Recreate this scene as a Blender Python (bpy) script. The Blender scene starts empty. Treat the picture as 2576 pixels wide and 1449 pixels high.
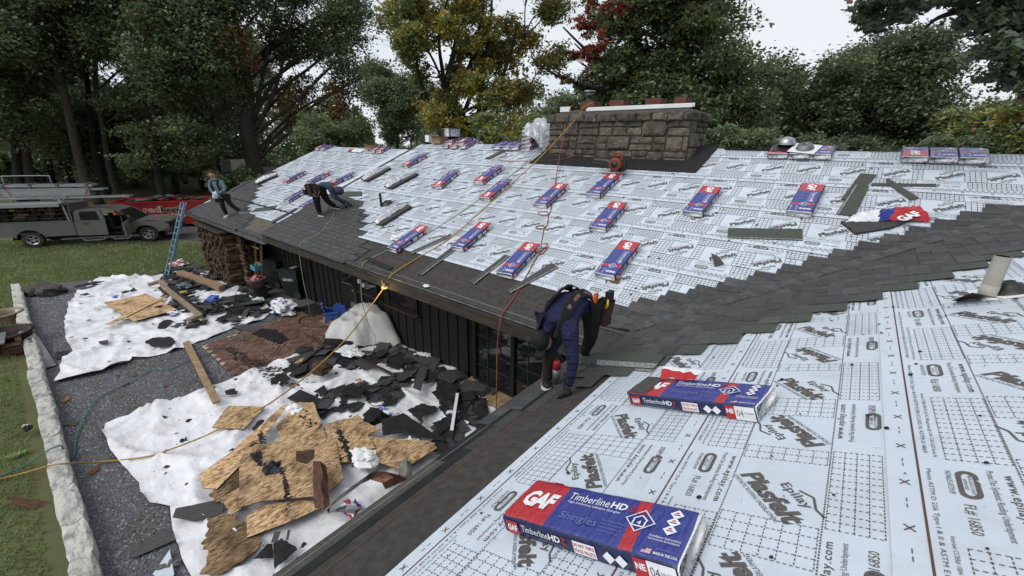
import bpy, bmesh, math, random
import numpy as np
from mathutils import Vector, Matrix, noise, geometry
random.seed(7); np.random.seed(7)
scene = bpy.context.scene
COL = scene.collection
R = math.radians

# ---------------------------------------------------------------- camera
VW, VH = 2576.0, 1449.0          # units in which the photograph was measured
YAW, PITCH, ROLL, FOC = R(39.0957), R(19.459), R(-0.9198), 1034.76
O = Vector((2.1669, -4.3383, 2.4583))
cf = Vector((-math.sin(YAW)*math.cos(PITCH), math.cos(YAW)*math.cos(PITCH), -math.sin(PITCH)))
_r = cf.cross(Vector((0, 0, 1))).normalized(); _d = -_r.cross(cf)
cr = _r*math.cos(ROLL) + _d*math.sin(ROLL)
cd = -_r*math.sin(ROLL) + _d*math.cos(ROLL)
cam = bpy.data.cameras.new('camera'); camo = bpy.data.objects.new('camera', cam); COL.objects.link(camo)
camo.matrix_world = Matrix(((cr.x, -cd.x, -cf.x, O.x), (cr.y, -cd.y, -cf.y, O.y), (cr.z, -cd.z, -cf.z, O.z), (0, 0, 0, 1)))
cam.sensor_width = 36; cam.lens = 36*FOC/VW; cam.clip_start = .05; cam.clip_end = 900
scene.camera = camo

# ---------------------------------------------------------------- sky, sun, exposure
SUN_EL, SUN_ROT = R(46), R(200)
w = bpy.data.worlds.new('World'); scene.world = w; w.use_nodes = True
nt = w.node_tree; N = nt.nodes; L = nt.links
for n in list(N): N.remove(n)
out = N.new('ShaderNodeOutputWorld'); bg = N.new('ShaderNodeBackground'); bg.inputs[1].default_value = .1
sky = N.new('ShaderNodeTexSky'); sky.sky_type = 'NISHITA'; sky.sun_disc = False
sky.sun_elevation = SUN_EL; sky.sun_rotation = SUN_ROT
tc = N.new('ShaderNodeTexCoord'); mp = N.new('ShaderNodeMapping'); mp.inputs['Scale'].default_value = (1, 1, 3.6)
nz = N.new('ShaderNodeTexNoise'); nz.inputs['Scale'].default_value = 1.7; nz.inputs['Detail'].default_value = 7; nz.inputs['Roughness'].default_value = .52; nz.inputs['Distortion'].default_value = .25
rp = N.new('ShaderNodeValToRGB'); cr_ = rp.color_ramp
cr_.elements[0].position = .37; cr_.elements[0].color = (4.0, 4.55, 5.35, 1)
cr_.elements[1].position = .59; cr_.elements[1].color = (7.0, 7.2, 7.5, 1)
e = cr_.elements.new(.47); e.color = (5.7, 6.15, 6.85, 1)
mx = N.new('ShaderNodeMix'); mx.data_type = 'RGBA'; mx.inputs['Factor'].default_value = .93
L.new(tc.outputs['Generated'], mp.inputs[0]); L.new(mp.outputs[0], nz.inputs[0]); L.new(nz.outputs[0], rp.inputs[0])
L.new(sky.outputs[0], mx.inputs['A']); L.new(rp.outputs[0], mx.inputs['B']); L.new(mx.outputs['Result'], bg.inputs[0]); L.new(bg.outputs[0], out.inputs[0])
sl = bpy.data.lights.new('sun', 'SUN'); sl.energy = 1.5; sl.angle = R(40); sl.color = (1, .97, .92)
so = bpy.data.objects.new('sun', sl); COL.objects.link(so)
so.rotation_euler = (R(90)-SUN_EL, 0, R(180)-SUN_ROT)
scene.view_settings.view_transform = 'Standard'; scene.view_settings.look = 'None'
scene.view_settings.exposure = 0.36; scene.view_settings.gamma = 1; scene.view_settings.use_curve_mapping = False

# ---------------------------------------------------------------- measured geometry
G = -2.45                                  # ground level; the inner corner of the eaves is the origin
S = 5/12; CS = 1/math.sqrt(1+S*S); SN = S*CS
def ray(q): return cf + cr*((q[0]-VW/2)/FOC) + cd*((q[1]-724.5)/FOC)
def onz(q, z=G):
    v = ray(q); return O + v*((z-O.z)/v.z)
def ony(q, y):
    v = ray(q); return O + v*((y-O.y)/v.y)
def at(q, D):                              # point at horizontal distance D
    v = ray(q); return O + v*(D/math.hypot(v.x, v.y))
class Plane:
    def __init__(s, o, ea, eb):
        s.o = Vector(o); s.a = Vector(ea); s.b = Vector(eb); s.n = s.a.cross(s.b)
    def P(s, a, b, h=0): return s.o + s.a*a + s.b*b + s.n*h
    def hit(s, q, h=0):
        v = ray(q); t = ((s.o-O).dot(s.n)+h)/v.dot(s.n); p = O+v*t-s.o
        return p.dot(s.a), p.dot(s.b)
    def on(s, q, h=0): return s.P(*s.hit(q, h), h)
    def M(s, a, b, h=0, rot=0):
        c, n = math.cos(rot), math.sin(rot); x = s.a*c+s.b*n; y = s.b*c-s.a*n; p = s.P(a, b, h)
        return Matrix(((x.x, y.x, s.n.x, p.x), (x.y, y.y, s.n.y, p.y), (x.z, y.z, s.n.z, p.z), (0, 0, 0, 1)))
RA = Plane((0, 0, 0), (1, 0, 0), (0, CS, SN))
RG = Plane((0, 0, -.25), (1, 0, 0), (0, CS, SN))
RB = Plane((0, 0, 0), (0, -1, 0), (CS, 0, SN))
GP = Plane((0, 0, G), (1, 0, 0), (0, 1, 0))
# zoom-window coordinates -> photograph coordinates
def zw(ox, oy, k): return lambda x, y: (ox+x*k, oy+y*k)
z6 = zw(629, 327, .3038); z7 = zw(1257.8, 213.8, .2691); z8 = zw(1823.8, 314.5, .3038); zr = zw(478, 390, .1807)
g2 = zw(0, 660, .269); g3 = zw(0, 1038, .2839); g4 = zw(440, 755, .3038); g5 = zw(440, 1038, .2839); zf = zw(1195, 679, .2691); zd = zw(440.2, 597.5, .1953)
zt = zw(0, 402.5, .1997)

# ---------------------------------------------------------------- builders
ORG = {}
def tagit(o, label=None, cat=None, group=None, kind=None):
    if label: o['label'] = label
    if cat: o['category'] = cat
    if group: o['group'] = group
    if kind: o['kind'] = kind
    return o
def thing(name, label, cat, loc=(0, 0, 0), group=None):
    o = bpy.data.objects.new(name, None); COL.objects.link(o); o.location = loc; o.empty_display_size = .2
    ORG[o.name] = Vector(loc)
    return tagit(o, label, cat, group)
def basis(x, y, z, p):
    return Matrix(((x[0], y[0], z[0], p[0]), (x[1], y[1], z[1], p[1]), (x[2], y[2], z[2], p[2]), (0, 0, 0, 1)))
def tess(poly):
    return [tuple(t) for t in geometry.tessellate_polygon([[Vector((p[0], p[1], 0)) for p in poly]])]
def area2(poly): return sum(poly[i-1][0]*poly[i][1]-poly[i][0]*poly[i-1][1] for i in range(len(poly)))
class MB:
    def __init__(s): s.v = []; s.f = []; s.m = []
    def add(s, vs, fs, m=0, X=None):
        o = len(s.v)
        s.v += [tuple(X @ Vector(v)) for v in vs] if X is not None else [tuple(v) for v in vs]
        s.f += [tuple(i+o for i in f) for f in fs]; s.m += [m]*len(fs); return s
    def box(s, c, d, m=0, X=None):
        a, b, h = d[0]/2, d[1]/2, d[2]/2
        vs = [(c[0]+i*a, c[1]+j*b, c[2]+k*h) for i in (-1, 1) for j in (-1, 1) for k in (-1, 1)]
        return s.add(vs, [(0, 1, 3, 2), (4, 6, 7, 5), (0, 4, 5, 1), (2, 3, 7, 6), (0, 2, 6, 4), (1, 5, 7, 3)], m, X)
    def beam(s, p, q, wd, ht, m=0, up=(0, 0, 1)):
        p = Vector(p); q = Vector(q); x = (q-p); l = x.length; x.normalize(); y = Vector(up).cross(x)
        if y.length < 1e-4: y = Vector((0, 1, 0))
        y.normalize(); z = x.cross(y)
        return s.box((l/2, 0, 0), (l, wd, ht), m, basis(x, y, z, p))
    def prism(s, poly, z0, z1, m=0, X=None, mside=None):
        if area2(poly) < 0: poly = poly[::-1]
        n = len(poly); t = tess(poly)
        vs = [(p[0], p[1], z0) for p in poly]+[(p[0], p[1], z1) for p in poly]
        tt = []
        for a, b, c in t:
            A, B, C = poly[a], poly[b], poly[c]
            if (B[0]-A[0])*(C[1]-A[1])-(B[1]-A[1])*(C[0]-A[0]) < 0: a, c = c, a
            tt.append((a, b, c))
        s.add(vs, [(a+n, b+n, c+n) for a, b, c in tt], m, X)
        s.add(vs, [(c, b, a) for a, b, c in tt]+[(i, (i+1) % n, (i+1) % n+n, i+n) for i in range(n)], m if mside is None else mside, X)
        return s
    def tube(s, pts, r, n=6, m=0, caps=True):
        pts = [Vector(p) for p in pts]; k = len(pts); rr = r if isinstance(r, (list, tuple)) else [r]*k
        vs = []; prev = None
        for i in range(k):
            t = (pts[min(i+1, k-1)]-pts[max(i-1, 0)])
            t = t.normalized() if t.length > 1e-9 else Vector((0, 0, 1))
            if prev is None:
                u = t.cross(Vector((0, 0, 1)))
                if u.length < .05: u = t.cross(Vector((0, 1, 0)))
            else: u = prev-t*prev.dot(t)
            u.normalize(); prev = u; b = t.cross(u)
            vs += [pts[i]+(u*math.cos(2*math.pi*j/n)+b*math.sin(2*math.pi*j/n))*rr[i] for j in range(n)]
        fs = [(i*n+j, i*n+(j+1) % n, (i+1)*n+(j+1) % n, (i+1)*n+j) for i in range(k-1) for j in range(n)]
        if caps: fs += [tuple(range(n))[::-1], tuple(range((k-1)*n, k*n))]
        return s.add(vs, fs, m)
    def lathe(s, prof, n=16, m=0, X=None):
        vs = [(r*math.cos(2*math.pi*j/n), r*math.sin(2*math.pi*j/n), z) for r, z in prof for j in range(n)]
        fs = [(i*n+j, i*n+(j+1) % n, (i+1)*n+(j+1) % n, (i+1)*n+j) for i in range(len(prof)-1) for j in range(n)]
        return s.add(vs, fs, m, X)
    def ball(s, c, r, m=0, nu=10, nv=7, X=None):
        r = r if isinstance(r, (tuple, list)) else (r, r, r)
        vs = []; fs = []
        for i in range(nv+1):
            th = math.pi*i/nv
            for j in range(nu):
                ph = 2*math.pi*j/nu
                vs.append((c[0]+r[0]*math.sin(th)*math.cos(ph), c[1]+r[1]*math.sin(th)*math.sin(ph), c[2]+r[2]*math.cos(th)))
        for i in range(nv):
            for j in range(nu): fs.append((i*nu+j, (i+1)*nu+j, (i+1)*nu+(j+1) % nu, i*nu+(j+1) % nu))
        return s.add(vs, fs, m, X)
    def mesh(s, name, mats, org=(0, 0, 0), smooth=False):
        me = bpy.data.meshes.new(name); o = Vector(org)
        me.from_pydata([(v[0]-o.x, v[1]-o.y, v[2]-o.z) for v in s.v], [], s.f)
        for m in (mats if isinstance(mats, (list, tuple)) else [mats]): me.materials.append(m)
        me.polygons.foreach_set('material_index', s.m)
        if smooth: me.polygons.foreach_set('use_smooth', [True]*len(s.f))
        me.update(); return me
    def build(s, name, mats, parent=None, smooth=False, loc=None):
        if parent is not None:
            me = s.mesh(name, mats, ORG.get(parent.name, (0, 0, 0)), smooth); o = bpy.data.objects.new(name, me); o.parent = parent
            ORG[o.name] = ORG.get(parent.name, Vector((0, 0, 0)))
        else:
            lc = Vector(loc) if loc is not None else Vector((0, 0, 0))
            me = s.mesh(name, mats, lc, smooth); o = bpy.data.objects.new(name, me); o.location = lc; ORG[o.name] = lc
        COL.objects.link(o); return o
def inst(name, me, parent=None, X=None):            # object that shares mesh data
    o = bpy.data.objects.new(name, me); COL.objects.link(o)
    if parent is not None:
        o.parent = parent; org = ORG.get(parent.name, Vector((0, 0, 0)))
        if X is not None: o.matrix_local = Matrix.Translation(-org) @ X
    elif X is not None: o.matrix_world = X
    return o
def npmesh(name, V, F, mats, mi=None, smooth=False):  # V (n,3), F (m,k) numpy
    me = bpy.data.meshes.new(name); k = F.shape[1]; nf = len(F)
    me.vertices.add(len(V)); me.vertices.foreach_set('co', V.astype(np.float32).ravel())
    me.loops.add(nf*k); me.loops.foreach_set('vertex_index', F.astype(np.int32).ravel())
    me.polygons.add(nf); me.polygons.foreach_set('loop_start', np.arange(0, nf*k, k, dtype=np.int32))
    for m in mats: me.materials.append(m)
    if mi is not None: me.polygons.foreach_set('material_index', mi.astype(np.int32))
    if smooth: me.polygons.foreach_set('use_smooth', np.ones(nf, dtype=bool))
    me.update(calc_edges=True); return me
def spline(pts, n=6):
    P = [Vector(p) for p in pts]; o = []
    for i in range(len(P)-1):
        a, b, c, d = P[max(i-1, 0)], P[i], P[i+1], P[min(i+2, len(P)-1)]
        for j in range(n):
            t = j/n; o.append(.5*((2*b)+(c-a)*t+(2*a-5*b+4*c-d)*t*t+(3*b-a-3*c+d)*t**3))
    o.append(P[-1]); return o
def inpoly(x, y, poly):
    c = False; j = len(poly)-1
    for i in range(len(poly)):
        xi, yi = poly[i][0], poly[i][1]; xj, yj = poly[j][0], poly[j][1]
        if (yi > y) != (yj > y) and x < (xj-xi)*(y-yi)/(yj-yi)+xi: c = not c
        j = i
    return c
def np_inpoly(X, Y, poly):
    c = np.zeros(len(X), bool); j = len(poly)-1
    for i in range(len(poly)):
        xi, yi = poly[i][0], poly[i][1]; xj, yj = poly[j][0], poly[j][1]
        if yi != yj: c ^= ((yi > Y) != (yj > Y)) & (X < (xj-xi)*(Y-yi)/(yj-yi)+xi)
        j = i
    return c

# ---------------------------------------------------------------- materials
def mat(name, c1, c2=None, rough=.75, scale=6, bump=0, bscale=40, spec=.3, metal=0, stretch=(1, 1, 1), lo=.35, hi=.65, objrand=0, detail=5, bdist=.02, emis=None):
    m = bpy.data.materials.new(name); m.use_nodes = True; nt = m.node_tree; N = nt.nodes; L = nt.links
    b = N['Principled BSDF']; b.inputs['Roughness'].default_value = rough; b.inputs['Metallic'].default_value = metal
    b.inputs['Specular IOR Level'].default_value = spec
    if c2 is None: c2 = tuple(x*.78 for x in c1)
    tc = N.new('ShaderNodeTexCoord'); mp = N.new('ShaderNodeMapping'); mp.inputs['Scale'].default_value = stretch
    L.new(tc.outputs['Object'], mp.inputs[0])
    nz = N.new('ShaderNodeTexNoise'); nz.inputs['Scale'].default_value = scale; nz.inputs['Detail'].default_value = detail; nz.inputs['Roughness'].default_value = .6
    L.new(mp.outputs[0], nz.inputs[0]); rp = N.new('ShaderNodeValToRGB')
    rp.color_ramp.elements[0].position = lo; rp.color_ramp.elements[1].position = hi
    rp.color_ramp.elements[0].color = (*c2, 1); rp.color_ramp.elements[1].color = (*c1, 1)
    L.new(nz.outputs[0], rp.inputs[0]); colo = rp.outputs[0]
    if objrand:
        oi = N.new('ShaderNodeObjectInfo'); mr = N.new('ShaderNodeMapRange'); mr.inputs[3].default_value = 1-objrand; mr.inputs[4].default_value = 1+objrand
        L.new(oi.outputs['Random'], mr.inputs[0]); hs = N.new('ShaderNodeHueSaturation'); L.new(mr.outputs[0], hs.inputs['Value']); L.new(colo, hs.inputs['Color']); colo = hs.outputs[0]
    L.new(colo, b.inputs['Base Color'])
    if bump:
        n2 = N.new('ShaderNodeTexNoise'); n2.inputs['Scale'].default_value = bscale; n2.inputs['Detail'].default_value = 4; L.new(mp.outputs[0], n2.inputs[0])
        bp = N.new('ShaderNodeBump'); bp.inputs['Strength'].default_value = bump; bp.inputs['Distance'].default_value = bdist
        L.new(n2.outputs[0], bp.inputs['Height']); L.new(bp.outputs[0], b.inputs['Normal'])
    if emis: b.inputs['Emission Color'].default_value = (*emis[0], 1); b.inputs['Emission Strength'].default_value = emis[1]
    m['_c'] = 0; del m['_c']
    return m
def leafmat(name, c1, c2, tr=.3):
    m = mat(name, c1, c2, rough=.5, scale=.9, spec=.45, detail=3); nt = m.node_tree; N = nt.nodes; L = nt.links
    b = N['Principled BSDF']; o = N['Material Output']; t = N.new('ShaderNodeBsdfTranslucent'); mx = N.new('ShaderNodeAddShader'); hv = N.new('ShaderNodeHueSaturation'); hv.inputs['Value'].default_value = tr; hv.inputs['Saturation'].default_value = 1.1
    L.new(b.inputs['Base Color'].links[0].from_socket, hv.inputs['Color']); L.new(hv.outputs[0], t.inputs[0]); L.new(b.outputs[0], mx.inputs[0]); L.new(t.outputs[0], mx.inputs[1]); L.new(mx.outputs[0], o.inputs[0])
    return m
M = {}
M['felt'] = mat('felt', (.56, .62, .685), (.52, .575, .64), rough=.5, scale=2.2, bump=.28, bscale=5, bdist=.03, spec=.3)
def dirty(m, amt, sc, lo, hi, col):
    nt = m.node_tree; N = nt.nodes; L = nt.links; b = N['Principled BSDF']; src = b.inputs['Base Color'].links[0].from_socket; tc = N.new('ShaderNodeTexCoord'); nz = N.new('ShaderNodeTexNoise'); nz.inputs['Scale'].default_value = sc; nz.inputs['Detail'].default_value = 9; nz.inputs['Roughness'].default_value = .7; L.new(tc.outputs['Object'], nz.inputs[0])
    rp = N.new('ShaderNodeValToRGB'); rp.color_ramp.elements[0].position = lo; rp.color_ramp.elements[1].position = hi; rp.color_ramp.elements[0].color = (0, 0, 0, 1); rp.color_ramp.elements[1].color = (amt, amt, amt, 1); L.new(nz.outputs[0], rp.inputs[0])
    mx = N.new('ShaderNodeMix'); mx.data_type = 'RGBA'; L.new(rp.outputs[0], mx.inputs['Factor']); L.new(src, mx.inputs['A']); mx.inputs['B'].default_value = (*col, 1); L.new(mx.outputs['Result'], b.inputs['Base Color'])
dirty(M['felt'], .45, 1.7, .52, .72, (.33, .33, .33)); dirty(M['felt'], .5, 23, .62, .74, (.28, .27, .26))
M['ink'] = mat('ink', (.085, .078, .073), (.11, .10, .095), rough=.6, scale=30)
M['redline'] = mat('redline', (.11, .05, .045), rough=.6)
M['membrane'] = mat('membrane', (.066, .063, .058), (.044, .042, .039), rough=.95, scale=14, bump=.5, bscale=260, bdist=.004, detail=9, spec=.1)
M['membrane_dark'] = mat('membrane_dark', (.024, .024, .025), (.015, .015, .016), rough=.8, scale=9, spec=.2)
M['membrane_tan'] = mat('membrane_tan', (.125, .108, .088), (.10, .088, .073), rough=.95, scale=4, spec=.1)
M['sh1'] = mat('shingle_dark', (.064, .063, .064), (.037, .037, .038), rough=.72, scale=35, bump=.7, bscale=240, bdist=.004, objrand=.10, detail=8, spec=.32)
M['sh2'] = mat('shingle_mid', (.078, .076, .076), (.045, .044, .045), rough=.72, scale=35, bump=.7, bscale=240, bdist=.004, objrand=.10, detail=8, spec=.32)
M['sh3'] = mat('shingle_light', (.094, .091, .088), (.054, .053, .053), rough=.72, scale=35, bump=.7, bscale=240, bdist=.004, objrand=.10, detail=8, spec=.32)
M['shback'] = mat('shingle_nail_zone', (.085, .093, .08), (.060, .068, .058), rough=.9, scale=30, spec=.15)
M['sealant'] = mat('sealant', (.30, .32, .31), (.08, .08, .08), rough=.5, scale=60, lo=.45, hi=.5)
M['wood_dark'] = mat('wall_board', (.014, .0125, .012), (.009, .008, .008), rough=.7, scale=3, stretch=(6, 6, .4), bump=.3, bscale=12)
M['fascia'] = mat('fascia_board', (.055, .047, .038), (.025, .022, .019), rough=.85, scale=6, stretch=(.5, 3, 3), bump=.4, bscale=20)
M['metal_edge'] = mat('drip_edge_metal', (.30, .31, .32), (.14, .14, .14), rough=.45, metal=.6, scale=4)
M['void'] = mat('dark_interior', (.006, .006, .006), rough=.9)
M['alu'] = mat('aluminium', (.45, .46, .47), (.33, .34, .35), rough=.38, metal=.85, scale=3, stretch=(1, 8, 8))
M['white'] = mat('white_paint', (.78, .78, .78), (.68, .69, .69), rough=.5, scale=3)
M['stone'] = mat('chimney_stone', (.165, .138, .108), (.055, .048, .040), rough=.95, scale=7, bump=.9, bscale=18, bdist=.05, objrand=.35, detail=8)
M['mortar'] = mat('mortar', (.085, .077, .066), (.038, .036, .033), rough=.95, scale=8, bump=.6, bscale=30)
M['brick'] = mat('brick', (.165, .078, .055), (.09, .052, .04), rough=.9, scale=9, objrand=.35, bump=.4, bscale=50)
M['joint'] = mat('joint_sand', (.42, .33, .24), (.12, .10, .07), rough=1, scale=1.6, lo=.38, hi=.5)
M['flue'] = mat('flue_brick', (.15, .062, .046), (.10, .045, .036), rough=.9, scale=8)
M['tarp'] = mat('tarp_white', (.76, .76, .78), (.66, .66, .68), rough=.45, scale=2.2, bump=.35, bscale=3.5, bdist=.06, spec=.4, stretch=(1, 2.2, 1))
dirty(M['tarp'], .4, 1.3, .50, .74, (.42, .40, .37)); dirty(M['tarp'], .5, 14, .63, .72, (.25, .23, .21))
M['tarp_grey'] = mat('tarp_grey', (.55, .55, .53), (.42, .42, .41), rough=.7, scale=3, bump=.4, bscale=12)
M['black_felt'] = mat('black_felt', (.028, .028, .029), (.014, .014, .015), rough=.85, scale=5, bump=.5, bscale=30, objrand=.3, spec=.2)
M['rust'] = mat('rust', (.13, .06, .035), (.05, .03, .022), rough=.9, scale=7)
M['grass'] = mat('grass_ground', (.105, .125, .05), (.095, .085, .042), rough=1, scale=.8, bump=.6, bscale=30, detail=8)
M['blade1'] = leafmat('grass_blade', (.115, .175, .055), (.085, .13, .04), .6)
M['blade2'] = leafmat('grass_blade_dry', (.20, .18, .10), (.125, .13, .06), .5)
M['gravel'] = mat('gravel_bed', (.17, .17, .185), (.035, .035, .04), rough=1, scale=45, bump=1, bscale=45, detail=3)
M['peb1'] = mat('pebble_grey', (.22, .225, .245), (.14, .145, .16), rough=.9, scale=3)
M['peb2'] = mat('pebble_dark', (.085, .088, .10), (.055, .056, .064), rough=.9, scale=3)
M['peb3'] = mat('pebble_light', (.36, .34, .31), rough=.9, scale=3)
M['asphalt'] = mat('asphalt', (.075, .075, .078), (.05, .05, .052), rough=.9, scale=3, bump=.3, bscale=90)
M['limewash'] = mat('whitewashed_stone', (.47, .46, .42), (.20, .195, .19), rough=.95, scale=6, bump=.9, bscale=16, bdist=.04, objrand=.12, lo=.3, hi=.5)
M['bark'] = mat('bark', (.088, .074, .058), (.036, .031, .026), rough=1, scale=5, stretch=(4, 4, .7), bump=1, bscale=9, bdist=.08)
M['bark_dark'] = mat('bark_dark', (.04, .035, .03), (.018, .016, .014), rough=1, scale=5, stretch=(4, 4, .7), bump=1, bscale=9, bdist=.08)
M['lum'] = mat('lumber', (.46, .30, .155), (.30, .18, .085), rough=.75, scale=4, stretch=(.6, 8, 8))
M['lum_w'] = mat('weathered_lumber', (.33, .235, .135), (.20, .135, .075), rough=.8, scale=7, stretch=(1, 1, 1))
M['rot'] = mat('rotten_wood', (.09, .055, .035), (.03, .02, .015), rough=1, scale=9, bump=.8, bscale=20)
M['fire'] = mat('firewood', (.15, .092, .055), (.035, .023, .017), rough=.95, scale=6, objrand=.45, bump=.6, bscale=20)
M['card'] = mat('cardboard', (.30, .19, .115), (.25, .16, .095), rough=.85, scale=3)
M['film'] = mat('plastic_film', (.80, .81, .82), (.66, .67, .69), rough=.35, scale=6, bump=.8, bscale=14, bdist=.03, spec=.6)
M['foil'] = mat('silver_film', (.6, .62, .64), (.4, .42, .44), rough=.22, metal=.35, scale=6, bump=1, bscale=12, bdist=.05, spec=.6)
M['blackpl'] = mat('black_plastic', (.018, .018, .019), (.012, .012, .013), rough=.45, scale=4, spec=.5)
M['greenpl'] = mat('dark_green_plastic', (.018, .024, .022), (.012, .016, .015), rough=.5, scale=4, spec=.4)
M['bluepl'] = mat('blue_plastic', (.055, .13, .44), (.045, .11, .38), rough=.45, scale=4, spec=.4)
M['teal'] = mat('teal_plastic', (.06, .26, .32), (.05, .21, .26), rough=.5)
M['ladder'] = mat('fibreglass_blue', (.045, .12, .19), (.13, .22, .28), rough=.55, scale=6, spec=.4, lo=.45, hi=.6)
M['red'] = mat('red_paint', (.33, .016, .018), (.25, .013, .014), rough=.45, scale=2.5, spec=.45)
M['redpl'] = mat('red_plastic', (.24, .022, .022), (.16, .015, .015), rough=.45)
M['truck'] = mat('truck_paint', (.21, .20, .19), (.185, .178, .17), rough=.28, metal=.35, scale=2, spec=.6)
M['glass'] = mat('window_glass', (.012, .013, .015), (.01, .011, .012), rough=.05, spec=.9)
M['rubber'] = mat('tyre_rubber', (.06, .055, .047), (.03, .028, .025), rough=.9, scale=5)
M['rim'] = mat('alloy_rim', (.42, .42, .42), (.34, .34, .34), rough=.32, metal=.8)
M['cream'] = mat('cream_letters', (.62, .55, .37), rough=.6)
M['navy'] = mat('navy_letters', (.012, .014, .035), rough=.6)
M['lwhite'] = mat('letters_white', (.78, .79, .80), (.72, .73, .75), rough=.4)
M['orange'] = mat('orange_plastic', (.26, .055, .022), (.15, .035, .018), rough=.5)
M['neon'] = mat('orange_plastic_bright', (.75, .13, .03), rough=.5)
M['yellow'] = mat('yellow_plastic', (.55, .36, .03), rough=.5)
M['hose_y'] = mat('hose_yellow', (.42, .26, .06), (.30, .18, .045), rough=.6, scale=12)
M['hose_r'] = mat('hose_red', (.27, .075, .04), (.20, .055, .03), rough=.6)
M['hose_g'] = mat('hose_green', (.30, .34, .17), (.24, .28, .13), rough=.6)
M['hose_t'] = mat('hose_teal', (.05, .20, .19), (.04, .15, .15), rough=.6)
M['copper'] = mat('old_copper', (.12, .05, .035), (.05, .03, .022), rough=.4, metal=.5, scale=6, bump=.6, bscale=8, bdist=.05)
M['galv'] = mat('galvanised', (.22, .23, .24), (.13, .135, .14), rough=.5, metal=.7, scale=4)
M['old_metal'] = mat('old_flashing', (.20, .20, .17), (.06, .06, .05), rough=.7, metal=.2, scale=7)
M['steel'] = mat('dark_steel', (.05, .035, .03), (.025, .02, .018), rough=.7, metal=.4, scale=5)
M['tan'] = mat('tan_metal', (.30, .23, .15), (.2, .15, .1), rough=.6, scale=5)
M['skin'] = mat('skin', (.40, .21, .145), (.36, .18, .12), rough=.55, scale=12)
M['hair'] = mat('hair', (.022, .013, .009), rough=.8, scale=20, bump=.6, bscale=40)
M['shirt_navy'] = mat('shirt_navy', (.011, .013, .055), (.007, .009, .038), rough=.75, scale=7, bump=1, bscale=9, bdist=.08, stretch=(1, 1, 1.8))
M['shirt_slate'] = mat('shirt_slate', (.04, .05, .085), (.03, .035, .06), rough=.8, scale=7, bump=.5, bscale=10, bdist=.03)
M['hoodie'] = mat('hoodie_grey', (.15, .20, .225), (.11, .15, .17), rough=.9, scale=8, bump=.5, bscale=12, bdist=.03)
M['trouser'] = mat('trousers_black', (.013, .013, .014), (.008, .008, .008), rough=.85, scale=7, bump=.5, bscale=12, bdist=.03)
M['trouser_b'] = mat('trousers_brown', (.022, .018, .014), (.013, .011, .009), rough=.85, scale=7, bump=.5, bscale=12, bdist=.03)
M['blackcloth'] = mat('black_cloth', (.012, .012, .013), (.008, .008, .009), rough=.75, scale=10)
M['mauve'] = mat('mauve_webbing', (.20, .10, .105), (.15, .075, .08), rough=.7)
M['leather'] = mat('tool_leather', (.055, .032, .02), (.025, .016, .012), rough=.7, scale=9, bump=.4, bscale=30)
M['sole'] = mat('white_sole', (.55, .54, .52), rough=.6)
M['shoe'] = mat('black_shoe', (.012, .012, .013), rough=.6)
M['pale'] = mat('pale_plaster', (.40, .385, .34), (.33, .32, .29), rough=.9)
M['greyroof'] = mat('grey_roofing', (.16, .165, .17), (.12, .125, .13), rough=.9)
M['pvc'] = mat('pvc_pipe', (.42, .40, .35), (.33, .31, .27), rough=.5, scale=4)
M['dead_leaf'] = mat('dead_leaf', (.26, .12, .045), (.16, .075, .03), rough=.85, objrand=.4)
M['green_leaf'] = mat('green_leaf', (.22, .26, .08), (.15, .2, .06), rough=.8, objrand=.3)
M['lamp'] = mat('lamp_glow', (.8, .5, .1), rough=.4, emis=((1, .62, .12), 1.6))
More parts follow.
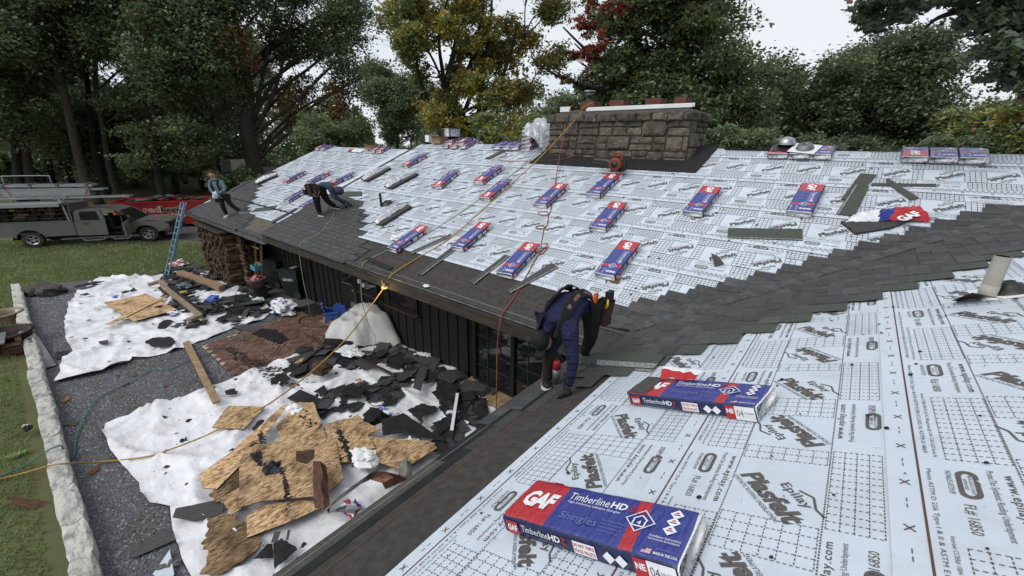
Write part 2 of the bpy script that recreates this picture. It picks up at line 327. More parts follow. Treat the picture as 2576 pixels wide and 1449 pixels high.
# oriented strand board: two layers of stretched cells give the flakes
def osb(name, dark):
    m = bpy.data.materials.new(name); m.use_nodes = True; nt = m.node_tree; N = nt.nodes; L = nt.links; b = N['Principled BSDF']
    b.inputs['Roughness'].default_value = .75; b.inputs['Specular IOR Level'].default_value = .25
    tc = N.new('ShaderNodeTexCoord'); cols = []
    for rot, sc in ((35, (46, 17, 20)), (-40, (44, 15, 20)), (95, (46, 16, 20))):
        mp = N.new('ShaderNodeMapping'); mp.inputs['Rotation'].default_value = (0, 0, R(rot)); mp.inputs['Scale'].default_value = sc; L.new(tc.outputs['Object'], mp.inputs[0])
        vo = N.new('ShaderNodeTexVoronoi'); vo.inputs['Scale'].default_value = 1; vo.inputs['Randomness'].default_value = 1; L.new(mp.outputs[0], vo.inputs[0])
        sp = N.new('ShaderNodeSeparateColor'); L.new(vo.outputs['Color'], sp.inputs[0]); cols.append(sp.outputs[0])
    m1 = N.new('ShaderNodeMath'); m1.operation = 'MAXIMUM'; L.new(cols[0], m1.inputs[0]); L.new(cols[1], m1.inputs[1])
    m2 = N.new('ShaderNodeMath'); m2.operation = 'MAXIMUM'; L.new(m1.outputs[0], m2.inputs[0]); L.new(cols[2], m2.inputs[1])
    m3 = N.new('ShaderNodeMath'); m3.operation = 'MULTIPLY'; m3.inputs[1].default_value = 1.0; L.new(m2.outputs[0], m3.inputs[0])
    rp = N.new('ShaderNodeValToRGB'); L.new(m3.outputs[0], rp.inputs[0]); k = .55 if dark else 1
    rp.color_ramp.elements[0].position = .40; rp.color_ramp.elements[0].color = (.20*k, .105*k, .042*k, 1)
    rp.color_ramp.elements[1].position = .97; rp.color_ramp.elements[1].color = (.62*k, .43*k, .23*k, 1)
    e = rp.color_ramp.elements.new(.72); e.color = (.43*k, .255*k, .11*k, 1)
    nz = N.new('ShaderNodeTexNoise'); nz.inputs['Scale'].default_value = 2.2; nz.inputs['Detail'].default_value = 8; L.new(tc.outputs['Object'], nz.inputs[0])
    r2 = N.new('ShaderNodeValToRGB'); r2.color_ramp.elements[0].position = .34 if not dark else .36; r2.color_ramp.elements[1].position = .50 if not dark else .6
    r2.color_ramp.elements[0].color = (.16, .13, .11, 1); r2.color_ramp.elements[1].color = (1, 1, 1, 1); L.new(nz.outputs[0], r2.inputs[0])
    mx = N.new('ShaderNodeMix'); mx.data_type = 'RGBA'; mx.blend_type = 'MULTIPLY'; mx.inputs['Factor'].default_value = .8
    oi = N.new('ShaderNodeObjectInfo'); mr = N.new('ShaderNodeMapRange'); mr.inputs[3].default_value = .72; mr.inputs[4].default_value = 1.12; L.new(oi.outputs['Random'], mr.inputs[0]); hs = N.new('ShaderNodeHueSaturation'); hs.inputs['Saturation'].default_value = .92; L.new(mr.outputs[0], hs.inputs['Value']); L.new(rp.outputs[0], hs.inputs['Color'])
    L.new(hs.outputs[0], mx.inputs['A']); L.new(r2.outputs[0], mx.inputs['B']); L.new(mx.outputs['Result'], b.inputs['Base Color'])
    return m
M['osb'] = osb('strand_board', False); M['osb_d'] = osb('strand_board_stained', True)
M['osb_edge'] = mat('strand_board_edge', (.20, .12, .06), (.10, .06, .03), rough=.9, scale=20)
# printed wrapper of the shingle packs: zones along local x
def wrapmat():
    m = bpy.data.materials.new('wrapper_print'); m.use_nodes = True; nt = m.node_tree; N = nt.nodes; L = nt.links; b = N['Principled BSDF']
    b.inputs['Roughness'].default_value = .28; b.inputs['Specular IOR Level'].default_value = .8
    tc = N.new('ShaderNodeTexCoord'); sx = N.new('ShaderNodeSeparateXYZ'); L.new(tc.outputs['Object'], sx.inputs[0])
    sh = N.new('ShaderNodeMath'); sh.operation = 'MULTIPLY_ADD'; sh.inputs[1].default_value = .06; L.new(sx.outputs['Y'], sh.inputs[0]); L.new(sx.outputs['X'], sh.inputs[2])
    mr = N.new('ShaderNodeMapRange'); mr.inputs[1].default_value = -.5; mr.inputs[2].default_value = .5; L.new(sh.outputs[0], mr.inputs[0])
    rp = N.new('ShaderNodeValToRGB'); rp.color_ramp.interpolation = 'CONSTANT'; L.new(mr.outputs[0], rp.inputs[0])
    E = rp.color_ramp.elements; wh = (.66, .67, .68, 1); rd = (.42, .022, .03, 1); bl = (.030, .042, .23, 1)
    E[0].position = 0; E[0].color = wh; E[1].position = .018; E[1].color = rd
    for p, c in ((.29, bl), (.70, rd), (.765, bl), (.972, wh)):
        e = E.new(p); e.color = c
    nz = N.new('ShaderNodeTexNoise'); nz.inputs['Scale'].default_value = 9; nz.inputs['Detail'].default_value = 6; nz.inputs['Distortion'].default_value = 1.2
    mp = N.new('ShaderNodeMapping'); mp.inputs['Scale'].default_value = (2.2, .8, 1); mp.inputs['Rotation'].default_value = (0, 0, R(25)); L.new(tc.outputs['Object'], mp.inputs[0]); L.new(mp.outputs[0], nz.inputs[0])
    bp = N.new('ShaderNodeBump'); bp.inputs['Strength'].default_value = .7; bp.inputs['Distance'].default_value = .02; L.new(nz.outputs[0], bp.inputs['Height']); L.new(bp.outputs[0], b.inputs['Normal'])
    L.new(rp.outputs[0], b.inputs['Base Color']); return m
M['wrap'] = wrapmat()
M['wrap_side'] = mat('wrapper_side', (.016, .020, .085), (.012, .015, .06), rough=.35, scale=6, bump=.5, bscale=14, spec=.5)
# ---------------------------------------------------------------- flat print: lettering as meshes
_T = {}
def text(s, bold=0, shear=0, sp=1.0):
    k = (s, bold, shear, sp)
    if k not in _T:
        cu = bpy.data.curves.new('t', 'FONT'); cu.body = s; cu.offset = bold; cu.shear = shear; cu.resolution_u = 2; cu.space_character = sp
        o = bpy.data.objects.new('t', cu); COL.objects.link(o); dg = bpy.context.evaluated_depsgraph_get(); dg.update()
        me = bpy.data.meshes.new_from_object(o.evaluated_get(dg))
        V = np.array([v.co[:2] for v in me.vertices]); F = [tuple(p.vertices) for p in me.polygons]
        F = [f if me.polygons[i].normal.z > 0 else f[::-1] for i, f in enumerate(F)]
        bpy.data.objects.remove(o); bpy.data.curves.remove(cu); bpy.data.meshes.remove(me)
        V -= V.min(0); _T[k] = (V, F, V.max(0))
    return _T[k]
def put(mb, s, x, y, wd, ht=None, rot=0, z=0, m=0, bold=0, shear=0, sp=1.0, X=None, ctr=False):
    V, F, D = text(s, bold, shear, sp); sx = wd/D[0]; sy = (ht/D[1]) if ht else sx
    c, n = math.cos(rot), math.sin(rot); U = V*[sx, sy]
    if ctr: U = U-[wd/2, D[1]*sy/2]
    mb.add([(x+u[0]*c-u[1]*n, y+u[0]*n+u[1]*c, z) for u in U], F, m, X)
def line(mb, x0, y0, x1, y1, wd, m=0, z=0, dash=None, X=None):
    d = math.hypot(x1-x0, y1-y0); ux, uy = (x1-x0)/d, (y1-y0)/d; nx, ny = -uy*wd/2, ux*wd/2
    segs = [(0, d)] if not dash else [(i*dash, min(i*dash+dash*.6, d)) for i in range(int(d/dash)+1) if i*dash < d-1e-4]
    for a, b in segs:
        p = (x0+ux*a, y0+uy*a); q = (x0+ux*b, y0+uy*b)
        mb.add([(p[0]-nx, p[1]-ny, z), (q[0]-nx, q[1]-ny, z), (q[0]+nx, q[1]+ny, z), (p[0]+nx, p[1]+ny, z)], [(0, 1, 2, 3)], m, X)
# ================================================================ GROUND
def ground_poly(name, pts, z, m, kind='structure', div=None):
    mb = MB(); P = [(p[0], p[1]) for p in pts]
    if area2(P) < 0: P = P[::-1]
    mb.add([(p[0], p[1], z) for p in P], tess(P), 0)
    o = mb.build(name, m); return tagit(o, kind=kind)
gz = lambda q: onz(q, G)
mb = MB(); mb.add([(-260, -160, G-.03), (160, -160, G-.03), (160, 260, G-.03), (-260, 260, G-.03)], [(0, 1, 2, 3)])
tagit(mb.build('lawn', M['grass']), kind='structure')
asph = [gz(q) for q in [(330, 612), (425, 598), (480, 603), (535, 613), (620, 625), (700, 600), (640, 545), (560, 520), (430, 530), (200, 555), (60, 590)]]
ground_poly('driveway', asph, G-.02, M['asphalt'])
yard = [(-19.3, -4.7), (-2.2, -4.9), (1.1, -4.9), (1.1, 1.2), (-17, 1.2), (-17.2, -.6), (-18.2, -2.2)]
ground_poly('gravel_yard', yard, G-.014, M['gravel'])
# pebbles
n = 26000; X = np.random.uniform(-18.3, -2.5, n*2); Y = np.random.uniform(-4.65, -1.0, n*2)
X = X[:n]; Y = Y[:n]; sz = np.random.uniform(.010, .026, n); rot = np.random.uniform(0, 6.28, n)
base = np.array([[1, 0, 0], [-.4, .8, 0], [-.6, -.7, 0], [0, 0, .75]]); c, s_ = np.cos(rot), np.sin(rot)
V = np.zeros((n, 4, 3)); V[:, :, 0] = X[:, None]+sz[:, None]*(base[:, 0]*c[:, None]-base[:, 1]*s_[:, None]); V[:, :, 1] = Y[:, None]+sz[:, None]*(base[:, 0]*s_[:, None]+base[:, 1]*c[:, None]); V[:, :, 2] = G-.014+sz[:, None]*base[:, 2]
F = (np.arange(n)[:, None, None]*4+np.array([[0, 1, 3], [1, 2, 3], [2, 0, 3]])[None]).reshape(-1, 3)
mi = np.repeat(np.random.choice(3, n, p=[.5, .38, .12]), 3)
o = bpy.data.objects.new('gravel', npmesh('gravel', V.reshape(-1, 3), F, [M['peb1'], M['peb2'], M['peb3']], mi)); COL.objects.link(o); tagit(o, kind='stuff')
# grass blades (lawn left of the border wall, lawn towards the truck, weeds in the gravel)
def blades(name, X, Y, h0, h1, m, z0=G-.03, wd=.012):
    n = len(X); a = np.random.uniform(0, 6.28, n); h = np.random.uniform(h0, h1, n); ln = np.random.uniform(-1, 1, (n, 2))*h[:, None]*.7
    V = np.zeros((n, 3, 3)); dx, dy = np.cos(a)*wd, np.sin(a)*wd
    V[:, 0] = np.stack([X-dx, Y-dy, np.full(n, z0)], 1); V[:, 1] = np.stack([X+dx, Y+dy, np.full(n, z0)], 1); V[:, 2] = np.stack([X+ln[:, 0], Y+ln[:, 1], z0+h], 1)
    F = np.arange(n*3).reshape(-1, 3)
    return V.reshape(-1, 3), F
def scatter(poly, n):
    xs = [p[0] for p in poly]; ys = [p[1] for p in poly]; X = np.random.uniform(min(xs), max(xs), n); Y = np.random.uniform(min(ys), max(ys), n); k = np_inpoly(X, Y, poly); return X[k], Y[k]
VV = []; FF = []; MM = []; off = 0
def addbl(X, Y, h0, h1, wd, p):
    global off
    v, f = blades('', X, Y, h0, h1, None, wd=wd); VV.append(v); FF.append(f+off); off += len(v)
    nn = np.array([noise.noise((x*.5, y*.5, 0)) for x, y in zip(X[::40], Y[::40])]).repeat(40)[:len(X)] if len(X) else np.zeros(0)
    MM.append(((np.random.rand(len(X))+nn*.5) < p).astype(int))
X, Y = scatter([(-15, -5.05), (-2.5, -5.1), (-2.5, -8), (-15, -12)], 70000); addbl(X, Y, .03, .085, .010, .35)
X, Y = scatter([(-29, -12), (-14.8, -12), (-14.8, -5), (-19.4, -4.6), (-17.6, -1.2), (-17.3, 1.5), (-22, 1.5), (-25, -.6), (-30, -5)], 90000); addbl(X, Y, .04, .11, .016, .35)
for i in range(26):
    cx, cy = random.uniform(-12, -4), random.uniform(-4.4, -2.6); m_ = 220
    addbl(cx+np.random.normal(0, .22, m_), cy+np.random.normal(0, .12, m_), .02, .07, .009, .75)
o = bpy.data.objects.new('grass', npmesh('grass', np.concatenate(VV), np.concatenate(FF), [M['blade1'], M['blade2']], np.concatenate(MM))); COL.objects.link(o); tagit(o, kind='stuff')

# ================================================================ HOUSE
house = thing('house', 'long single storey house with dark board walls, its roof half covered in new shingles', 'house', (-5, 3, G))
XL = -10.33; RIDGE = 6.22; EB = RIDGE
# --- roof decks
mb = MB()
def slab(pl, a0, a1, b0, b1, h0, h1, m=0):
    mb.add([pl.P(a, b, h) for h in (h0, h1) for a, b in ((a0, b0), (a1, b0), (a1, b1), (a0, b1))], [(3, 2, 1, 0), (4, 5, 6, 7), (0, 1, 5, 4), (1, 2, 6, 5), (2, 3, 7, 6), (3, 0, 4, 7)], m)
slab(RA, XL, 8, 0, RIDGE, -.06, 0); slab(RB, -8, 7, 0, RIDGE-.004, -.06, 0)
BK = Plane(RA.P(0, RIDGE, 0), (-1, 0, 0), (0, -CS, SN))       # far slope
def slabw(pl, a0, a1, b0, b1, h0, h1): slab(pl, a0, a1, b0, b1, h0, h1)
slabw(BK, -8, -XL, -RIDGE, -.002, -.06, 0)
GL = -17.55
slab(RG, GL, XL-.004, .08, RIDGE, -.06, 0)
BG = Plane(RG.P(0, RIDGE, 0), (-1, 0, 0), (0, -CS, SN)); slabw(BG, -XL+.004, -GL, -RIDGE, -.002, -.06, 0)
roof = mb.build('roof', M['membrane'], house)
# rake trim (dark edge strips)
mb = MB()
slab(RA, XL-.02, XL+.13, .02, RIDGE, .003, .012); slab(RA, XL-.03, XL-.005, 0, RIDGE, -.24, .012)
mb.build('rake_trim', M['sh1'], roof)
mb = MB(); slab(RG, GL-.03, GL+.05, .08, RIDGE, -.14, .010); mb.build('rake_trim', M['sh1'], roof)
# membranes along the eaves
mb = MB(); slab(RA, XL+.01, 1.2, .004, .80, .001, .004); mb.build('eave_membrane', M['membrane'], roof)
mb = MB(); slab(RB, -.2, 6.5, .004, .80, .001, .004); mb.build('eave_membrane', M['membrane'], roof)
mb = MB(); slab(RG, GL+.05, XL-.06, .10, .90, .001, .004); mb.build('eave_membrane', M['membrane_tan'], roof)
mb = MB(); line(mb, XL+.1, .10, 0, .10, .006, 0); line(mb, XL+.1, .40, -.4, .40, .006, 1)
V = [RA.P(v[0], v[1], .0055) for v in mb.v]; mb.v = [tuple(v) for v in V]
mb.build('chalk_line', [mat('chalk', (.30, .29, .26)), mat('chalk_red', (.20, .06, .045))], roof)
mb = MB(); line(mb, .3, .06, 6, .06, .006, 0); line(mb, 1.0, .34, 6, .34, .005, 1)
mb.v = [tuple(RB.P(v[0], v[1], .0095)) for v in mb.v]
mb.build('chalk_line', [bpy.data.materials['chalk'], bpy.data.materials['chalk_red']], roof)
M['starter_grey'] = mat('starter_grey', (.085, .082, .076), (.060, .058, .054), rough=.95, scale=14, bump=.5, bscale=260, bdist=.004, spec=.1)
# starter courses along the eave of the near wing and of the far eave
mb = MB()
for a0, a1 in ((1.7, 2.62),): slab(RB, a0, a1, -.015, .12, .005, .0085)
for a0, a1 in ((2.42, 3.34), (3.345, 4.27), (4.275, 5.2), (5.205, 6.1)): slab(RB, a0, a1, .135, .235, .005, .008)
for a0, a1 in ((2.625, 3.55), (3.555, 4.48), (4.485, 5.4), (5.41, 6.3)): slab(RB, a0, a1, -.015, .132, .005, .0078, 1)
mb.build('starter_strip', [M['membrane_dark'], M['starter_grey']], roof)
mb = MB()
for a0, a1 in ((-6.4, -5.6), (-5.5, -5.05)): slab(RA, a0, a1, -.01, .11, .005, .008)
mb.build('starter_strip', M['sh1'], roof)
# --- printed underlayment: one repeat of the print, then whole sheets
TP = 1.18
def tile(mb, ox, fine=True):
    ink = 1
    def t(s, x, y, wd, ht, rot=0, **k): put(mb, s, ox+x, y, wd, ht, rot, 0, ink, **k)
    lw = .0042 if fine else .0065
    def grid(x0, y0, x1, y1, c, dash=.021):
        dash = dash if fine else None
        nx = int(round((x1-x0)/c)); ny = int(round((y1-y0)/c))
        for i in range(nx+1): line(mb, ox+x0+(x1-x0)*i/nx, y0, ox+x0+(x1-x0)*i/nx, y1, lw, ink, 0, dash)
        for j in range(ny+1): line(mb, ox+x0, y0+(y1-y0)*j/ny, ox+x1, y0+(y1-y0)*j/ny, lw, ink, 0, dash)
    line(mb, ox, .105, ox+TP, .105, .008, 2)
    for i in range(4):
        x = ox+.15+i*.295
        line(mb, x-.017, .04, x+.017, .072, .006, ink); line(mb, x-.017, .072, x+.017, .04, .006, ink)
        line(mb, x+.11, .056, x+.135, .056, .004, ink); line(mb, x+.15, .056, x+.175, .056, .004, ink)
    if fine:
        t('Meets ASTM D 226 Type I & II & ASTM E108 (CLASS A) ASTM D 4869', .03, .125, 1.05, .020)
        t('Intertek CCRR# 1004 ICC-ES AC 188 approved @ CAN / CSA A220 Series 06', .45, .158, .66, .018)
    else:
        for x0, x1, y, q in ((.03, 1.1, .135, .012), (.45, 1.11, .167, .010), (.0, 1.15, .083, .007), (.5, 1.15, .93, .011), (.55, 1.1, .96, .010), (.0, 1.18, 1.0, .008)): line(mb, ox+x0, y, ox+x1, y, q, ink, 0, .06)
    def blockA(f):
        f('www.epilay.com', .02, .345, .40, .040, bold=.012, sp=1.12)
        f('ProtecTite Synthetic Roofing Underlayment', .0, .302, .43, .028)
        f('NOA#25-0729.09', .03, .185, .16, .020); f('FL# 16850', .25, .215, .17, .036)
    blockA(t)
    def pill(cx, cy, wd, ht):
        n = 8; r = ht/2; P = [(ox+cx+wd/2-r+r*math.cos(a), cy+r*math.sin(a)) for a in np.linspace(-math.pi/2, math.pi/2, n)]+[(ox+cx-wd/2+r+r*math.cos(a), cy+r*math.sin(a)) for a in np.linspace(math.pi/2, 1.5*math.pi, n)]
        C2 = [(ox+cx+(p[0]-ox-cx)*.8, cy+(p[1]-cy)*.5) for p in P]; k = len(P)
        mb.add([(*p, 0) for p in P]+[(*p, 0) for p in C2], [(i, (i+1) % k, (i+1) % k+k, i+k) for i in range(k)], ink)
        put(mb, 'MIAMI-DADE COUNTY', ox+cx-wd*.36, cy+.002, wd*.72, ht*.17, 0, 0, ink); put(mb, 'APPROVED', ox+cx-wd*.2, cy-ht*.2, wd*.4, ht*.16, 0, 0, ink)
    pill(.115, .248, .19, .066)
    grid(.50, .20, 1.12, .395, .048)
    line(mb, ox, .40, ox+TP, .40, .006, ink, 0, .016); line(mb, ox, .79, ox+TP, .79, .006, ink, 0, .016)
    def logo(cx, cy, rot):
        c, n = math.cos(rot), math.sin(rot)
        def f(s, x, y, wd, ht, **k): put(mb, s, ox+cx+x*c-y*n, cy+x*n+y*c, wd, ht, rot, 0, ink, **k)
        f('Plasfelt', -.20, -.062, .40, .095, bold=.045, shear=.22); f('SYNTHETIC ROOFING UNDERLAYMENT', -.20, -.092, .37, .021)
        f('Epilay', -.06, .050, .19, .055, bold=.014)
        q = lambda x, y: (ox+cx+x*c-y*n, cy+x*n+y*c)
        for (a, b), (d, e) in (((.01, .112), (.075, .135)), ((.075, .135), (.145, .098)), ((.145, .098), (.20, .098))): line(mb, *q(a, b), *q(d, e), .010, ink)
    logo(.30, .595, R(38)); logo(.885, .595, R(218))
    grid(.47, .41, .70, .78, .061); grid(1.07, .41, 1.19, .78, .061)
    def tu(s, x, y, wd, ht, **k): put(mb, s, ox+.95-x, 1.17-y, wd, ht, math.pi, 0, ink, **k)
    tu('www.epilay.com', .02, .330, .40, .040, bold=.012, sp=1.12); tu('ProtecTite Synthetic Roofing Underlayment', .0, .287, .43, .028)
    pill(.72, .955, .19, .066); tu('FL# 16850', .25, .20, .17, .036)
    grid(-.12, .80, .46, .985, .048)
def sheet_mesh(name, a0, a1, wd, fine):
    mb = MB(); n = int((a1-a0)/.4)+1
    k = int((a1-a0)/TP)
    for i in range(k): tile(mb, a0+i*TP+.12, fine)
    mb.v = [(v[0], min(v[1], wd), .0022) for v in mb.v]
    kp = [i for i, f in enumerate(mb.f) if min(mb.v[j][1] for j in f) < wd-.001]; mb.f = [mb.f[i] for i in kp]; mb.m = [mb.m[i] for i in kp]; us = sorted({j for f in mb.f for j in f}); ren = {j: i for i, j in enumerate(us)}; mb.v = [mb.v[j] for j in us]; mb.f = [tuple(ren[j] for j in f) for f in mb.f]
    mb.add([(a0, 0, 0), (a1, 0, 0), (a1, wd, 0), (a0, wd, 0), (a0, 0, -.003), (a1, 0, -.003), (a1, wd, -.003), (a0, wd, -.003)], [(0, 1, 2, 3), (4, 5, 1, 0), (6, 7, 3, 2), (5, 6, 2, 1), (7, 4, 0, 3)], 0)
    return mb.mesh(name, [M['felt'], M['ink'], M['redline']])
shA = sheet_mesh('underlayment_sheet', 0, 17.5, 1.03, False)
shG = sheet_mesh('underlayment_sheet_short', 0, 7.05, 1.03, False)
shB = sheet_mesh('underlayment_sheet_near', 0, 14.2, 1.03, True)
shL = sheet_mesh('underlayment_sheet_last', 0, 17.5, .43, False); shL2 = sheet_mesh('underlayment_sheet_last_short', 0, 7.05, .43, False)
for k in range(5): inst('underlayment', shA, roof, RA.M(XL+.14, .787+k, .017) @ Matrix.Rotation(R(-.62), 4, 'X'))
inst('underlayment', shL, roof, RA.M(XL+.14, 5.787, .017) @ Matrix.Rotation(R(-.62), 4, 'X'))
for k in range(5): inst('underlayment', shG, roof, RG.M(GL+.06, .80+k, .017) @ Matrix.Rotation(R(-.62), 4, 'X'))
inst('underlayment', shL2, roof, RG.M(GL+.06, 5.80, .017) @ Matrix.Rotation(R(-.62), 4, 'X'))
for k in range(5): inst('underlayment', shB, roof, RB.M(-8+(k*.53 % .6), .775+k, .015) @ Matrix.Rotation(R(-.55), 4, 'X'))
# seam shadows: upper sheet lapping over the lower one
# --- laid shingles
EXP = .1325                              # exposure measured along the slope
M['shadow_band'] = mat('granule_and_shade_band', (.012, .012, .013), rough=.95)  # dark granule band, with the shade line between courses painted into its colour
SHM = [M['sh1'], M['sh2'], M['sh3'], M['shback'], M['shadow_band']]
def shingle_mesh(seed, L_=.93):
    rd = random.Random(seed); mb = MB(); x = 0; t = .004
    mb.box((L_/2, .10, .002), (L_, .33, .004), 3 if False else 0)
    while x < L_-.01:
        wd = min(rd.choice((.10, .13, .16, .2)), L_-x)
        if L_-x-wd < .06: wd = L_-x
        up = rd.random() < .55
        mb.box((x+wd/2, EXP/2-.01, .0055 if up else .0045), (wd-.004, EXP+.02, .011 if up else .007), rd.choice((0, 1, 1, 2)) if up else rd.choice((0, 0, 1)))
        x += wd
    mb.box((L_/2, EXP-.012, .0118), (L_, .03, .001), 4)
    return mb.mesh('shingle', SHM)
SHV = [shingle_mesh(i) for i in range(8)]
LSH = .93
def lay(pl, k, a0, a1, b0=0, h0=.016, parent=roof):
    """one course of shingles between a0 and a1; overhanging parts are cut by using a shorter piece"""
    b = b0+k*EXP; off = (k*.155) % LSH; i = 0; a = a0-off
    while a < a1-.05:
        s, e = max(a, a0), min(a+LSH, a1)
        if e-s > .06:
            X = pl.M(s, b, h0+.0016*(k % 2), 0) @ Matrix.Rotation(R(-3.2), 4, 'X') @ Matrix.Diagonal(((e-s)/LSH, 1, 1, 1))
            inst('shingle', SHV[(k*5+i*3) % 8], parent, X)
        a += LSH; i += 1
def edge_at(pts, b):
    pts = sorted(pts, key=lambda p: p[1])
    if b <= pts[0][1]: return pts[0][0]
    for p, q in zip(pts, pts[1:]):
        if b <= q[1]: return p[0]+(q[0]-p[0])*(b-p[1])/(q[1]-p[1])
    return pts[-1][0]
stA = [RA.hit(q) for q in (z6(945, 1010), z6(935, 890), z6(925, 700), z6(925, 600))]
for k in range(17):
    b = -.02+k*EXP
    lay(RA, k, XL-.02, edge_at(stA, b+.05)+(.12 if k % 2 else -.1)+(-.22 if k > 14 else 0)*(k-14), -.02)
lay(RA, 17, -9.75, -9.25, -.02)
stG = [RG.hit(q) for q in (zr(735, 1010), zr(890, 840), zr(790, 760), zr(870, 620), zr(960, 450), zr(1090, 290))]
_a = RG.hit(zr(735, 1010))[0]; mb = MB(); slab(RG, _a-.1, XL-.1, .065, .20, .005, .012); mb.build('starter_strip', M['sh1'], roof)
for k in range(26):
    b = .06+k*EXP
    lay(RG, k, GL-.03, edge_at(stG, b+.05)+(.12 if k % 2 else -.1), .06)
# --- woven valley: each shingle runs across both slopes
def vsurf(x, y):
    d = (x-y)/1.4142; z = S*max(x, y) if False else S*max(x, y)
    return z + .05*math.exp(-(d/.16)**2)
def valley_shingle(Lv, t0, t1, k, fringe=False):
    """t<0 on the far slope (x = Lv+t), t>0 on the near slope (y = Lv-t); course level Lv in plan"""
    rd = random.Random(k*977+int(t0*100)); mb = MB(); W = EXP*CS; ov = .05
    def pt(t, lv, h):
        if t <= 0: x, y = Lv+t, lv; x = min(x, lv)
        else: x, y = lv, Lv-t
        return (x, y, vsurf(x, y)+.022+h/CS)
    cuts = [t0]
    while cuts[-1] < t1-.01:
        wd = rd.choice((.11, .14, .17, .21, .24)); nx = cuts[-1]+wd
        if cuts[-1] < 0 < nx: nx = 0 if rd.random() < 2 else nx
        if t1-nx < .07: nx = t1
        cuts.append(min(nx, t1))
    for a, b in zip(cuts, cuts[1:]):
        up = rd.random() < .55; hh = .013 if up else .008; m = rd.choice((0, 1, 1, 2)) if up else rd.choice((0, 0, 1))
        nsub = max(1, int((b-a)/.06)); g = .0012
        rows = []
        if a >= 0 and a < .001: aa = a
        for i in range(nsub+1):
            t = a+g+(b-a-2*g)*i/nsub
            for lv, h in ((Lv-.006, hh), (Lv+W*.5, hh-.001), (Lv+W+ov, hh-.006), (Lv-.006, .0)): rows.append(pt(t, lv, h+.004*(1)))
        fs = []
        for i in range(nsub):
            o = i*4; fs += [(o, o+4, o+5, o+1), (o+1, o+5, o+6, o+2), (o+3, o+7, o+4, o)]
        fs += [(3, 0, 1, 2), (nsub*4+2, nsub*4+1, nsub*4, nsub*4+3)]
        mb.add(rows, fs, m)
        if a < 0 and abs(b) < .001:                  # fill the corner between the two slopes
            mb.add([pt(-g, Lv-.006, hh+.004), pt(g, Lv-.006, hh+.004), pt(g, Lv+W+ov, hh-.002), pt(g, Lv+W*.5, hh+.003)], [(0, 1, 3), (1, 2, 3)], m)
            mb.add([(Lv-.006, Lv-.006, vsurf(Lv-.006, Lv-.006)+hh+.004), (Lv+W+ov, Lv+W+ov, vsurf(Lv+W+ov, Lv+W+ov)+hh-.002), pt(-.002, Lv+W+ov, hh-.002)], [(0, 1, 2)], m)
    if fringe:
        a, b = t1, t1+.26
        mb.add([pt(a, Lv-.002, .009), pt(b, Lv-.002, .009), pt(b, Lv+W+ov, .005), pt(a, Lv+W+ov, .005), pt(a, Lv-.002, .0), pt(b, Lv-.002, .0)], [(0, 1, 2, 3), (4, 5, 1, 0)], 3)
    return mb.build('valley_shingle', SHM, roof)
mb = MB(); c0, c1 = .30, 4.1
mb.add([(c0-.48, c0, S*c0+.0215), (c0, c0, S*c0+.0215), (c1, c1, S*c1+.0215), (c1-.36, c1, S*c1+.0215), (c0, c0-1.0, S*c0+.0215), (c1, c1-1.26, S*c1+.0215), (.5, .5-1.30, S*.5+.0215)], [(0, 1, 2, 3), (1, 4, 6, 5, 2)])
mb.build('valley_lining', M['shback'], roof)
mb = MB(); rows = []
for i in range(61):
    c = .33+3.75*i/60
    for d in (-.055, -.028, 0, .028, .055): rows.append((c+d, c-d, vsurf(c+d, c-d)+.0385+.004*(i % 2)))
mb.add(rows, [(i*5+j, i*5+5+j, i*5+6+j, i*5+1+j) for i in range(60) for j in range(4)], 0); mb.f = [f[::-1] for f in mb.f]; mb.m = [(q//4*7) % 3 for q in range(len(mb.f))]
mb.build('valley_fold', SHM, roof)
k = 0; Lv = .34
while Lv < 4.05:
    j = .09 if k % 2 else -.06; t0 = -(.74-.33*min(1, (Lv-.4)/1.5))+j*.6; t1 = 1.38-.10*min(1, Lv/4)+j
    if Lv < .45: t1 = 1.1
    cut = [t0, t0+.62+.2*((k*37) % 10)/10-.1, t0+1.45, t1]
    cut = [0.0 if abs(c) < .09 else c for c in cut]
    for a, b in zip(cut, cut[1:]):
        valley_shingle(Lv, a+.0005, b-.0005, k, b == t1)
    k += 1; Lv += EXP*CS
# first courses along the near eave
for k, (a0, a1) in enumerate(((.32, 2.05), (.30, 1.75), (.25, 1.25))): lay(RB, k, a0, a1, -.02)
# --- dark membrane round the chimney, odd strips of the roof covering
def flat_patch(name, pl, pts, h, m, label=None):
    mb = MB(); P = [pl.hit(q) for q in pts]
    mb.prism(P, h-.002, h); mb.v = [tuple(pl.P(*v)) for v in mb.v]; return mb.build(name, m, roof)
flat_patch('chimney_membrane', RA, [z7(265, 740), z7(400, 640), z7(470, 560), z7(1760, 560), z7(2045, 590), z7(1830, 832), z7(1180, 798)], .026, M['membrane_dark'])
flat_patch('ridge_membrane', RA, [z6(1950, 245), z6(2090, 175), z6(2180, 115), z6(2230, 115), z6(2050, 215), z6(1975, 248)], .026, M['sh1'])
mb = MB(); mb.beam(RA.P(-.2, RIDGE, .012), RA.P(1.3, RIDGE, .012), .2, .015); mb.build('ridge_cap', M['membrane_dark'], roof)
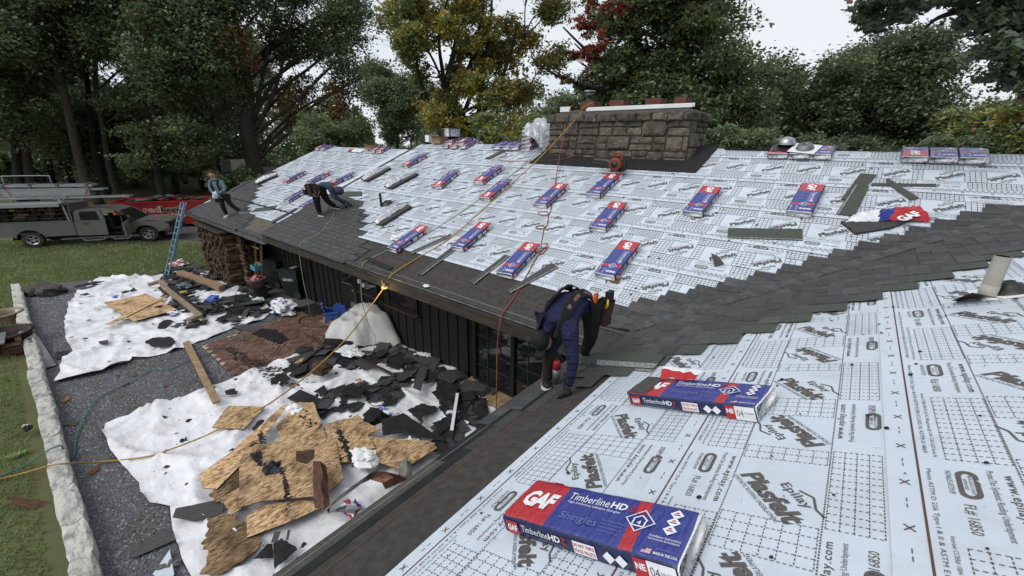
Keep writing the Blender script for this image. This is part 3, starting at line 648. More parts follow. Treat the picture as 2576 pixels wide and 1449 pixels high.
# --- chimney
ch = MB(); cx0, cx1, cy0, cy1, cz0, cz1 = -4.36, -.80, 5.14, 6.25, 1.85, 2.94
ch.box(((cx0+cx1)/2, (cy0+cy1)/2, (cz0+cz1)/2), (cx1-cx0, cy1-cy0, cz1-cz0))
chim = ch.build('chimney', M['mortar'], house)
def stone(p, u, v, wd, ht, dep, rd):
    """irregular block on a wall face: u along, v up, outward = u x v"""
    u = Vector(u); v = Vector(v); n = u.cross(v); mb = MB(); k = 8; P = []
    cs = [(-.5, -.5), (0, -.52), (.5, -.5), (.52, 0), (.5, .5), (0, .52), (-.5, .5), (-.52, 0)]
    ring = [(a*wd*(1+rd.uniform(-.16, .05)), b*ht*(1+rd.uniform(-.18, .05))) for a, b in cs]
    c = Vector(p); dd = dep*rd.uniform(.8, 1.25)
    vs = [c+u*a+v*b-n*.02 for a, b in ring]+[c+u*a*.97+v*b*.97+n*dd*.7 for a, b in ring]+[c+u*a*.72+v*b*.72+n*dd*rd.uniform(.85, 1.15) for a, b in ring]+[c+n*dd*rd.uniform(.9, 1.2)]
    fs = [(i, (i+1) % k, (i+1) % k+k, i+k) for i in range(k)]+[(i+k, (i+1) % k+k, (i+1) % k+2*k, i+2*k) for i in range(k)]+[(i+2*k, (i+1) % k+2*k, 3*k) for i in range(k)]
    mb.add(vs, fs); return mb.build('stone', M['stone'], chim)
rd = random.Random(5)
def stone_face(x0, x1, z0, z1, org, u):
    """random ashlar: rows of mixed height, some split in two"""
    z = z0; org = Vector(org)
    for hrow in (.26, .31, .36):
        ht = min(hrow, z1-z)
        if ht < .06: break
        x = x0
        while x < x1-.03:
            wd = rd.choice((.2, .28, .36, .44, .56)); wd = min(wd, x1-x)
            if x1-x-wd < .1: wd = x1-x
            if rd.random() < .38 and ht > .2 and wd > .18:
                f = rd.uniform(.4, .6)
                for zz, h2 in ((z, ht*f), (z+ht*f, ht*(1-f))): stone(org+Vector(u)*(x+wd/2)+Vector((0, 0, zz+h2/2)), u, (0, 0, 1), wd-.022, h2-.022, .03, rd)
            else: stone(org+Vector(u)*(x+wd/2)+Vector((0, 0, z+ht/2)), u, (0, 0, 1), wd-.022, ht-.022, .05*rd.uniform(.5, 1.5), rd)
            x += wd
        z += ht
stone_face(0, cx1-cx0, 2.07, 2.99, (cx0, cy0, 0), (1, 0, 0)); stone_face(0, cy1-cy0, 2.15, 2.99, (cx1, cy0, 0), (0, 1, 0))
x = cx0-.05
while x < cx1+.03:                                      # projecting top course
    wd = min(rd.choice((.26, .34, .42, .5)), cx1+.06-x); stone((x+wd/2, cy0-.05, 3.04), (1, 0, 0), (0, 0, 1), wd-.02, .16, .05, rd); x += wd
y = cy0-.03
while y < cy1:
    wd = min(rd.choice((.3, .4)), cy1+.03-y+.02); stone((cx1+.05, y+wd/2, 3.04), (0, 1, 0), (0, 0, 1), wd-.02, .16, .05, rd); y += wd
mb = MB(); A_ = [(cx0-.05, cy0-.06), (cx1+.06, cy0-.06), (cx1+.06, cy1+.06), (cx0-.05, cy1+.06)]; B_ = [(cx0+.45, cy0+.4), (cx1-.4, cy0+.4), (cx1-.4, cy1-.35), (cx0+.45, cy1-.35)]
mb.add([(*p, 2.95) for p in A_]+[(*p, 3.125) for p in A_]+[(*p, 3.27) for p in B_], [(0, 1, 5, 4), (1, 2, 6, 5), (2, 3, 7, 6), (3, 0, 4, 7), (4, 5, 9, 8), (5, 6, 10, 9), (6, 7, 11, 10), (7, 4, 8, 11), (8, 9, 10, 11)])
mb.build('crown', M['mortar'], chim)
for xx, ww in ((-2.75, .36), (-1.85, .36), (-1.25, .26), (-3.55, .4)):
    mb = MB(); mb.box((xx, 5.75, 3.37), (ww, .36, .17)); mb.box((xx, 5.75, 3.4595), (ww-.08, .28, .012), 1); mb.build('flue', [M['flue'], M['void']], chim)
mb = MB(); mb.lathe([(.075, 3.455), (.075, 3.60), (.095, 3.60), (.095, 3.68), (.085, 3.68)], 16); mb.lathe([(.085, 3.68), (.15, 3.70), (.14, 3.72), (.0, 3.735)], 16, 1)
Xf = Matrix.Translation((-3.6, 5.75, 0)); mb.v = [tuple(Xf @ Vector(v)) for v in mb.v]; mb.build('flue_pipe', [M['galv'], M['alu']], chim, True)
# --- walls, boards, eaves woodwork
mb = MB(); WY = 1.2
mb.box((-5.2, WY+.1, (G+.35)/2), (10.2, .14, .35-G)); mb.box((1.32, -3.6, (G+.30)/2), (.14, 7, .3-G)); mb.box((-13.9, WY+.12, (G+.1)/2), (7.2, .14, .1-G))
mb.box((-17.1, 3.6, (G+.1)/2), (.14, 4.6, .1-G))
wall = mb.build('wall', M['void'], house)
bmesh_board = MB(); bmesh_board.box((0, 0, 0), (.262, .02, 2.86)); bmesh_board.box((.148, -.012, 0), (.04, .04, 2.86)); bd = bmesh_board.mesh('board', M['wood_dark'])
x = -10.1
while x < -3.5:
    if not (-8.75 < x < -7.8): inst('board', bd, wall, Matrix.Translation((x, WY+.018, G+1.43+.02)))
    x += .305
x = -17.0
while x < -10.3: inst('board', bd, wall, Matrix.Translation((x, WY+.038, G+1.33))); x += .305
# door between the boards
mb = MB(); mb.box((-8.27, WY+.02, G+1.05), (.86, .03, 2.0)); mb.box((-8.27, WY+.0, G+1.5), (.55, .012, .8), 1); mb.box((-8.27, WY+.0, G+.55), (.55, .012, .7))
dr = mb.build('door', [M['wood_dark'], M['glass']], house)
mb = MB(); mb.ball((-7.93, WY-.05, G+1.0), .035); mb.build('handle', M['tan'], dr)
mb = MB(); mb.box((-8.27, WY-.32, G+.06), (1.1, .5, .1)); mb.box((-8.27, WY-.62, G+.012), (1.2, .1, .04)); mb.build('door_step', M['lum_w'], house)
# windows
def window(x0, x1, z0, z1, panes=2):
    mb = MB(); y = WY-.02
    for c, d in ((((x0+x1)/2, y, z0), (x1-x0+.1, .07, .05)), (((x0+x1)/2, y, z1), (x1-x0+.1, .07, .05)), ((x0, y, (z0+z1)/2), (.05, .068, z1-z0-.04)), ((x1, y, (z0+z1)/2), (.05, .068, z1-z0-.04))): mb.box(c, d)
    w_ = mb.build('window', M['wood_dark'], house)
    mb = MB(); mb.box(((x0+x1)/2, y-.012, (z0+z1)/2), (x1-x0-.05, .01, z1-z0-.05)); mb.build('pane', M['glass'], w_)
    mb = MB(); mb.box(((x0+x1)/2, y-.06, z0-.05), (x1-x0+.2, .14, .04)); mb.build('sill', M['fascia'], w_)
window(-6.25, -5.15, -1.35, -.65); window(-7.45, -6.75, -1.3, -.72)
# sliding glass door and fixed lights next to the inner corner
mb = MB(); x0, x1, z0, z1 = -3.28, .9, G+.14, -.25
for x in (x0, -2.25, -1.2, -.2, .9): mb.box((x, WY-.02, (z0+z1)/2), (.09, .09, z1-z0))
mb.box(((x0+x1)/2, WY-.02, z0-.02), (x1-x0+.1, .1, .06)); mb.box(((x0+x1)/2, WY-.02, z1), (x1-x0+.1, .1, .08))
sd = mb.build('sliding_door', M['wood_dark'], house)
for a, b in ((x0, -2.25), (-2.25, -1.2), (-1.2, -.2), (-.2, .9)):
    mb = MB(); mb.box(((a+b)/2, WY-.0, (z0+z1)/2), (b-a-.09, .01, z1-z0-.06)); mb.build('pane', M['glass'], sd)
    mb = MB()
    for i in (1, 2): mb.box((a+(b-a)*i/3, WY-.012, (z0+z1)/2), (.014, .012, z1-z0-.08))
    for i in range(1, 6): mb.box(((a+b)/2, WY-.013, z0+(z1-z0)*i/6), (b-a-.1, .012, .014))
    mb.build('glazing_bar', M['fascia'], sd)
mb = MB(); mb.box((-1.2, WY-.2, G+.06), (4.4, .34, .10)); mb.box((-1.2, WY-.42, G+.02), (4.5, .12, .06)); mb.build('door_sill', M['lum_w'], house)
# fascias, drip edges, soffits
mb = MB(); mb.box((-5.17, .005, -.15), (10.32, .04, .22)); mb.box((-5.17, -.022, -.062), (10.32, .012, .05)); fa = mb.build('fascia', M['fascia'], house)
mb = MB(); mb.box((-5.17, -.008, -.012), (10.32, .03, .012)); mb.build('drip_edge', M['metal_edge'], fa)
mb = MB(); mb.box((.005, -3.5, -.15), (.04, 6.96, .22)); fb = mb.build('fascia', M['fascia'], house)
mb = MB(); mb.box((-.008, -3.5, -.012), (.03, 6.96, .012)); mb.build('drip_edge', M['membrane_dark'], fb)
mb = MB(); mb.box((-5.17, .62, -.245), (10.32, 1.18, .02)); mb.box((.66, -3.5, -.246), (1.26, 7, .02)); mb.box((-13.9, .68, -.40), (7.0, 1.1, .02)); mb.build('soffit', M['wood_dark'], house)
mb = MB(); mb.box((-13.93, .075, -.31), (7.15, .03, .17)); fg = mb.build('fascia', M['wood_dark'], house)
# gutter under the lower roof
mb = MB(); gx0, gx1 = GL+.0, XL+.05
pr = [(.055, -.23), (.055, -.33), (-.06, -.33), (-.085, -.23), (-.075, -.23), (-.052, -.32), (.045, -.32), (.045, -.23)]
vs = [(x, p[0], p[1]) for x in (gx0, gx1) for p in pr]; k = len(pr)
mb.add(vs, [(i, (i+1) % k, (i+1) % k+k, i+k) for i in range(k)]+[(0, 1, 2, 5, 6, 7), (3+8, 4+8, 5+8, 2+8)])
gt = mb.build('gutter', M['galv'], house)
for i in range(12):
    x = gx0+.3+i*.58; mb = MB(); mb.box((x, -.01, -.25), (.03, .13, .012)); mb.build('gutter_strap', M['alu'], gt)
# floodlight under the far eave, lit
p = ony((967, 716), -.06); mb = MB(); mb.tube([(p.x-.12, .0, p.z+.08), (p.x-.1, -.04, p.z+.02), (p.x-.05, -.06, p.z+.02)], .015, 6); mb.lathe([(.02, .02), (.065, -.05)], 12, 0, Matrix.Translation(p))
lp = mb.build('floodlight', M['tan'], house, True)
mb = MB(); mb.ball(p+Vector((0, 0, -.05)), (.062, .062, .035), 0, 12, 8); mb.build('bulb', M['lamp'], lp, True)
pl_ = bpy.data.lights.new('floodlight_light', 'POINT'); pl_.energy = 3; pl_.color = (1, .7, .3); pl_.shadow_soft_size = .05
po = bpy.data.objects.new('floodlight_light', pl_); COL.objects.link(po); po.parent = house; po.location = p+Vector((0, -.12, -.1))-ORG['house']
# small tag and cups hanging outside the small window
for i, xx in enumerate((-7.35, -7.15)):
    mb = MB(); mb.tube([(xx, WY-.16, -.70), (xx, WY-.16, -.95)], .004, 4); mb.lathe([(.02, 0), (.045, -.02), (.05, -.11), (0, -.11)], 10, 1, Matrix.Translation((xx, WY-.16, -.95-.06*i)))
    o = mb.build('wind_chime', [M['alu'], M['white']], loc=(xx, WY-.16, -1.05)); tagit(o, ['white bell shaped hanger outside the small window, left of its twin', 'white bell shaped hanger outside the small window, right of its twin'][i], 'hanging ornament')
# shovel-shaped wall bracket
p = ony((1085+0, 0+0), WY) if False else ony(zd(2330, 840), WY-.08)
mb = MB(); mb.beam(p+Vector((0, 0, .38)), p+Vector((0, 0, .02)), .03, .03); mb.box((p.x, p.y-.06, p.z-.08), (.30, .03, .22))
o = mb.build('dustpan', M['galv'], loc=p); tagit(o, 'grey long handled dustpan hanging on the dark board wall', 'dustpan')
# pipe vent with loose flashing on the near roof
a, b = RB.hit((2478, 752)); pv = thing('vent_pipe', 'off white plastic vent pipe standing up through the near roof', 'pipe', RB.P(a, b, 0))
p0 = RB.P(a, b, 0); mb = MB(); mb.tube([p0-Vector((0, 0, .05)), p0+Vector((.0, .0, .36))], .052, 16, 0, False); mb.tube([p0+Vector((0, 0, .0)), p0+Vector((0, 0, .36))], .044, 16, 1, False); mb.tube([p0+Vector((0, 0, .0)), p0+Vector((0, 0, .12))], .055, 16)
mb.build('pipe', [M['pvc'], M['void']], pv, True)
mb = MB(); mb.add([RB.P(a+x, b+y, h) for x, y, h in ((.02, -.16, .01), (.16, -.2, .06), (.10, -.02, .05), (.0, .05, .01), (.14, .10, .02), (.2, -.08, .12))], [(0, 1, 5, 2), (2, 3, 0), (2, 5, 4)], 0); mb.build('torn_collar', M['blackpl'], pv)
fl = thing('pipe_flashing', 'pipe flashing, white square base with black rubber cone, beside the vent pipe', 'flashing', RB.P(a, b, 0))
a2, b2 = RB.hit((2540, 738)); mb = MB()
mb.prism([(-.17, -.2), (.17, -.2), (.17, .2), (-.17, .2)], .012, .018, 0, RB.M(a2, b2, .0, R(8))); mb.build('base', M['white'], fl)
mb = MB(); mb.lathe([(.13, .018), (.115, .045), (.085, .055), (.08, .075), (.05, .085), (.045, .10), (.03, .10), (.03, .03)], 18, 0, RB.M(a2, b2, 0)); mb.build('cone', M['blackpl'], fl, True)
# ================================================================ PACKS OF SHINGLES
BL, BW, BH = .95, .33, .105
def pack_mesh(seed, bend=0.0):
    mb = MB(); rd = random.Random(seed); nx = 18
    prof = [(-.5, .12), (-.5, .85), (-.47, .97), (-.40, 1), (-.2, 1), (0, 1), (.2, 1), (.40, 1), (.47, .97), (.5, .85), (.5, .12), (.45, 0), (-.45, 0)]
    k = len(prof); rows = []
    xs = [-.5, -.495, -.485]+[-.47+.94*i/(nx-1) for i in range(nx)]+[.485, .495, .5]
    for i, xf in enumerate(xs):
        sh = {0: .80, 1: .93, 2: .985}.get(min(i, len(xs)-1-i), 1)
        for (yy, zz) in prof:
            x, y, z = xf*BL, yy*BW*(.94+.06*sh), (.5+(zz-.5)*sh)*BH
            nn = noise.noise((x*9+seed*7, y*11, z*8)); z += nn*.005*(zz > .5); y += noise.noise((x*12, y*5+seed, z*14))*.004
            if bend: z -= bend*math.sqrt(x*x+.004)
            rows.append((x, y, max(z, 0) if not bend else z))
    fs = []; ms = []
    nr = len(xs)
    for i in range(nr-1):
        for j in range(k):
            fs.append((i*k+j, (i+1)*k+j, (i+1)*k+(j+1) % k, i*k+(j+1) % k))
            ms.append(2 if i in (0, nr-2) else (0 if 2 <= j <= 7 else (1 if j in (0, 1, 8, 9) else 2)))
    mb.v = rows; mb.f = [f[::-1] for f in fs]+[tuple(range(k)), tuple(range((nr-1)*k, nr*k))[::-1]]; mb.f = mb.f; mb.m = ms+[2, 2]
    return mb
def pack_print(bend=0):
    mb = MB(); z = BH+.0035
    put(mb, 'GAF', -.425, -.06, .20, .125, 0, z, 0, bold=.05, shear=.12, sp=.9)
    put(mb, 'Timberline', -.175, .055, .235, .052, 0, z, 0); put(mb, 'HD', .07, .058, .085, .045, 0, z, 0, bold=.03); put(mb, 'Z', .16, .058, .04, .045, 0, z, 2, bold=.03, shear=.2)
    put(mb, 'High Definition Lifetime Shingles', -.165, .026, .30, .020, 0, z, 0)
    put(mb, 'Shingles', -.15, -.095, .21, .060, 0, z, 3)
    for i, s in enumerate(('StainGuard Plus', 'Algae Protection', 'StrikeZone Nailing Area', 'LayerLock Technology')): put(mb, s, .075, -.035-.022*i, .11, .013, 0, z, 3)
    def dia(cx, cy, r, fill, m=0):
        if fill: mb.add([(cx-r, cy, z), (cx, cy-r, z), (cx+r, cy, z), (cx, cy+r, z)], [(0, 1, 2, 3)], m)
        else:
            q = r*.90; P = [(cx-r, cy), (cx, cy-r), (cx+r, cy), (cx, cy+r)]; Q = [(cx-q, cy), (cx, cy-q), (cx+q, cy), (cx, cy+q)]
            mb.add([(*p, z+.0012) for p in P+Q], [(i, (i+1) % 4, (i+1) % 4+4, i+4) for i in range(4)], m)
            mb.add([(*p, z+.0006) for p in Q], [(0, 1, 2, 3)], 4)
    dia(.245, .02, .072, False)
    for (x0, y0), (x1, y1) in (((-.034, .012), (0, .04)), ((0, .04), (.034, .012)), ((-.028, .01), (-.028, -.028)), ((.028, .01), (.028, -.028)), ((-.028, -.028), (.028, -.028))): line(mb, .245+x0, .012+y0, .245+x1, .012+y1, .007, 0, z+.0025)
    put(mb, '4', .236, -.006, .018, .024, 0, z+.0025, 0, bold=.02); line(mb, .215, .052, .245, .072, .006, 2, z+.0025); line(mb, .245, .072, .275, .052, .006, 2, z+.0025)
    for y in (.105, .055, .005):
        dia(.385, y, .031, True); line(mb, .377, y+.008, .392, y+.008, .008, 2, z+.001); line(mb, .37, y-.004, .40, y-.004, .006, 4, z+.001)
    put(mb, 'Installation Instructions', .315, -.052, .135, .013, 0, z, 0); put(mb, 'Instrucciones de Instalacion', .315, -.068, .135, .012, 0, z, 0)
    put(mb, 'gaf.com/shingles', .37, -.115, .08, .012, 0, z, 3); put(mb, 'MADE IN THE U.S.A.', .365, -.14, .10, .014, 0, z, 0, bold=.02)
    mb.add([(.315, -.145, z), (.355, -.145, z), (.355, -.118, z), (.315, -.118, z)], [(0, 1, 2, 3)], 0)
    for i in range(4): line(mb, .315, -.142+i*.0072, .355, -.142+i*.0072, .0032, 2, z+.0006)
    mb.add([(.315, -.131, z+.001), (.331, -.131, z+.001), (.331, -.118, z+.001), (.315, -.118, z+.001)], [(0, 1, 2, 3)], 4)
    for sgn in (-1, 1):                               # the two long sides
        y = sgn*(BW/2+.006); X = Matrix(((1, 0, 0, 0), (0, 0, -1, y), (0, 1, 0, 0), (0, 0, 0, 1))) if sgn < 0 else Matrix(((-1, 0, 0, 0), (0, 0, 1, y), (0, 1, 0, 0), (0, 0, 0, 1)))
        d = 0 if sgn < 0 else 0
        def q(x0, x1, z0, z1, m, e=0): mb.add([(x0, z0, e), (x1, z0, e), (x1, z1, e), (x0, z1, e)], [(0, 1, 2, 3)], m, X)
        q(-.445, -.365, .018, .088, 2); put(mb, 'GAF', -.437, .034, .065, .036, 0, .001, 0, bold=.04, X=X)
        put(mb, 'Timberline', -.34, .045, .17, .036, 0, 0, 0, X=X); put(mb, 'HD', -.165, .045, .07, .034, 0, 0, 0, bold=.03, X=X); put(mb, 'Z', -.09, .045, .03, .034, 0, 0, 2, bold=.03, X=X)
        put(mb, 'High Definition Lifetime Shingles', -.33, .022, .25, .015, 0, 0, 3, X=X)
        q(-.02, .10, .022, .085, 0); put(mb, 'DO NOT TRIPLE', -.015, .058, .11, .018, 0, .001, 2, bold=.02, X=X); put(mb, 'STACK PALLETS', -.015, .03, .11, .018, 0, .001, 2, bold=.02, X=X)
        for cx in (.165, .225): mb.add([(cx-.03, .052, 0), (cx, .022, 0), (cx+.03, .052, 0), (cx, .082, 0)], [(0, 1, 2, 3)], 0, X)
        q(.285, .345, .008, .096, 2); put(mb, 'NE', .292, .045, .045, .032, 0, .001, 0, bold=.04, X=X)
        q(.345, .465, .006, .098, 5); put(mb, '04', .355, .03, .04, .045, 0, .001, 1, X=X); put(mb, 'DUAL SHADOW', .40, .05, .055, .012, 0, .001, 1, X=X)
    if bend: mb.v = [(v[0], v[1], v[2]-bend*math.sqrt(v[0]**2+.004)) for v in mb.v]
    return mb.mesh('lettering', [M['lwhite'], M['ink'], M['redprint'], M['paleblue'], M['blueprint'], M['film']])
M['redprint'] = mat('print_red', (.45, .03, .035), rough=.35); M['paleblue'] = mat('print_pale_blue', (.17, .20, .45), rough=.35); M['blueprint'] = mat('print_blue', (.030, .042, .23), rough=.35)
PK = [pack_mesh(i).mesh('shingle_pack', [M['wrap'], M['wrap_side'], M['film']], smooth=True) for i in range(3)]; PR = pack_print(); PKR = [pack_mesh(i, .33).mesh('bent_shingle_pack', [M['wrap'], M['wrap_side'], M['film']], smooth=True) for i in range(2)]; PRR = pack_print(.33)
npk = [0]
def pack(X, label, group=None, bent_=False):
    o = inst('shingle_pack', PKR[npk[0] % 2] if bent_ else PK[npk[0] % 3], None, X); npk[0] += 1; tagit(o, label, 'shingle pack', group); ORG[o.name] = Vector((0, 0, 0))
    inst('lettering', PRR if bent_ else PR, o); return o
def pack_at(pl, ql, qu, red_low, label, group='wrapped shingle packs laid out on the roof'):
    """ql, qu: lower and upper end of the top face in the photograph"""
    a0, b0 = pl.hit(ql, BH); a1, b1 = pl.hit(qu, BH)
    rot = math.atan2(b1-b0, a1-a0)+(0 if red_low else math.pi)
    return pack(pl.M((a0+a1)/2, (b0+b1)/2, .018, rot), label, group)
P_ = pack_at
P_(RA, z6(1285, 288), z6(1450, 196), True, 'red and blue shingle pack highest on the main slope, below the ridge stack')
P_(RA, z6(1545, 462), z6(1695, 338), True, 'shingle pack with red end low, left of the two packs above the pale rope')
P_(RA, z6(1890, 425), z6(2060, 298), True, 'shingle pack with red end low, upper one of the pair beside the pale rope')
P_(RA, z6(1945, 558), z6(2125, 415), True, 'shingle pack with red end low, lying under the pale green rope')
P_(RA, z7(370, 1118), z7(582, 925), False, 'shingle pack crossed by the thin red hose, red end up')
p6 = P_(RA, z7(865, 1022), z7(1075, 832), False, 'shingle pack under the orange leaf blower, below the chimney')
P_(RA, z7(905, 1340), z7(1120, 1095), False, 'shingle pack in the middle of the slope below the blower pack')
P_(RA, z7(1800, 1190), z7(1985, 952), False, 'shingle pack below the right corner of the chimney, left of another pack')
P_(RA, z8(610, 725), z8(735, 488), False, 'shingle pack farthest right on the slope, left of two crossed loose strips')
P_(RA, z6(1185, 975), z6(1435, 805), False, 'shingle pack near the eave with a crumpled white glove beside it')
P_(RA, z6(1715, 970), z6(1950, 770), False, 'shingle pack near the eave under the yellow hose, hollow open end')
P_(RA, z6(2105, 1188), z6(2340, 940), False, 'shingle pack near the eave with a dark starter strip tucked behind it')
P_(RA, (1524, 688), (1585, 612), False, 'shingle pack low on the slope with a dead oak leaf at its foot')
P_(RG, z6(292, 425), z6(445, 345), True, 'shingle pack on the lower far roof with its red end towards the eave')
P_(RG, z6(490, 428), z6(655, 345), False, 'shingle pack on the lower far roof, uppermost of three with red end up')
P_(RG, z6(690, 432), z6(835, 365), True, 'shingle pack on the lower far roof right beside the roof step')
P_(RG, z6(310, 578), z6(470, 485), False, 'shingle pack on the lower far roof reaching behind the bent worker')
P_(RG, z6(455, 620), z6(590, 545), False, 'shingle pack on the lower far roof half hidden by the bent worker')
# the two packs on the near slope
def pack_quad(pl, q00, q01, label):
    a0, b0 = pl.hit(q00, BH); a1, b1 = pl.hit(q01, BH)
    return pack(pl.M((a0+a1)/2, (b0+b1)/2, .016, math.atan2(b1-b0, a1-a0)), label, 'wrapped shingle packs laid out on the roof')
mid = lambda a, b: ((a[0]+b[0])/2, (a[1]+b[1])/2)
pack_quad(RB, mid((1356, 1214), (1276, 1294)), mid((1702, 1419), (1759, 1296)), 'large unopened red and blue shingle pack nearest the camera')
a0, b0 = RB.hit(mid((1632, 952), (1588, 992)), BH); a1, b1 = RB.hit(mid((1905, 1035), (1945, 965)), BH); rt = math.atan2(b1-b0, a1-a0)
XB2 = RB.M((a0+a1)/2, (b0+b1)/2, .016, rt)
pk = pack(XB2, 'torn open shingle pack with bare shingles showing beyond the kneeling pack', None); pk['label'] = 'torn open shingle pack behind the nearest one, bare shingles at its left end'
mb = MB(); mb.box((-.40, 0, BH+.004), (.16, .29, .008)); mb.box((-.48, 0, .06), (.03, .29, .085)); mb.v = [v for v in mb.v]
mb.build('bare_shingles', M['sh2'], pk)
mb = MB(); rd = random.Random(3)
V = []; nx, ny = 10, 6
for i in range(nx+1):
    for j in range(ny+1):
        x, y = -.34+.30*i/nx, .10+.2*j/ny; V.append((x, y, BH+.012+.05*abs(noise.noise((x*14, y*14, 1)))+.05*math.sin(3.1*j/ny)*(1-i/nx*.5)))
mb.add(V, [(i*(ny+1)+j, (i+1)*(ny+1)+j, (i+1)*(ny+1)+j+1, i*(ny+1)+j+1) for i in range(nx) for j in range(ny)], 0)
mb.m = [1 if (f[0] % (ny+1)) < 2 else 0 for f in mb.f]
mb.build('torn_wrapper', [M['film'], M['redprint']], pk, True)
# packs draped over the ridge
_t = 0; RT = Plane(RA.P(0, RIDGE, 0), (1, 0, 0), (0, math.cos(_t), math.sin(_t)))       # nearly flat rest over the ridge
RTG = Plane(RG.P(0, RIDGE, 0), (1, 0, 0), (0, math.cos(_t), math.sin(_t)))
def ridge_pack(q, lay_, red_low, label, grp, pl=RA, jit=0, db=0):
    a, b = pl.hit(q); ang = (math.pi/2 if red_low else -math.pi/2)+jit
    Q = (RT if pl is RA else RTG); return pack(Q.M(a, .02+db, .014+lay_*(BH+.003), ang), label, grp, True)
gR = 'shingle packs laid across the ridge'
for q, l, rl, lab, jt in ((z8(445, 250), 0, True, 'ridge pack with red end out under the silver dome vent', .02), (z8(620, 255), 0, False, 'ridge pack under the white square pipe flashing', 0), (z8(800, 258), 0, False, 'blue ridge pack right of the white square pipe flashing', -.02),
     (z8(1555, 280), 0, True, 'ridge pack with red end out, left of the three at far right', .01), (z8(1790, 290), 0, False, 'blue ridge pack in the middle of the three at far right', 0), (z8(2040, 295), 0, False, 'blue ridge pack farthest right on the ridge', -.01)):
    ridge_pack(q, l, rl, lab, gR, jit=jt)
gS = 'shingle packs stacked on the ridge left of the chimney'
for i, (qx, l, rl, lab) in enumerate(((1650, 0, True, 'bottom left pack of the ridge stack under the silver wrapped roll'), (1720, 0, True, 'bottom middle pack of the ridge stack under the silver wrapped roll'), (1795, 0, False, 'bottom right pack of the ridge stack under the silver wrapped roll'),
      (1665, 1, True, 'upper left pack of the ridge stack under the silver wrapped roll'), (1760, 1, True, 'upper right pack of the ridge stack under the silver wrapped roll'))):
    ridge_pack(z6(qx, 145), l, rl, lab, gS, jit=.03*(i-2), db=.05*l)
for i, (qx, lab) in enumerate(((2075, 'white and blue ridge pack, left of three next to the tall plastic covered stack'), (2150, 'white and blue ridge pack, middle of three next to the plastic covered stack'), (2225, 'white and blue ridge pack touching the plastic covered stack'))):
    ridge_pack(z6(qx, 150), 0, False, lab, gS, jit=.02*i)
names = ('bottom', 'second lowest', 'third from bottom', 'third from top', 'second highest', 'top')
for l in range(6): ridge_pack(z6(2300+6*(l % 2), 165), l*.95, True, names[l]+' pack of the tall stack beside the chimney', gS, jit=.04*(l % 2)-.02, db=.06)
for i, (qx, l, rl, lab) in enumerate(((525, 0, True, 'pack of the left pair lying on the lower ridge, red end out'), (575, 0, False, 'blue pack of the left pair lying on the lower ridge'), (1030, 0, True, 'red ended pack on the lower ridge, left of its neighbour by the step'), (1085, 0, True, 'red ended pack on the lower ridge closest to the roof step'))):
    ridge_pack(z6(qx, 190), l, rl, lab, 'shingle packs on the lower ridge', pl=RG, jit=.02*i)
# plastic sheet thrown over the tall stack
def drape(name, pl, a0, a1, b0, b1, hfun, m, nx=18, ny=14, seed=0):
    mb = MB(); V = []
    for i in range(nx+1):
        for j in range(ny+1):
            a, b = a0+(a1-a0)*i/nx, b0+(b1-b0)*j/ny; V.append(pl.P(a+.03*noise.noise((i*.7, j*.7, seed)), b+.03*noise.noise((i*.7, j*.7, seed+5)), hfun(i/nx, j/ny, a, b)))
    mb.add(V, [(i*(ny+1)+j, (i+1)*(ny+1)+j, (i+1)*(ny+1)+j+1, i*(ny+1)+j+1) for i in range(nx) for j in range(ny)])
    return mb
aT, bT = RA.hit(z6(2330, 165))
mb = drape('', RA, aT-.1, aT+.62, RIDGE-.55, RIDGE+.35, lambda u, v, a, b: .70*(1-max(0, u-.35)**1.3*1.3)*(.9+.2*noise.noise((a*7, b*7, 0)))-.25*max(0, .3-v), M['foil'])
o = mb.build('plastic_cover', M['foil'], smooth=True, loc=RA.P(aT+.2, RIDGE-.3, .5)); tagit(o, 'silvery plastic sheet thrown over the tall pack stack beside the chimney', 'plastic sheet')
# rolls, cartons and other things on the ridge
a, b = RA.hit(z6(1755, 75)); c = RA.P(a, RIDGE-.05, .25); rl = thing('wrapped_roll', 'silver and black wrapped block on top of the ridge stack', 'wrapped roll', c)
mb = MB(); mb.box((c.x, c.y, c.z+.13), (.44, .42, .25)); mb.build('body', M['blackpl'], rl); mb = MB(); mb.box((c.x+.06, c.y-.213, c.z+.13), (.22, .006, .235)); mb.box((c.x+.223, c.y, c.z+.13), (.006, .40, .22)); mb.box((c.x, c.y, c.z+.259), (.43, .41, .006)); mb.build('label_sheet', M['foil'], rl)
a, b = RA.hit(z6(1495, 100)); c = RA.P(a, RIDGE+.05, 0); rl = thing('wrapped_roll', 'dark wrapped block with white side at the left end of the main ridge', 'wrapped roll', c)
mb = MB(); mb.box((c.x, c.y, c.z+.13), (.50, .42, .28)); mb.build('body', M['blackpl'], rl); mb = MB(); mb.box((c.x+.253, c.y, c.z+.13), (.006, .40, .26)); mb.box((c.x+.14, c.y-.213, c.z+.14), (.2, .006, .22)); mb.build('label_sheet', M['film'], rl)
a, b = RA.hit(z6(1590, 100)); c = RA.P(a, RIDGE+.0, 0); cb = thing('carton', 'brown cardboard carton behind the dark wrapped block on the ridge', 'carton', c)
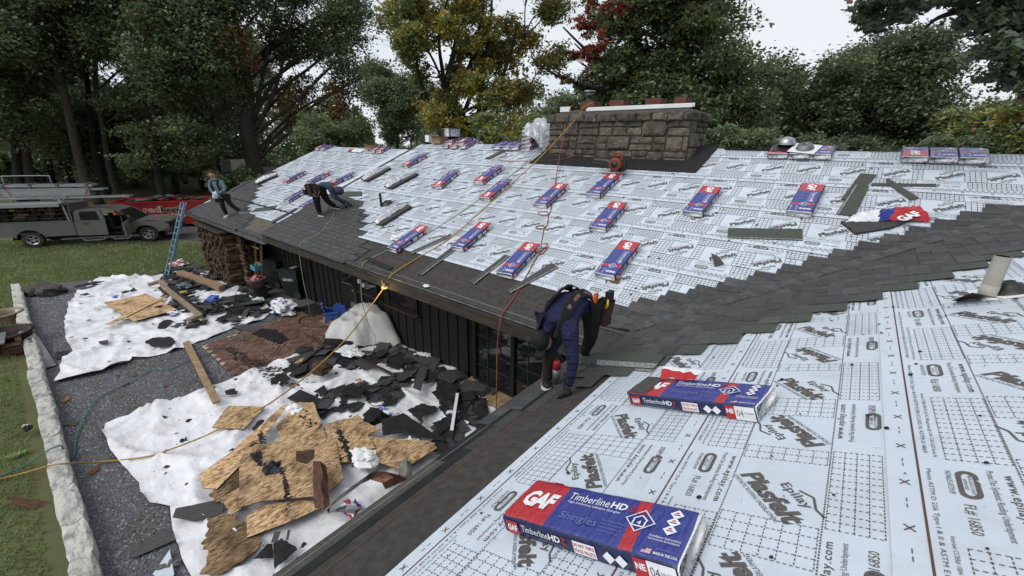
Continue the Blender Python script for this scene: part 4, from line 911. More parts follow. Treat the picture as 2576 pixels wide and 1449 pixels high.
def carton(cb, c, dx, dy, dz):
    mb = MB(); mb.box((c.x, c.y, c.z+dz/2), (dx, dy, dz)); mb.build('box', M['card'], cb)
    mb = MB(); mb.add([(c.x-dx/2, c.y-dy/2, c.z+dz), (c.x+dx/2, c.y-dy/2, c.z+dz), (c.x+dx/2, c.y-dy*.9, c.z+dz*1.15), (c.x-dx/2, c.y-dy*.85, c.z+dz*1.2), (c.x-dx/2, c.y-dy/2, c.z+dz-.004), (c.x+dx/2, c.y-dy/2, c.z+dz-.004)], [(0, 1, 2, 3)]); mb.build('flap', M['card'], cb)
carton(cb, c, .45, .34, .22)
a, b = RG.hit(z6(945, 200)); c = RG.P(a, RIDGE-.15, .03); cb = thing('carton', 'open brown carton on the lower ridge between the pack piles', 'carton', c); carton(cb, c, .5, .32, .17)
mb = drape('', RG, *[x for x in (RG.hit(z6(735, 220))[0], RG.hit(z6(735, 220))[0]+1.1, RIDGE-.45, RIDGE-.2)], lambda u, v, a, b: .03+.06*abs(noise.noise((a*6, b*9, 3))), M['film']); mb.m = [1 if f[0] < 15*5 else 0 for f in mb.f]
o = mb.build('wrapper_scrap', [M['film'], M['redprint']], smooth=True, loc=RG.on(z6(790, 215))); tagit(o, 'crumpled red and white wrapper on the lower ridge left of the carton', 'wrapper')
# dome vent and square flashing resting on ridge packs
a, b = RA.hit(z8(505, 215)); c = RT.P(a, -.16, BH-.02); v_ = thing('dome_vent', 'silver dome roof vent sitting on the red ridge pack', 'roof vent', c)
XV = Matrix.Translation(c); mb = MB(); mb.box((0, 0, .005), (.4, .34, .008), 0, RA.M(a, RIDGE-.2, BH+.03)); mb.build('base', M['blackpl'], v_)
mb = MB(); mb.lathe([(.15, .02), (.15, .07), (.12, .13), (.06, .165), (0, .175)], 18, 0, XV); mb.build('dome', M['alu'], v_, True)
a, b = RA.hit(z8(665, 225)); c = RT.P(a, -.25, BH-.04); v_ = thing('pipe_flashing', 'white square pipe flashing with dark cone on the middle ridge pack', 'flashing', c)
XV = RA.M(a, RIDGE-.25, BH+.045, R(-12)); mb = MB(); mb.box((0, 0, .004), (.44, .40, .008), 0, XV); mb.build('base', M['white'], v_); mb = MB(); mb.lathe([(.15, .008), (.12, .08), (.06, .10), (.05, .05)], 16, 0, XV); mb.build('cone', M['galv'], v_, True)
# ---------------------------------------------------------------- opened packs: stacked bare shingles under folded film
def opened(pl, ql, qu, label, wd=.30, film=.5, h=.07, red=False):
    a0, b0 = pl.hit(ql, h); a1, b1 = pl.hit(qu, h); L_ = math.hypot(a1-a0, b1-b0); X = pl.M((a0+a1)/2, (b0+b1)/2, .018, math.atan2(b1-b0, a1-a0))
    t = thing('opened_pack', label, 'opened pack', (0, 0, 0), 'opened shingle packs')
    mb = MB()
    for i in range(6): mb.box((random.uniform(-.01, .01), random.uniform(-.01, .01), .006+i*h/6), (L_, wd, h/6-.002), i % 3)
    mb.box((0, -.03, h+.003), (L_*.99, .12, .004), 3); mb.build('shingles', SHM, t)
    mb = MB(); nx, ny = 20, 8; V = []
    for i in range(nx+1):
        for j in range(ny+1):
            u, v = i/nx, j/ny; x = (-.55+1.1*u)*L_; y = -.02+.24*v*(.6+.4*math.sin(3*u+1)); V.append((x, y, h+.012+.11*math.sin(math.pi*min(v*.9, 1))*(.35+.65*math.sin(math.pi*u))+.03*noise.noise((x*9, y*16, len(label))) if v < .98 else h*.4))
    mb.add(V, [(i*(ny+1)+j, (i+1)*(ny+1)+j, (i+1)*(ny+1)+j+1, i*(ny+1)+j+1) for i in range(nx) for j in range(ny)])
    if red: mb.m = [1 if f[0] > 15*(ny+1) and f[0] % (ny+1) > 3 else 0 for f in mb.f]
    mb.build('folded_film', [M['foil'], M['redprint']], t, True)
    t.matrix_world = X; return t
opened(RA, z6(955, 415), z6(1145, 312), 'opened shingle pack with folded back film just right of the roof step')
opened(RA, z6(1150, 475), z6(1370, 358), 'opened shingle pack with folded back film, right of a similar one')
opened(RA, z6(1065, 775), z6(1310, 625), 'opened shingle pack with film and red wrapper end below the short vent stub', red=True)
opened(RG, z6(60, 440), z6(225, 372), 'opened shingle pack shining silver near the far rake of the lower roof', wd=.26)
# short dark vent stub and black cap on the far slope
a, b = RA.hit(z6(1090, 640)); c = RA.P(a, b, 0); v_ = thing('vent_stub', 'short dark vent pipe on the far slope above an opened pack', 'pipe', c)
mb = MB(); mb.tube([c, c+Vector((-.03, 0, .36))], .032, 10); mb.build('pipe', M['steel'], v_); mb = MB(); mb.prism([(-.25, -.18), (.12, -.1), (.1, .1), (-.1, .06)], .007, .009, 0, RA.M(a, b)); mb.build('torn_base', M['card'], v_)
a, b = RA.hit(z6(1135, 615)); c = RA.P(a, b, 0); v_ = thing('pipe_flashing', 'black rubber pipe boot lying beside the short dark vent pipe', 'flashing', c)
mb = MB(); mb.lathe([(.17, .01), (.14, .05), (.07, .09), (.05, .09), (.04, .02)], 14, 0, RA.M(a, b)); mb.build('cone', M['blackpl'], v_, True); mb = MB(); mb.prism([(.02, -.17), (.30, -.17), (.30, .2), (.02, .2)], .009, .012, 0, RA.M(a, b)); mb.build('base', M['foil'], v_)
# torn wrapper with bare shingles at the top of the valley
t = thing('opened_pack', 'torn red white and blue wrapper over bare shingles at the top of the valley', 'opened pack', RA.on(z8(1300, 850)))
mb = MB(); P = [RA.hit(q) for q in (z8(955, 820), z8(1075, 918), z8(1370, 870), z8(1500, 820), z8(1250, 760))]; mb.prism(P, .012, .05); mb.v = [tuple(RA.P(*v)) for v in mb.v]; mb.build('shingles', M['sh1'], t)
def sheet_quad(pl, qs, nx, ny, hf, msel):
    c = [Vector((*pl.hit(q), 0)) for q in qs]; mb = MB(); V = []
    for i in range(nx+1):
        for j in range(ny+1):
            u, v = i/nx, j/ny; p = (c[0]*(1-u)+c[1]*u)*(1-v)+(c[3]*(1-u)+c[2]*u)*v; V.append(pl.P(p.x, p.y, hf(u, v)))
    mb.add(V, [(i*(ny+1)+j, (i+1)*(ny+1)+j, (i+1)*(ny+1)+j+1, i*(ny+1)+j+1) for i in range(nx) for j in range(ny)])
    mb.m = [msel((f[0]//(ny+1)+.5)/nx, (f[0] % (ny+1)+.5)/ny) for f in mb.f]; return mb
mb = sheet_quad(RA, (z8(985, 830), z8(1700, 820), z8(1550, 695), z8(1170, 745)), 30, 12, lambda u, v: .06+.05*math.sin(math.pi*v)+.035*noise.noise((u*7, v*5, 2))+.02*noise.noise((u*18, v*12, 9)), lambda u, v: 0 if u < .40-.1*v else (2 if u < .62+.1*v-.1 else 1))
mb.build('torn_wrapper', [M['film'], M['redprint'], M['blueprint']], t, True)
a0, b0 = RA.hit(z8(1475, 812), .1); a1, b1 = RA.hit(z8(1640, 752), .1); mb = MB(); put(mb, 'GAF', 0, 0, math.hypot(a1-a0, b1-b0), .13, 0, .124, 0, bold=.05); mb.v = [tuple(RA.M(a0, b0, 0, math.atan2(b1-b0, a1-a0)) @ Vector(v)) for v in mb.v]; mb.build('lettering', M['lwhite'], t)
# ---------------------------------------------------------------- loose strips and shingles lying on the roofs
def loose(pl, qs, label, m='sh1', h=.010, name='shingle_strip', cat='shingle strip', edge=None, th=.005, curl=0):
    h += .013
    c = [pl.hit(q) for q in qs]; mb = MB(); ctr = pl.P(sum(p[0] for p in c)/len(c), sum(p[1] for p in c)/len(c), h)
    mb.prism(c, h, h+th); 
    if edge is not None:
        i, w0 = edge; p, q = Vector(c[i]), Vector(c[(i+1) % len(c)]); cc = Vector((sum(p[0] for p in c)/len(c), sum(p[1] for p in c)/len(c))); d = (q-p).normalized(); nn = Vector((-d.y, d.x)); nn = nn if (cc-p).dot(nn) > 0 else -nn
        mb.prism([p+nn*.012, q+nn*.012, q+nn*(.012+w0), p+nn*(.012+w0)], h+th+.0005, h+th+.002, 1)
    mb.v = [tuple(pl.P(*v)) for v in mb.v]
    if curl: mb.v = [(v[0], v[1], v[2]+curl*max(0, noise.noise((v[0]*3, v[1]*3, 1)))) for v in mb.v]
    o = mb.build(name, [M[m], M['sealant']], loc=ctr); return tagit(o, label, cat)
loose(RA, [z8(1120, 410), z8(1255, 425), z8(1075, 625), z8(955, 628)], 'dark loose shingle, upper of two forming a column right of the last pack', 'shback')
loose(RA, [z8(1070, 512), z8(1190, 522), z8(1070, 768), z8(915, 752)], 'dark loose shingle with pale edge, lower of two forming a column', 'shback', .017, edge=(3, .02))
loose(RA, [z8(1215, 492), z8(1740, 500), z8(1748, 522), z8(1205, 515)], 'narrow dark strip lying level at the right, parallel to the ridge', 'sh2')
loose(RA, [z8(1325, 468), z8(1345, 455), z8(1600, 620), z8(1530, 635), z8(1340, 500)], 'dark strip lying diagonally at right with a rounded upper end', 'shback', .018)
loose(RA, [z8(25, 865), z8(638, 872), z8(642, 968), z8(18, 946)], 'single loose shingle lying face down, green grey back, above the valley', 'shback', edge=(2, .015))
loose(RA, [z8(-115, 1075), z8(-60, 1100), z8(-10, 1165), z8(-85, 1185)], 'small curled triangular shingle scrap above the valley', 'sh1', .012, 'shingle_scrap', 'shingle scrap', curl=.1)
loose(RA, [z6(1325, 1020), z6(1345, 1038), z6(1672, 890), z6(1660, 870)], 'narrow starter strip at the eave between two packs, left of the yellow hose', 'sh2', .011, edge=(1, .02))
loose(RA, [z6(1390, 1195), z6(1430, 1212), z6(1712, 1000), z6(1665, 985)], 'narrow starter strip pointing down to the eave below the hollow ended pack', 'sh2', .011, edge=(1, .02))
loose(RA, [z6(1820, 1268), z6(1862, 1288), z6(2155, 1055), z6(2115, 1040)], 'narrow starter strip beside the pack crossed at its foot by the red hose', 'sh2', .011, edge=(1, .02))
loose(RA, [z6(2128, 1338), z6(2160, 1362), (1406, 676), (1388, 664)], 'narrow starter strip crossing under the red hose, nearest the kneeling worker', 'sh2', .011, edge=(1, .02))
loose(RA, [z6(955, 1075), z6(995, 1062), z6(1188, 1145), z6(1150, 1172)], 'flat dark shingle offcut near the eave right of the finished patch', 'membrane_dark')
loose(RG, [z6(8, 684), z6(62, 652), z6(232, 630), z6(190, 668)], 'loose shingle with green grey back lying by the standing man', 'shback')
loose(RA, [z6(762, 515), z6(930, 515), z6(930, 552), z6(735, 558)], 'loose shingle with green grey back above the bent man hands', 'shback')
loose(RA, [z6(800, 572), z6(945, 598), z6(930, 640), z6(810, 632)], 'shingle the bent man is pressing into place', 'shback', .02, 'loose_shingle', 'shingle')
loose(RA, [z6(615, 600), z6(650, 600), z6(655, 685), z6(585, 688)], 'grey green shingle leaning between the legs of the bent man', 'shback', .02, 'loose_shingle', 'shingle')
loose(RG, [z6(175, 770), z6(385, 655), z6(405, 658), z6(200, 778)], 'narrow dark strip along the foot of the roof step', 'sh1', .03)
loose(RG, [zr(560, 500), zr(850, 355), zr(862, 368), zr(590, 515)], 'long green grey strip lying on the rake above the standing man', 'shback', .03)
loose(RG, [zr(200, 690), zr(215, 680), zr(298, 638), zr(290, 655)], 'short white strip lying near the corner of the lower roof', 'white', .03, 'white_strip', 'strip')
loose(RA, [z6(1950, 245), z6(1985, 250), z6(2240, 115), z6(2205, 112)], 'grey membrane strip running down from the ridge packs', 'sh2', .016)
# two bent shingles lying in the valley in front of the kneeling worker
t = thing('loose_shingle', 'two stacked unlaid shingles bent across the valley behind the kneeling worker', 'shingles', RB.on((1560, 915)))
for n_, hh in ((0, .02), (1, .035)):
    qs = [zf(985+8*n_, 905), zf(1650+30*n_, 972-20*n_), zf(1790, 842), zf(1020, 780)]; c = [Vector((*RB.hit(q), 0)) for q in qs]; mb = MB(); V = []; nx, ny = 16, 3
    for i in range(nx+1):
        for j in range(ny+1):
            u, v = i/nx, j/ny; p = (c[0]*(1-u)+c[1]*u)*(1-v)+(c[3]*(1-u)+c[2]*u)*v; V.append(RB.P(p.x, p.y, hh+.20*max(0, .32-u)**1.6+.02*v)); 
    for a_ in range(len(V)): V.append(V[a_]-RB.n*.006)
    k = (nx+1)*(ny+1); fs = [(i*(ny+1)+j, (i+1)*(ny+1)+j, (i+1)*(ny+1)+j+1, i*(ny+1)+j+1) for i in range(nx) for j in range(ny)]; fs += [(i*(ny+1), i*(ny+1)+k, (i+1)*(ny+1)+k, (i+1)*(ny+1)) for i in range(nx)]+[(nx*(ny+1)+j, nx*(ny+1)+j+k, nx*(ny+1)+j+1+k, nx*(ny+1)+j+1) for j in range(ny)]
    mb.add(V, fs); mb.m = [1 if (q < nx*ny and (q % ny) == 0 and random.random() < .75) else 0 for q in range(len(fs))]; mb.build('shingle', [M['shback'], M['sealant']], t)
# white glove beside the eave pack, dome lid etc.
def crumple(name, c, r, mats, label, cat, seed, nrm=Vector((0, 0, 1)), flat=.45, split=None, group=None):
    mb = MB(); mb.ball((0, 0, 0), 1, 0, 18, 12); rd = random.Random(seed); v2 = []
    for v in mb.v:
        v = Vector(v); n_ = noise.noise(v*1.6+Vector((seed*3.1, 0, 0)))*.6+noise.noise(v*4+Vector((seed, 2, 0)))*.45; v = v*(1+n_); v2.append((c[0]+v.x*r[0], c[1]+v.y*r[1], c[2]+max(v.z, -.3)*r[2]*flat+r[2]*flat*.35))
    mb.v = v2; mb.m = [(1 if noise.noise(Vector(mb.v[f[0]])*9) > .12 else 0) if len(mats) == 2 else ([0, 1, 2][int(abs(noise.noise(Vector(mb.v[f[0]])*8))*7) % 3] if len(mats) > 2 else 0) for f in mb.f]
    o = mb.build(name, mats, loc=c); return tagit(o, label, cat, group)
crumple('work_glove', RA.on(z6(1215, 905), .02), (.2, .12, .14), [M['white']], 'crumpled white glove lying beside an eave pack', 'glove', 4)
crumple('paper_scrap', RA.on(z6(1462, 1295), .005), (.06, .05, .05), [M['white']], 'small white paper scrap on the grey eave membrane', 'scrap', 9)
# white flashing lengths lying on the chimney
fl = thing('metal_flashing', 'two long white flashing lengths lying along the chimney top', 'flashing', (-2.2, 5.35, 3.2))
pA, pB = ony(z7(808, 232), 5.32), ony(z7(1800, 190), 5.32)
mb = MB(); mb.beam(pA, pB, .012, .065); mb.build('length', M['white'], fl); mb = MB(); mb.beam(pA+Vector((.02, .05, .02)), pB+Vector((.03, .05, .015)), .012, .075); mb.build('length', M['white'], fl)
p = ony(z7(610, 228), 5.3); mb = MB(); mb.box((p.x, p.y, p.z), (.30, .02, .12)); o = mb.build('flashing_offcut', M['white'], loc=p); tagit(o, 'short white flashing offcut at the left end of the chimney top', 'flashing')
# leaf blower on the pack below the chimney
p = RA.on(z7(1090, 810), .12); bl = thing('leaf_blower', 'orange and black handheld leaf blower on a pack below the chimney', 'leaf blower', p)
u = Vector((1, 0, 0)); mb = MB(); mb.tube([p+Vector((-.02, -.11, .15)), p+Vector((-.02, -.10, .15)), p+Vector((-.02, .03, .15)), p+Vector((-.02, .06, .15))], [.09, .135, .135, .10], 16); mb.tube([p+Vector((-.02, .0, .05)), p+Vector((-.12, .0, .16))], [.10, .07], 10); mb.box((p.x+.05, p.y+.10, p.z+.13), (.2, .14, .22), 1); mb.box((p.x, p.y, p.z+.01), (.24, .2, .03), 1); mb.tube([p+Vector((-.02, -.115, .15)), p+Vector((-.02, -.12, .15))], .08, 14, 1); mb.build('body', [M['orange'], M['blackpl']], bl, True)
mb = MB(); mb.tube(spline([p+Vector((-.10, -.03, .22)), p+Vector((-.06, -.05, .36)), p+Vector((.06, -.05, .38)), p+Vector((.13, -.04, .24))], 5), .022, 8); mb.build('handle', M['orange'], bl, True)
mb = MB(); mb.tube([p+Vector((-.05, 0, .14)), p+Vector((-.25, .02, .20)), p+Vector((-.55, .05, .22)), p+Vector((-.60, .06, .22))], [.07, .062, .055, .06], 12); mb.build('nozzle', M['blackpl'], bl, True)
mb = MB(); mb.tube([p+Vector((.12, -.02, .16)), p+Vector((.15, -.04, .02)), p+Vector((.02, -.1, .0))], .012, 6); mb.build('frame', M['blackpl'], bl)
# fallen oak leaves
leafP = [(0, -1), (.12, -.75), (.42, -.7), (.2, -.4), (.62, -.25), (.28, -.05), (.6, .3), (.22, .35), (.3, .75), (0, 1), (-.3, .75), (-.22, .35), (-.6, .3), (-.28, -.05), (-.62, -.25), (-.2, -.4), (-.42, -.7), (-.12, -.75)]
mb = MB(); mb.prism(leafP, -.02, .02); mb.v = [(v[0], v[1], v[2]+.35*v[0]**2+.15*v[1]**2) for v in mb.v]; LFm = mb.mesh('leaf', M['dead_leaf']); mb2 = MB(); mb2.v, mb2.f, mb2.m = mb.v, mb.f, mb.m; LFg = mb2.mesh('leaf', M['green_leaf'])
def fleaf(X, sz, label, green=False, group='fallen oak leaves'):
    o = inst('fallen_leaf', LFg if green else LFm, None, X @ Matrix.Diagonal((sz, sz, sz, 1))); return tagit(o, label, 'leaf', group)
a, b = RA.hit(zf(1300, 110)); fleaf(RA.M(a, b, .02, 1.2), .12, 'brown oak leaf at the foot of a low shingle pack')
a, b = RA.hit((2034, 703)); fleaf(RA.M(a, b, .03, .8), .09, 'tan oak leaf lying on the laid valley shingles')
rd = random.Random(12)
for i in range(26):
    x, y = rd.uniform(-12.5, -3.2), rd.uniform(-4.6, -2.4)
    fleaf(Matrix.Translation((x, y, G+.0)) @ Matrix.Rotation(rd.uniform(0, 6), 4, 'Z'), rd.uniform(.06, .11), 'brown fallen oak leaf on the gravel', False, 'fallen oak leaves on the gravel')
for i in range(16):
    x, y = rd.uniform(-9, -3.2), rd.uniform(-7.2, -5.1)
    g_ = i % 3 == 0
    fleaf(Matrix.Translation((x, y, G+.03)) @ Matrix.Rotation(rd.uniform(0, 6), 4, 'Z'), rd.uniform(.09, .16), 'pale green fallen oak leaf on the lawn' if g_ else 'brown fallen oak leaf on the lawn', g_, 'green fallen leaves on the lawn' if g_ else 'brown fallen leaves on the lawn')
# staples, crumbs and scuffed granules on the sheets
rd = random.Random(91); mb = MB()
for i in range(420):
    a, b = rd.uniform(-2.2, 5), rd.uniform(.9, 4.6); X = RB.M(a, b, .019, rd.uniform(0, 3.1))
    if rd.random() < .3: mb.box((0, 0, 0), (.028, .004, .002), 0, X)
    else: s_ = .004+.012*rd.random()**3; mb.prism([(s_*math.cos(t)*rd.uniform(.5, 1.2), s_*math.sin(t)*rd.uniform(.5, 1.2)) for t in (0, 1.3, 2.6, 3.9, 5.1)], 0, .003, 1, X)
for i in range(380):
    a, b = rd.uniform(-9, 3), rd.uniform(.9, 6); s_ = .008+.02*rd.random()**2; mb.prism([(s_*math.cos(t)*rd.uniform(.5, 1.2), s_*math.sin(t)*rd.uniform(.5, 1.2)) for t in (0, 1.3, 2.6, 3.9, 5.1)], 0, .003, rd.choice((0, 1, 1, 1)), RA.M(a, b, .02, rd.uniform(0, 3.1)))
tagit(mb.build('roof_crumbs', [M['white'], M['black_felt']]), kind='stuff')
# ---------------------------------------------------------------- hoses and ropes
def hose(name, pts, r, m, label, n=5):
    P = []
    for kind, x, y, *h in pts:
        h = h[0] if h else .02
        P.append(RA.on((x, y), h) if kind == 'A' else RB.on((x, y), h) if kind == 'B' else RG.on((x, y), h) if kind == 'H' else ony((x, y), 5.1) if kind == 'C' else at((x, y), h) if kind == 'D' else onz((x, y), G+h) if kind == 'G' else Vector((x, y, h)))
    S_ = spline(P, 8); mb = MB(); mb.tube(S_, r, n); o = mb.build(name, M[m], smooth=True, loc=P[0]); return tagit(o, label, 'hose' if name == 'air_hose' else name.replace('_', ' '))
hose('air_hose', [('C', 1490, 258), ('C', 1466, 272), ('C', 1455, 292), ('A', 1360, 395, .3), ('A', 1240, 505, .12), ('A', 1130, 600, .03), ('A', 1050, 650), ('A', 985, 692, .02), ('D', 958, 735, 8.0), ('D', 862, 862, 7.45), ('D', 700, 1000, 6.9), ('G', 540, 1085, .26), ('G', 430, 1130, .12), ('G', 362, 1150, .10), ('G', 250, 1162, .03), ('G', 170, 1166, .28), ('G', 130, 1170, .28), ('G', 60, 1190, .04), ('G', -30, 1212, .04)], .013, 'hose_y', 'yellow air hose running from the chimney over the eave to the lawn')
def coil(cx, cy, rx, ry, n, kind, h=.02, a0=0): return [(kind, cx+rx*math.cos(a0+2*math.pi*i/8), cy+ry*math.sin(a0+2*math.pi*i/8), h) for i in range(n)]
hose('air_hose', [('C', 1445, 262), ('C', 1432, 280), ('A', 1412, 370, .3), ('A', 1400, 440, .06), ('A', 1386, 528), ('A', 1380, 540)]+coil(1368, 537, 14, 4, 8, 'A')+[('A', 1378, 560), ('A', 1372, 572)]+coil(1360, 572, 12, 4, 8, 'A')+[('A', 1366, 590), ('A', 1358, 640)]+coil(1369, 619, 12, 5, 8, 'A')+[('A', 1352, 645), ('A', 1310, 720), ('A', 1285, 760), ('A', 1263, 790, .03), ('D', 1258, 810, 5.60), ('D', 1251, 880, 5.55), ('D', 1249, 1000, 5.5), ('G', 1247, 1042, .03)], .010, 'hose_r', 'thin red air hose with small loops hanging over the eave')
hose('air_hose', [('A', 1375, 362, .1), ('A', 1300, 430), ('A', 1180, 520), ('A', 1060, 595), ('A', 975, 630), ('A', 925, 655), ('A', 912, 668, .03), ('D', 908, 700, 8.8), ('D', 911, 760, 8.75), ('D', 928, 820, 8.6), ('D', 944, 850, 8.35), ('D', 940, 880, 8.1), ('G', 925, 893, .2), ('G', 880, 885, .1)], .009, 'hose_g', 'pale green line running down the slope over the eave to the grey cover')
hose('air_hose', [('A', 842, 525, .05), ('A', 836, 545), ('A', 805, 585), ('A', 765, 605), ('A', 755, 618, .03), ('D', 754, 640, 11.2), ('D', 762, 700, 11.2), ('D', 775, 760, 11.2), ('G', 785, 800, .03), ('G', 830, 850, .03), ('G', 900, 880, .02)], .009, 'hose_g', 'yellow green line hanging from the bent man over the eave to the bricks')
hose('air_hose', [('H', 572, 548, .03), ('H', 563, 566, .02), ('D', 556, 572, 17.2), ('D', 554, 600, 17.2), ('G', 560, 690, .02)], .008, 'hose_g', 'thin dark line hanging from the foot of the standing man')
hose('air_hose', [('A', 1455, 390, .05), ('A', 1400, 402), ('A', 1320, 405), ('A', 1265, 405), ('A', 1255, 398), ('A', 1275, 388), ('A', 1262, 380)], .010, 'hose_r', 'loose red hose curl on the slope left of the chimney')
hose('garden_hose', [('G', -20, 1206, .04), ('G', 60, 1172, .04), ('G', 130, 1128, .28), ('G', 155, 1122, .28), ('G', 162, 1143, .02), ('G', 180, 1153), ('G', 188, 1140), ('G', 190, 1105), ('G', 206, 1065), ('G', 210, 1055), ('G', 160, 1070), ('G', 185, 1055)], .011, 'hose_t', 'teal hose end looping over the whitewashed border stones')
hose('garden_hose', [('G', 210, 1052), ('G', 250, 1000), ('G', 350, 950), ('G', 376, 930), ('G', 430, 928), ('G', 480, 903), ('G', 530, 888), ('G', 590, 852), ('G', 612, 848), ('G', 600, 840), ('G', 620, 820)], .010, 'hose_t', 'teal hose running across the gravel and under the loose plank')
hose('garden_hose', [('G', 560, 770)]+coil(608, 755, 28, 11, 17, 'G')+coil(640, 748, 22, 8, 9, 'G')+[('G', 660, 775), ('G', 690, 790), ('G', 680, 808), ('G', 655, 805)], .009, 'hose_t', 'tangle of teal hose on the dark debris before the bins')
hose('garden_hose', [('D', 850, 790, 10.4)]+coil(800, 808, 48, 15, 9, 'G', .02, 5.4)+[('G', 848, 820, .02)], .014, 'blackpl', 'black hose loop on the brick paving by the blue chairs')
# ================================================================ YARD
# whitewashed border stones
sw = thing('stone_border', 'low row of whitewashed border stones between lawn and gravel', 'stone border', (-10, -4.8, G))
rd = random.Random(2); x = -19.1
def rock(mb, c, d, seed, amp=.13, nu=9, nv=6, sq=.55):
    b = MB(); b.ball((0, 0, 0), 1, 0, nu, nv); V = []
    for v in b.v:
        v = Vector(v); m = max(abs(v.x), abs(v.y), abs(v.z)); v = v*(1-sq)+v/m*sq*.9; n_ = noise.noise(v*1.7+Vector((seed*5.3, 0, 0))); v = v*(1+amp*2*n_); V.append((c[0]+v.x*d[0]/2, c[1]+v.y*d[1]/2, c[2]+v.z*d[2]/2))
    mb.add(V, b.f)
while x < -2.2:
    ln = rd.uniform(.45, 1.0); mb = MB(); rock(mb, (x+ln/2, -4.8+rd.uniform(-.02, .02), G+.04), (ln+.10, rd.uniform(.25, .28), rd.uniform(.36, .39)), x, .05, 18, 10, .80); mb.build('stone', M['limewash'], sw); x += ln-.01
for i, q in enumerate(((98, 735), (130, 738))):
    p = gz(q); mb = MB(); rock(mb, (p.x, p.y, p.z+.1), (.9, .7, .34), i*7+3, .14, 12, 8); o = mb.build('boulder', M['mortar'], loc=p, smooth=False); tagit(o, ['flat grey boulder at the far end of the whitewashed stones', 'mossy grey boulder right of a flat one by the border stones'][i], 'boulder')
# brick paving in herringbone, 45 degrees
pat = [(p.x, p.y) for p in map(gz, [(508, 872), (548, 908), (562, 925), (590, 940), (618, 946), (640, 940), (835, 880), (905, 850), (960, 830), (960, 800), (905, 775), (830, 760), (770, 775), (700, 806), (620, 830)])]
ground_poly('paving_bed', pat, G+.006, M['joint'])
pv = thing('brick_paving', 'red brick paving in herringbone pattern with weeds in its joints', 'brick paving', (pat[0][0], pat[0][1], G))
bw = .103; bb = MB(); bb.box((0, 0, .0), (.188, .084, .05)); bm_ = bb.mesh('brick', M['brick']); cells = []
e1 = Vector((.7071, .7071)); e2 = Vector((-.7071, .7071)); oc = Vector((-8.9, -1.2))
for i in range(-34, 34):
    for j in range(-34, 34):
        d = (i-j) % 4
        if d in (0, 3):
            u, v = (i+1, j+.5) if d == 0 else (i+.5, j+1); c = oc+e1*(u*bw)+e2*(v*bw)
            if inpoly(c.x, c.y, pat): cells.append((( c-Vector((O.x, O.y))).length, c, 0 if d == 0 else 1))
cells.sort(key=lambda t: t[0]); rest = MB(); rd = random.Random(8)
for n_, (dd, c, o_) in enumerate(cells):
    X = Matrix.Translation((c.x, c.y, G-.012+rd.uniform(-.004, .005))) @ Matrix.Rotation(R(45 if o_ == 0 else 135)+rd.uniform(-.03, .03), 4, 'Z') @ Matrix.Rotation(rd.uniform(-.03, .03), 4, 'X')
    if n_ < 300: inst('brick', bm_, pv, X)
    else: rest.box((0, 0, 0), (.188, .084, .05), 0, X)
if rest.v: tagit(rest.build('brick_field', M['brick'], pv), kind='stuff')
# ---------------------------------------------------------------- tarps
def tarp(name, poly, label, seed, amp, m='tarp', sp=.062, extra=None, hfun=None):
    P = []
    for i in range(len(poly)):
        a, b = Vector(poly[i-1]), Vector(poly[i]); k = max(1, int((b-a).length/.16))
        nn = Vector((-(b-a).y, (b-a).x)).normalized()
        for j in range(k):
            p = a.lerp(b, j/k); P.append(p+nn*.035*noise.noise((p.x*3, p.y*3, seed)))
    xs = [p.x for p in P]; ys = [p.y for p in P]; n0 = len(P); pts = list(P)
    X, Y = np.meshgrid(np.arange(min(xs), max(xs), sp), np.arange(min(ys), max(ys), sp)); X = X.ravel()+np.random.uniform(-.3, .3, X.size)*sp; Y = Y.ravel()+np.random.uniform(-.3, .3, Y.size)*sp
    k = np_inpoly(X, Y, [(p.x, p.y) for p in P]); pts += [Vector((a, b)) for a, b in zip(X[k], Y[k])]
    r = geometry.delaunay_2d_cdt(pts, [], [list(range(n0))], 1, 1e-4); vv, ff = r[0], r[2]
    def hz(x, y):
        w1 = 1-abs(noise.noise((x*.9+y*.5, y*1.1-x*.4, seed)))*2; w2 = 1-abs(noise.noise((x*2.2-y*.8, y*2.6+x*.9, seed+3)))*2; w3 = noise.noise((x*6, y*6, seed))
        w4 = 1-abs(noise.noise((x*4.1+y*2.2, y*1.7-x*3.0, seed+9)))*2
        f1 = (1-abs(math.sin(1.9*x+.9*y+2.6*noise.noise((x*.5, y*.5, seed)))))**6*max(0, .35+noise.noise((x*.6, y*.6, seed+11))); f2 = (1-abs(math.sin(-1.2*x+2.7*y+2.6*noise.noise((x*.6, y*.6, seed+7)))))**6*max(0, .3+noise.noise((x*.7, y*.7, seed+13))); f3 = (1-abs(math.sin(4.6*x-3.1*y+3*noise.noise((x*.8, y*.8, seed+17)))))**5*max(0, .2+noise.noise((x*.9, y*.9, seed+19)))
        h = amp*(1.9*f1+1.5*f2+.8*f3+max(0, w1)**5*.7+max(0, w2)**6*.35+max(0, w4)**4*.04+.03*w3+.10)
        if hfun: h += hfun(x, y)
        return max(h, .004)
    V = [(v.x, v.y, G+hz(v.x, v.y)) for v in vv]; c = V[0]
    mb = MB(); mb.v = V; mb.f = [tuple(f) if (vv[f[1]]-vv[f[0]]).cross(vv[f[2]]-vv[f[0]]) > 0 else tuple(f[::-1]) for f in ff]; mb.m = [0]*len(ff)
    o = mb.build(name, M[m], smooth=True, loc=(sum(xs)/len(xs), sum(ys)/len(ys), G)); tagit(o, label, 'tarp'); return o, hz
XY = lambda p: (p.x, p.y)
